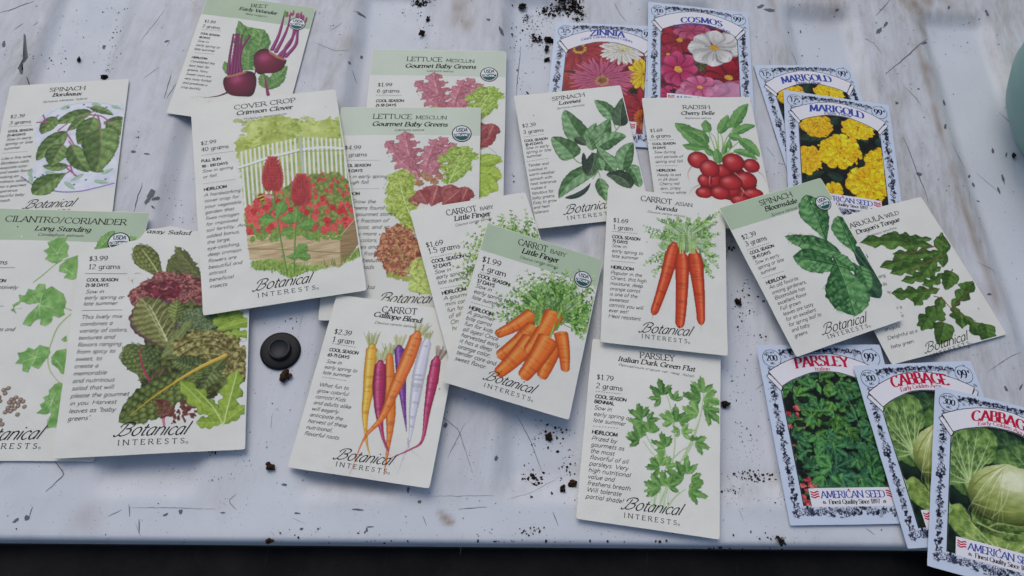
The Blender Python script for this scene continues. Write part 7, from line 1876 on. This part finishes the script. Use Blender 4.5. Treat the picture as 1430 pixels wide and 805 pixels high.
SOIL = soil_mat('dark_potting_soil', (.008, .006, .005), (.045, .030, .020))
BARK = soil_mat('brown_bark', (.015, .008, .005), (.085, .045, .024))


def lump(name, label, px, size, seed, mat, flat=1.0, rot=0.0):
    g = ground(px, -.003); z = float(bed_z(g[0], g[1])); V, F = pebble(seed, .72, 3); V = V * size / 1000
    V[:, 2] -= V[:, 2].min() + .15 * size / 1000
    o = mesh_np(name, V, F, mat, None, smooth=False); o.location = (g[0], g[1], z); o.rotation_euler = (0, 0, rot)
    o['label'] = label; o['category'] = 'soil crumb' if mat is SOIL else 'bark chip'; o['group'] = 'larger crumbs of soil and bark'
    return o


for nm, lb, px, sz, sd, mt in (
        ('bark_chip', 'brown crumb lying just below the black plastic plug', (401, 529), 3.9, 1, BARK),
        ('bark_chip', 'small oval brown chip left of the colourful carrot packet', (379, 654), 2.6, 2, BARK),
        ('soil_crumb', 'pale-ringed round crumb above the lettuce packets', (589, 46), 2.5, 3, BARK),
        ('soil_crumb', 'dark round crumb above the pale-ringed one, top centre', (597, 28), 2.0, 4, SOIL),
        ('soil_crumb', 'dark crumb at the left end of the spilled soil', (729, 7), 2.6, 5, SOIL),
        ('soil_crumb', 'rounded dark crumb just left of the zinnia packet', (764, 65), 2.9, 6, SOIL),
        ('soil_crumb', 'dark crumb touching the zinnia packet corner, upper of two', (767, 54), 2.7, 7, SOIL),
        ('soil_crumb', 'small dark crumb below the rounded one beside the zinnias', (764, 81), 2.0, 8, SOIL),
        ('soil_crumb', 'dark crumb just right of the three red-orange carrots', (1031, 419), 2.9, 9, SOIL),
        ('soil_crumb', 'dark crumb right of the parsley stalk packet', (1014, 563), 2.4, 10, SOIL),
        ('soil_crumb', 'dark crumb below the green-topped carrot packet', (768, 608), 2.2, 11, SOIL),
        ('bark_chip', 'brown flake against the left edge of the parsley packet', (801, 675), 2.6, 12, BARK),
        ('soil_crumb', 'dark crumb beside the brown flake, left of the parsley packet', (785, 683), 2.1, 13, SOIL),
        ('soil_crumb', 'flat dark crumb at the edge below the Italian parsley', (1086, 757), 3.0, 14, SOIL),
        ('soil_crumb', 'dark crumb on the front edge, left of the carrots', (377, 757), 2.4, 15, SOIL),
        ('soil_crumb', 'small dark crumb above the left-hand spinach packet', (109, 80), 2.0, 16, SOIL),
        ('soil_crumb', 'dark crumb touching the top of the left-hand spinach packet', (145, 108), 2.4, 17, SOIL),
        ('soil_crumb', 'dark crumb in the shade below the teal pot', (1417, 216), 2.0, 18, SOIL)):
    lump(nm, lb, px, sz, sd, mt, rot=sd * 1.3)


def scatter():
    """loose potting soil: far too many crumbs to count"""
    rr = random.Random(21); VV, FF, MI = [], [], []; n0 = 0
    protos = [pebble(100 + i, .55, 1) for i in range(10)]; fine = [pebble(140 + i, .5, 1) for i in range(6)]

    def put(px, size, z=None, stack=0.0):
        nonlocal n0
        g = ground(px, -.003); zz = float(bed_z(g[0], g[1])) + stack
        V, F = rr.choice(protos); a = rr.uniform(0, 6.28); R3 = np.array([[math.cos(a), -math.sin(a), 0], [math.sin(a), math.cos(a), 0], [0, 0, 1]])
        W = (V @ R3.T) * size / 1000 * [rr.uniform(.7, 1.3), rr.uniform(.7, 1.3), 1]; W = W + [g[0], g[1], zz - W[:, 2].min() - .1 * size / 1000]
        VV.append(W); FF.append(F + n0); MI.append(np.full(len(F), 0 if rr.random() < .75 else 1)); n0 += len(V)
    # spilled heaps at the top
    for pts, n, w, smax in (([(755, 12), (775, 13), (790, 8), (800, 12), (812, 24), (806, 28)], 230, 5.0, 1.5), ([(778, 4), (796, 3), (806, 12)], 120, 4.0, 1.4), ([(576, 0), (590, 2), (604, 3)], 90, 2.5, 1.1), ([(735, 18), (738, 26)], 26, 3, .8), ([(743, 46), (748, 52), (757, 54)], 50, 3.0, 1.3), ([(764, 50), (770, 56)], 26, 2.5, 1.3)):
        P = np.array(pts, float); L = np.concatenate([[0], np.cumsum(np.hypot(*np.diff(P, axis=0).T))])
        for i in range(n):
            q = rr.uniform(0, L[-1]); x, y = np.interp(q, L, P[:, 0]), np.interp(q, L, P[:, 1]); s = rr.uniform(.35, smax) if rr.random() < .6 else rr.uniform(.25, .6)
            put((x + rr.gauss(0, w), y + rr.gauss(0, w * .8)), s, stack=rr.uniform(0, .0022) if rr.random() < .5 else 0)
    # drifts and clusters
    for x, y, sx, sy, n, s0, s1 in ((748, 30, 26, 24, 90, .2, .8), (740, 55, 22, 28, 70, .2, .7), (730, 110, 8, 30, 26, .2, .5), (733, 128, 6, 4, 8, .3, 1.2), (590, 40, 12, 22, 26, .2, .7), (570, 15, 18, 12, 20, .2, .5), (592, 66, 6, 4, 6, .2, .6),
                                    (70, 82, 22, 10, 34, .15, .7), (150, 60, 16, 34, 46, .15, .7), (152, 95, 6, 10, 18, .2, .7), (90, 45, 30, 22, 26, .15, .4), (160, 12, 12, 10, 12, .2, .8), (275, 8, 10, 8, 10, .2, .7),
                                    (775, 612, 22, 22, 60, .2, .9), (745, 668, 16, 10, 50, .2, 1.2), (742, 664, 6, 3, 14, .4, 1.2), (795, 650, 10, 24, 36, .2, .9), (752, 610, 8, 20, 20, .2, .6), (640, 632, 50, 30, 26, .15, .4), (810, 690, 8, 10, 14, .2, .6),
                                    (1052, 662, 22, 8, 60, .2, 1.0), (1060, 668, 8, 5, 16, .5, 1.3), (1045, 600, 18, 46, 80, .15, .5), (1022, 685, 16, 3, 20, .2, .7), (1080, 700, 20, 8, 16, .2, .6), (1075, 752, 20, 2.5, 12, .3, .9), (1020, 690, 24, 20, 30, .15, .4), (1040, 520, 16, 30, 26, .15, .45),
                                    (1040, 430, 16, 22, 50, .2, 1.0), (1046, 400, 10, 14, 26, .2, .9), (1022, 342, 6, 5, 16, .3, 1.2), (1048, 468, 14, 12, 18, .2, .5), (1016, 350, 3, 6, 8, .4, 1.3), (930, 240, 8, 20, 14, .2, .6), (1060, 470, 4, 3, 4, .5, 1.2),
                                    (430, 650, 24, 18, 22, .15, .6), (310, 668, 14, 5, 10, .2, .8), (260, 655, 50, 8, 16, .15, .4), (300, 632, 10, 3, 10, .3, 1.1), (346, 645, 12, 14, 12, .2, .6), (408, 455, 20, 12, 12, .2, .6), (440, 500, 14, 50, 16, .15, .4), (390, 560, 30, 30, 14, .15, .4),
                                    (255, 275, 20, 40, 26, .15, .5), (190, 200, 12, 40, 14, .15, .5), (735, 560, 8, 14, 16, .2, .6), (788, 560, 8, 10, 14, .2, .8), (1260, 505, 60, 14, 20, .15, .4), (1180, 40, 60, 30, 40, .15, .6), (1350, 80, 50, 40, 22, .15, .5), (1300, 200, 30, 60, 22, .15, .5), (1400, 300, 30, 80, 20, .15, .5),
                                    (700, 745, 300, 5, 40, .2, .8), (640, 757, 320, 1.2, 30, .3, 1.0), (1030, 766, 60, 1.2, 12, .4, 1.2), (715, 250, 6, 40, 16, .2, .6), (480, 40, 30, 30, 26, .15, .5), (1090, 210, 14, 60, 22, .15, .6), (745, 742, 20, 4, 16, .3, .9)):
        for i in range(n):
            put((x + rr.gauss(0, sx * .7), y + rr.gauss(0, sy * .7)), s0 + (s1 - s0) * rr.random() ** 2.4)
    for i in range(1150):
        put((rr.uniform(-20, 1450), rr.uniform(-20, 745)), .13 + .3 * rr.random() ** 3)
    # the odd grain that landed on a packet
    for key, px, sz in (('arugula', (1365, 431), .45), ('kuroda', (903, 340), .35), ('lettback', (574, 184), .45), ('lettback', (559, 183), .3), ('lavewa', (745, 162), .35), ('calliope', (614, 543), .45), ('cilantro', (25, 317), .4), ('cilantro', (74, 331), .3), ('lfback', (729, 277), .3), ('bloom', (1258, 437), .4), ('marfront', (1249, 255), .4), ('parsley', (915, 560), .25), ('kuroda', (975, 300), .3), ('sassy', (250, 585), .35), ('cover', (455, 150), .3), ('lforg', (700, 520), .35), ('radish', (905, 200), .3), ('cabfront', (1320, 620), .3), ('amparsley', (1075, 560), .35), ('bordeaux', (30, 260), .3)):
        p = PACKS[key]; q = p.surf(p.local([px]), .12)[0]; cs, sn = math.cos(p.rz), math.sin(p.rz)
        V, F = rr.choice(protos); VV.append(V * sz / 1000 + np.array([q[0] * cs - q[1] * sn, q[0] * sn + q[1] * cs, q[2] + sz * .0003]) + p.loc / 1000)
        FF.append(F + n0); MI.append(np.full(len(F), 0)); n0 += len(V)
    o = mesh_np('loose_soil', np.concatenate(VV), np.concatenate(FF), [SOIL, BARK], None, midx=np.concatenate(MI), smooth=False)
    o['kind'] = 'stuff'; o['label'] = 'dark crumbs of potting soil scattered over the white tailgate'; o['category'] = 'soil'


scatter()


def build_pot():
    """teal pot just reaching into the picture at the right edge"""
    k = .099
    g = ground([1406 + 185, 160], .03)
    z0 = float(bed_z(g[0], g[1]))
    t = empty('plastic_pot', 'round teal plastic pot cut off by the right edge of the picture', 'pot', (g[0], g[1], z0))
    m, nt, b = new_mat('teal_plastic'); v = coords(nt)
    nt.links.new(mixc(nt, noise(nt, 60, 4, vec=v), (.155, .30, .28), (.20, .36, .335)), b.inputs['Base Color']); b.inputs['Roughness'].default_value = .48
    bump(nt, b, noise(nt, 700, 2, vec=v), .08, .0004)
    lathe('body', [(.0001, .001), (k * .70, .001), (k * .78, .004), (k * .90, .018), (k * .98, .036), (k, .052), (k * .985, .064), (k * .93, .076), (k * .88, .080), (k * .86, .079), (k * .90, .070), (k * .95, .05), (k * .8, .014), (.0001, .012)], m, t, 96)
    r = [(k * .875 + .0025 * math.cos(a), .0805 + .0025 * math.sin(a)) for a in np.linspace(0, 2 * math.pi, 13)]
    lathe('rim', r, m, t, 96)


build_pot()
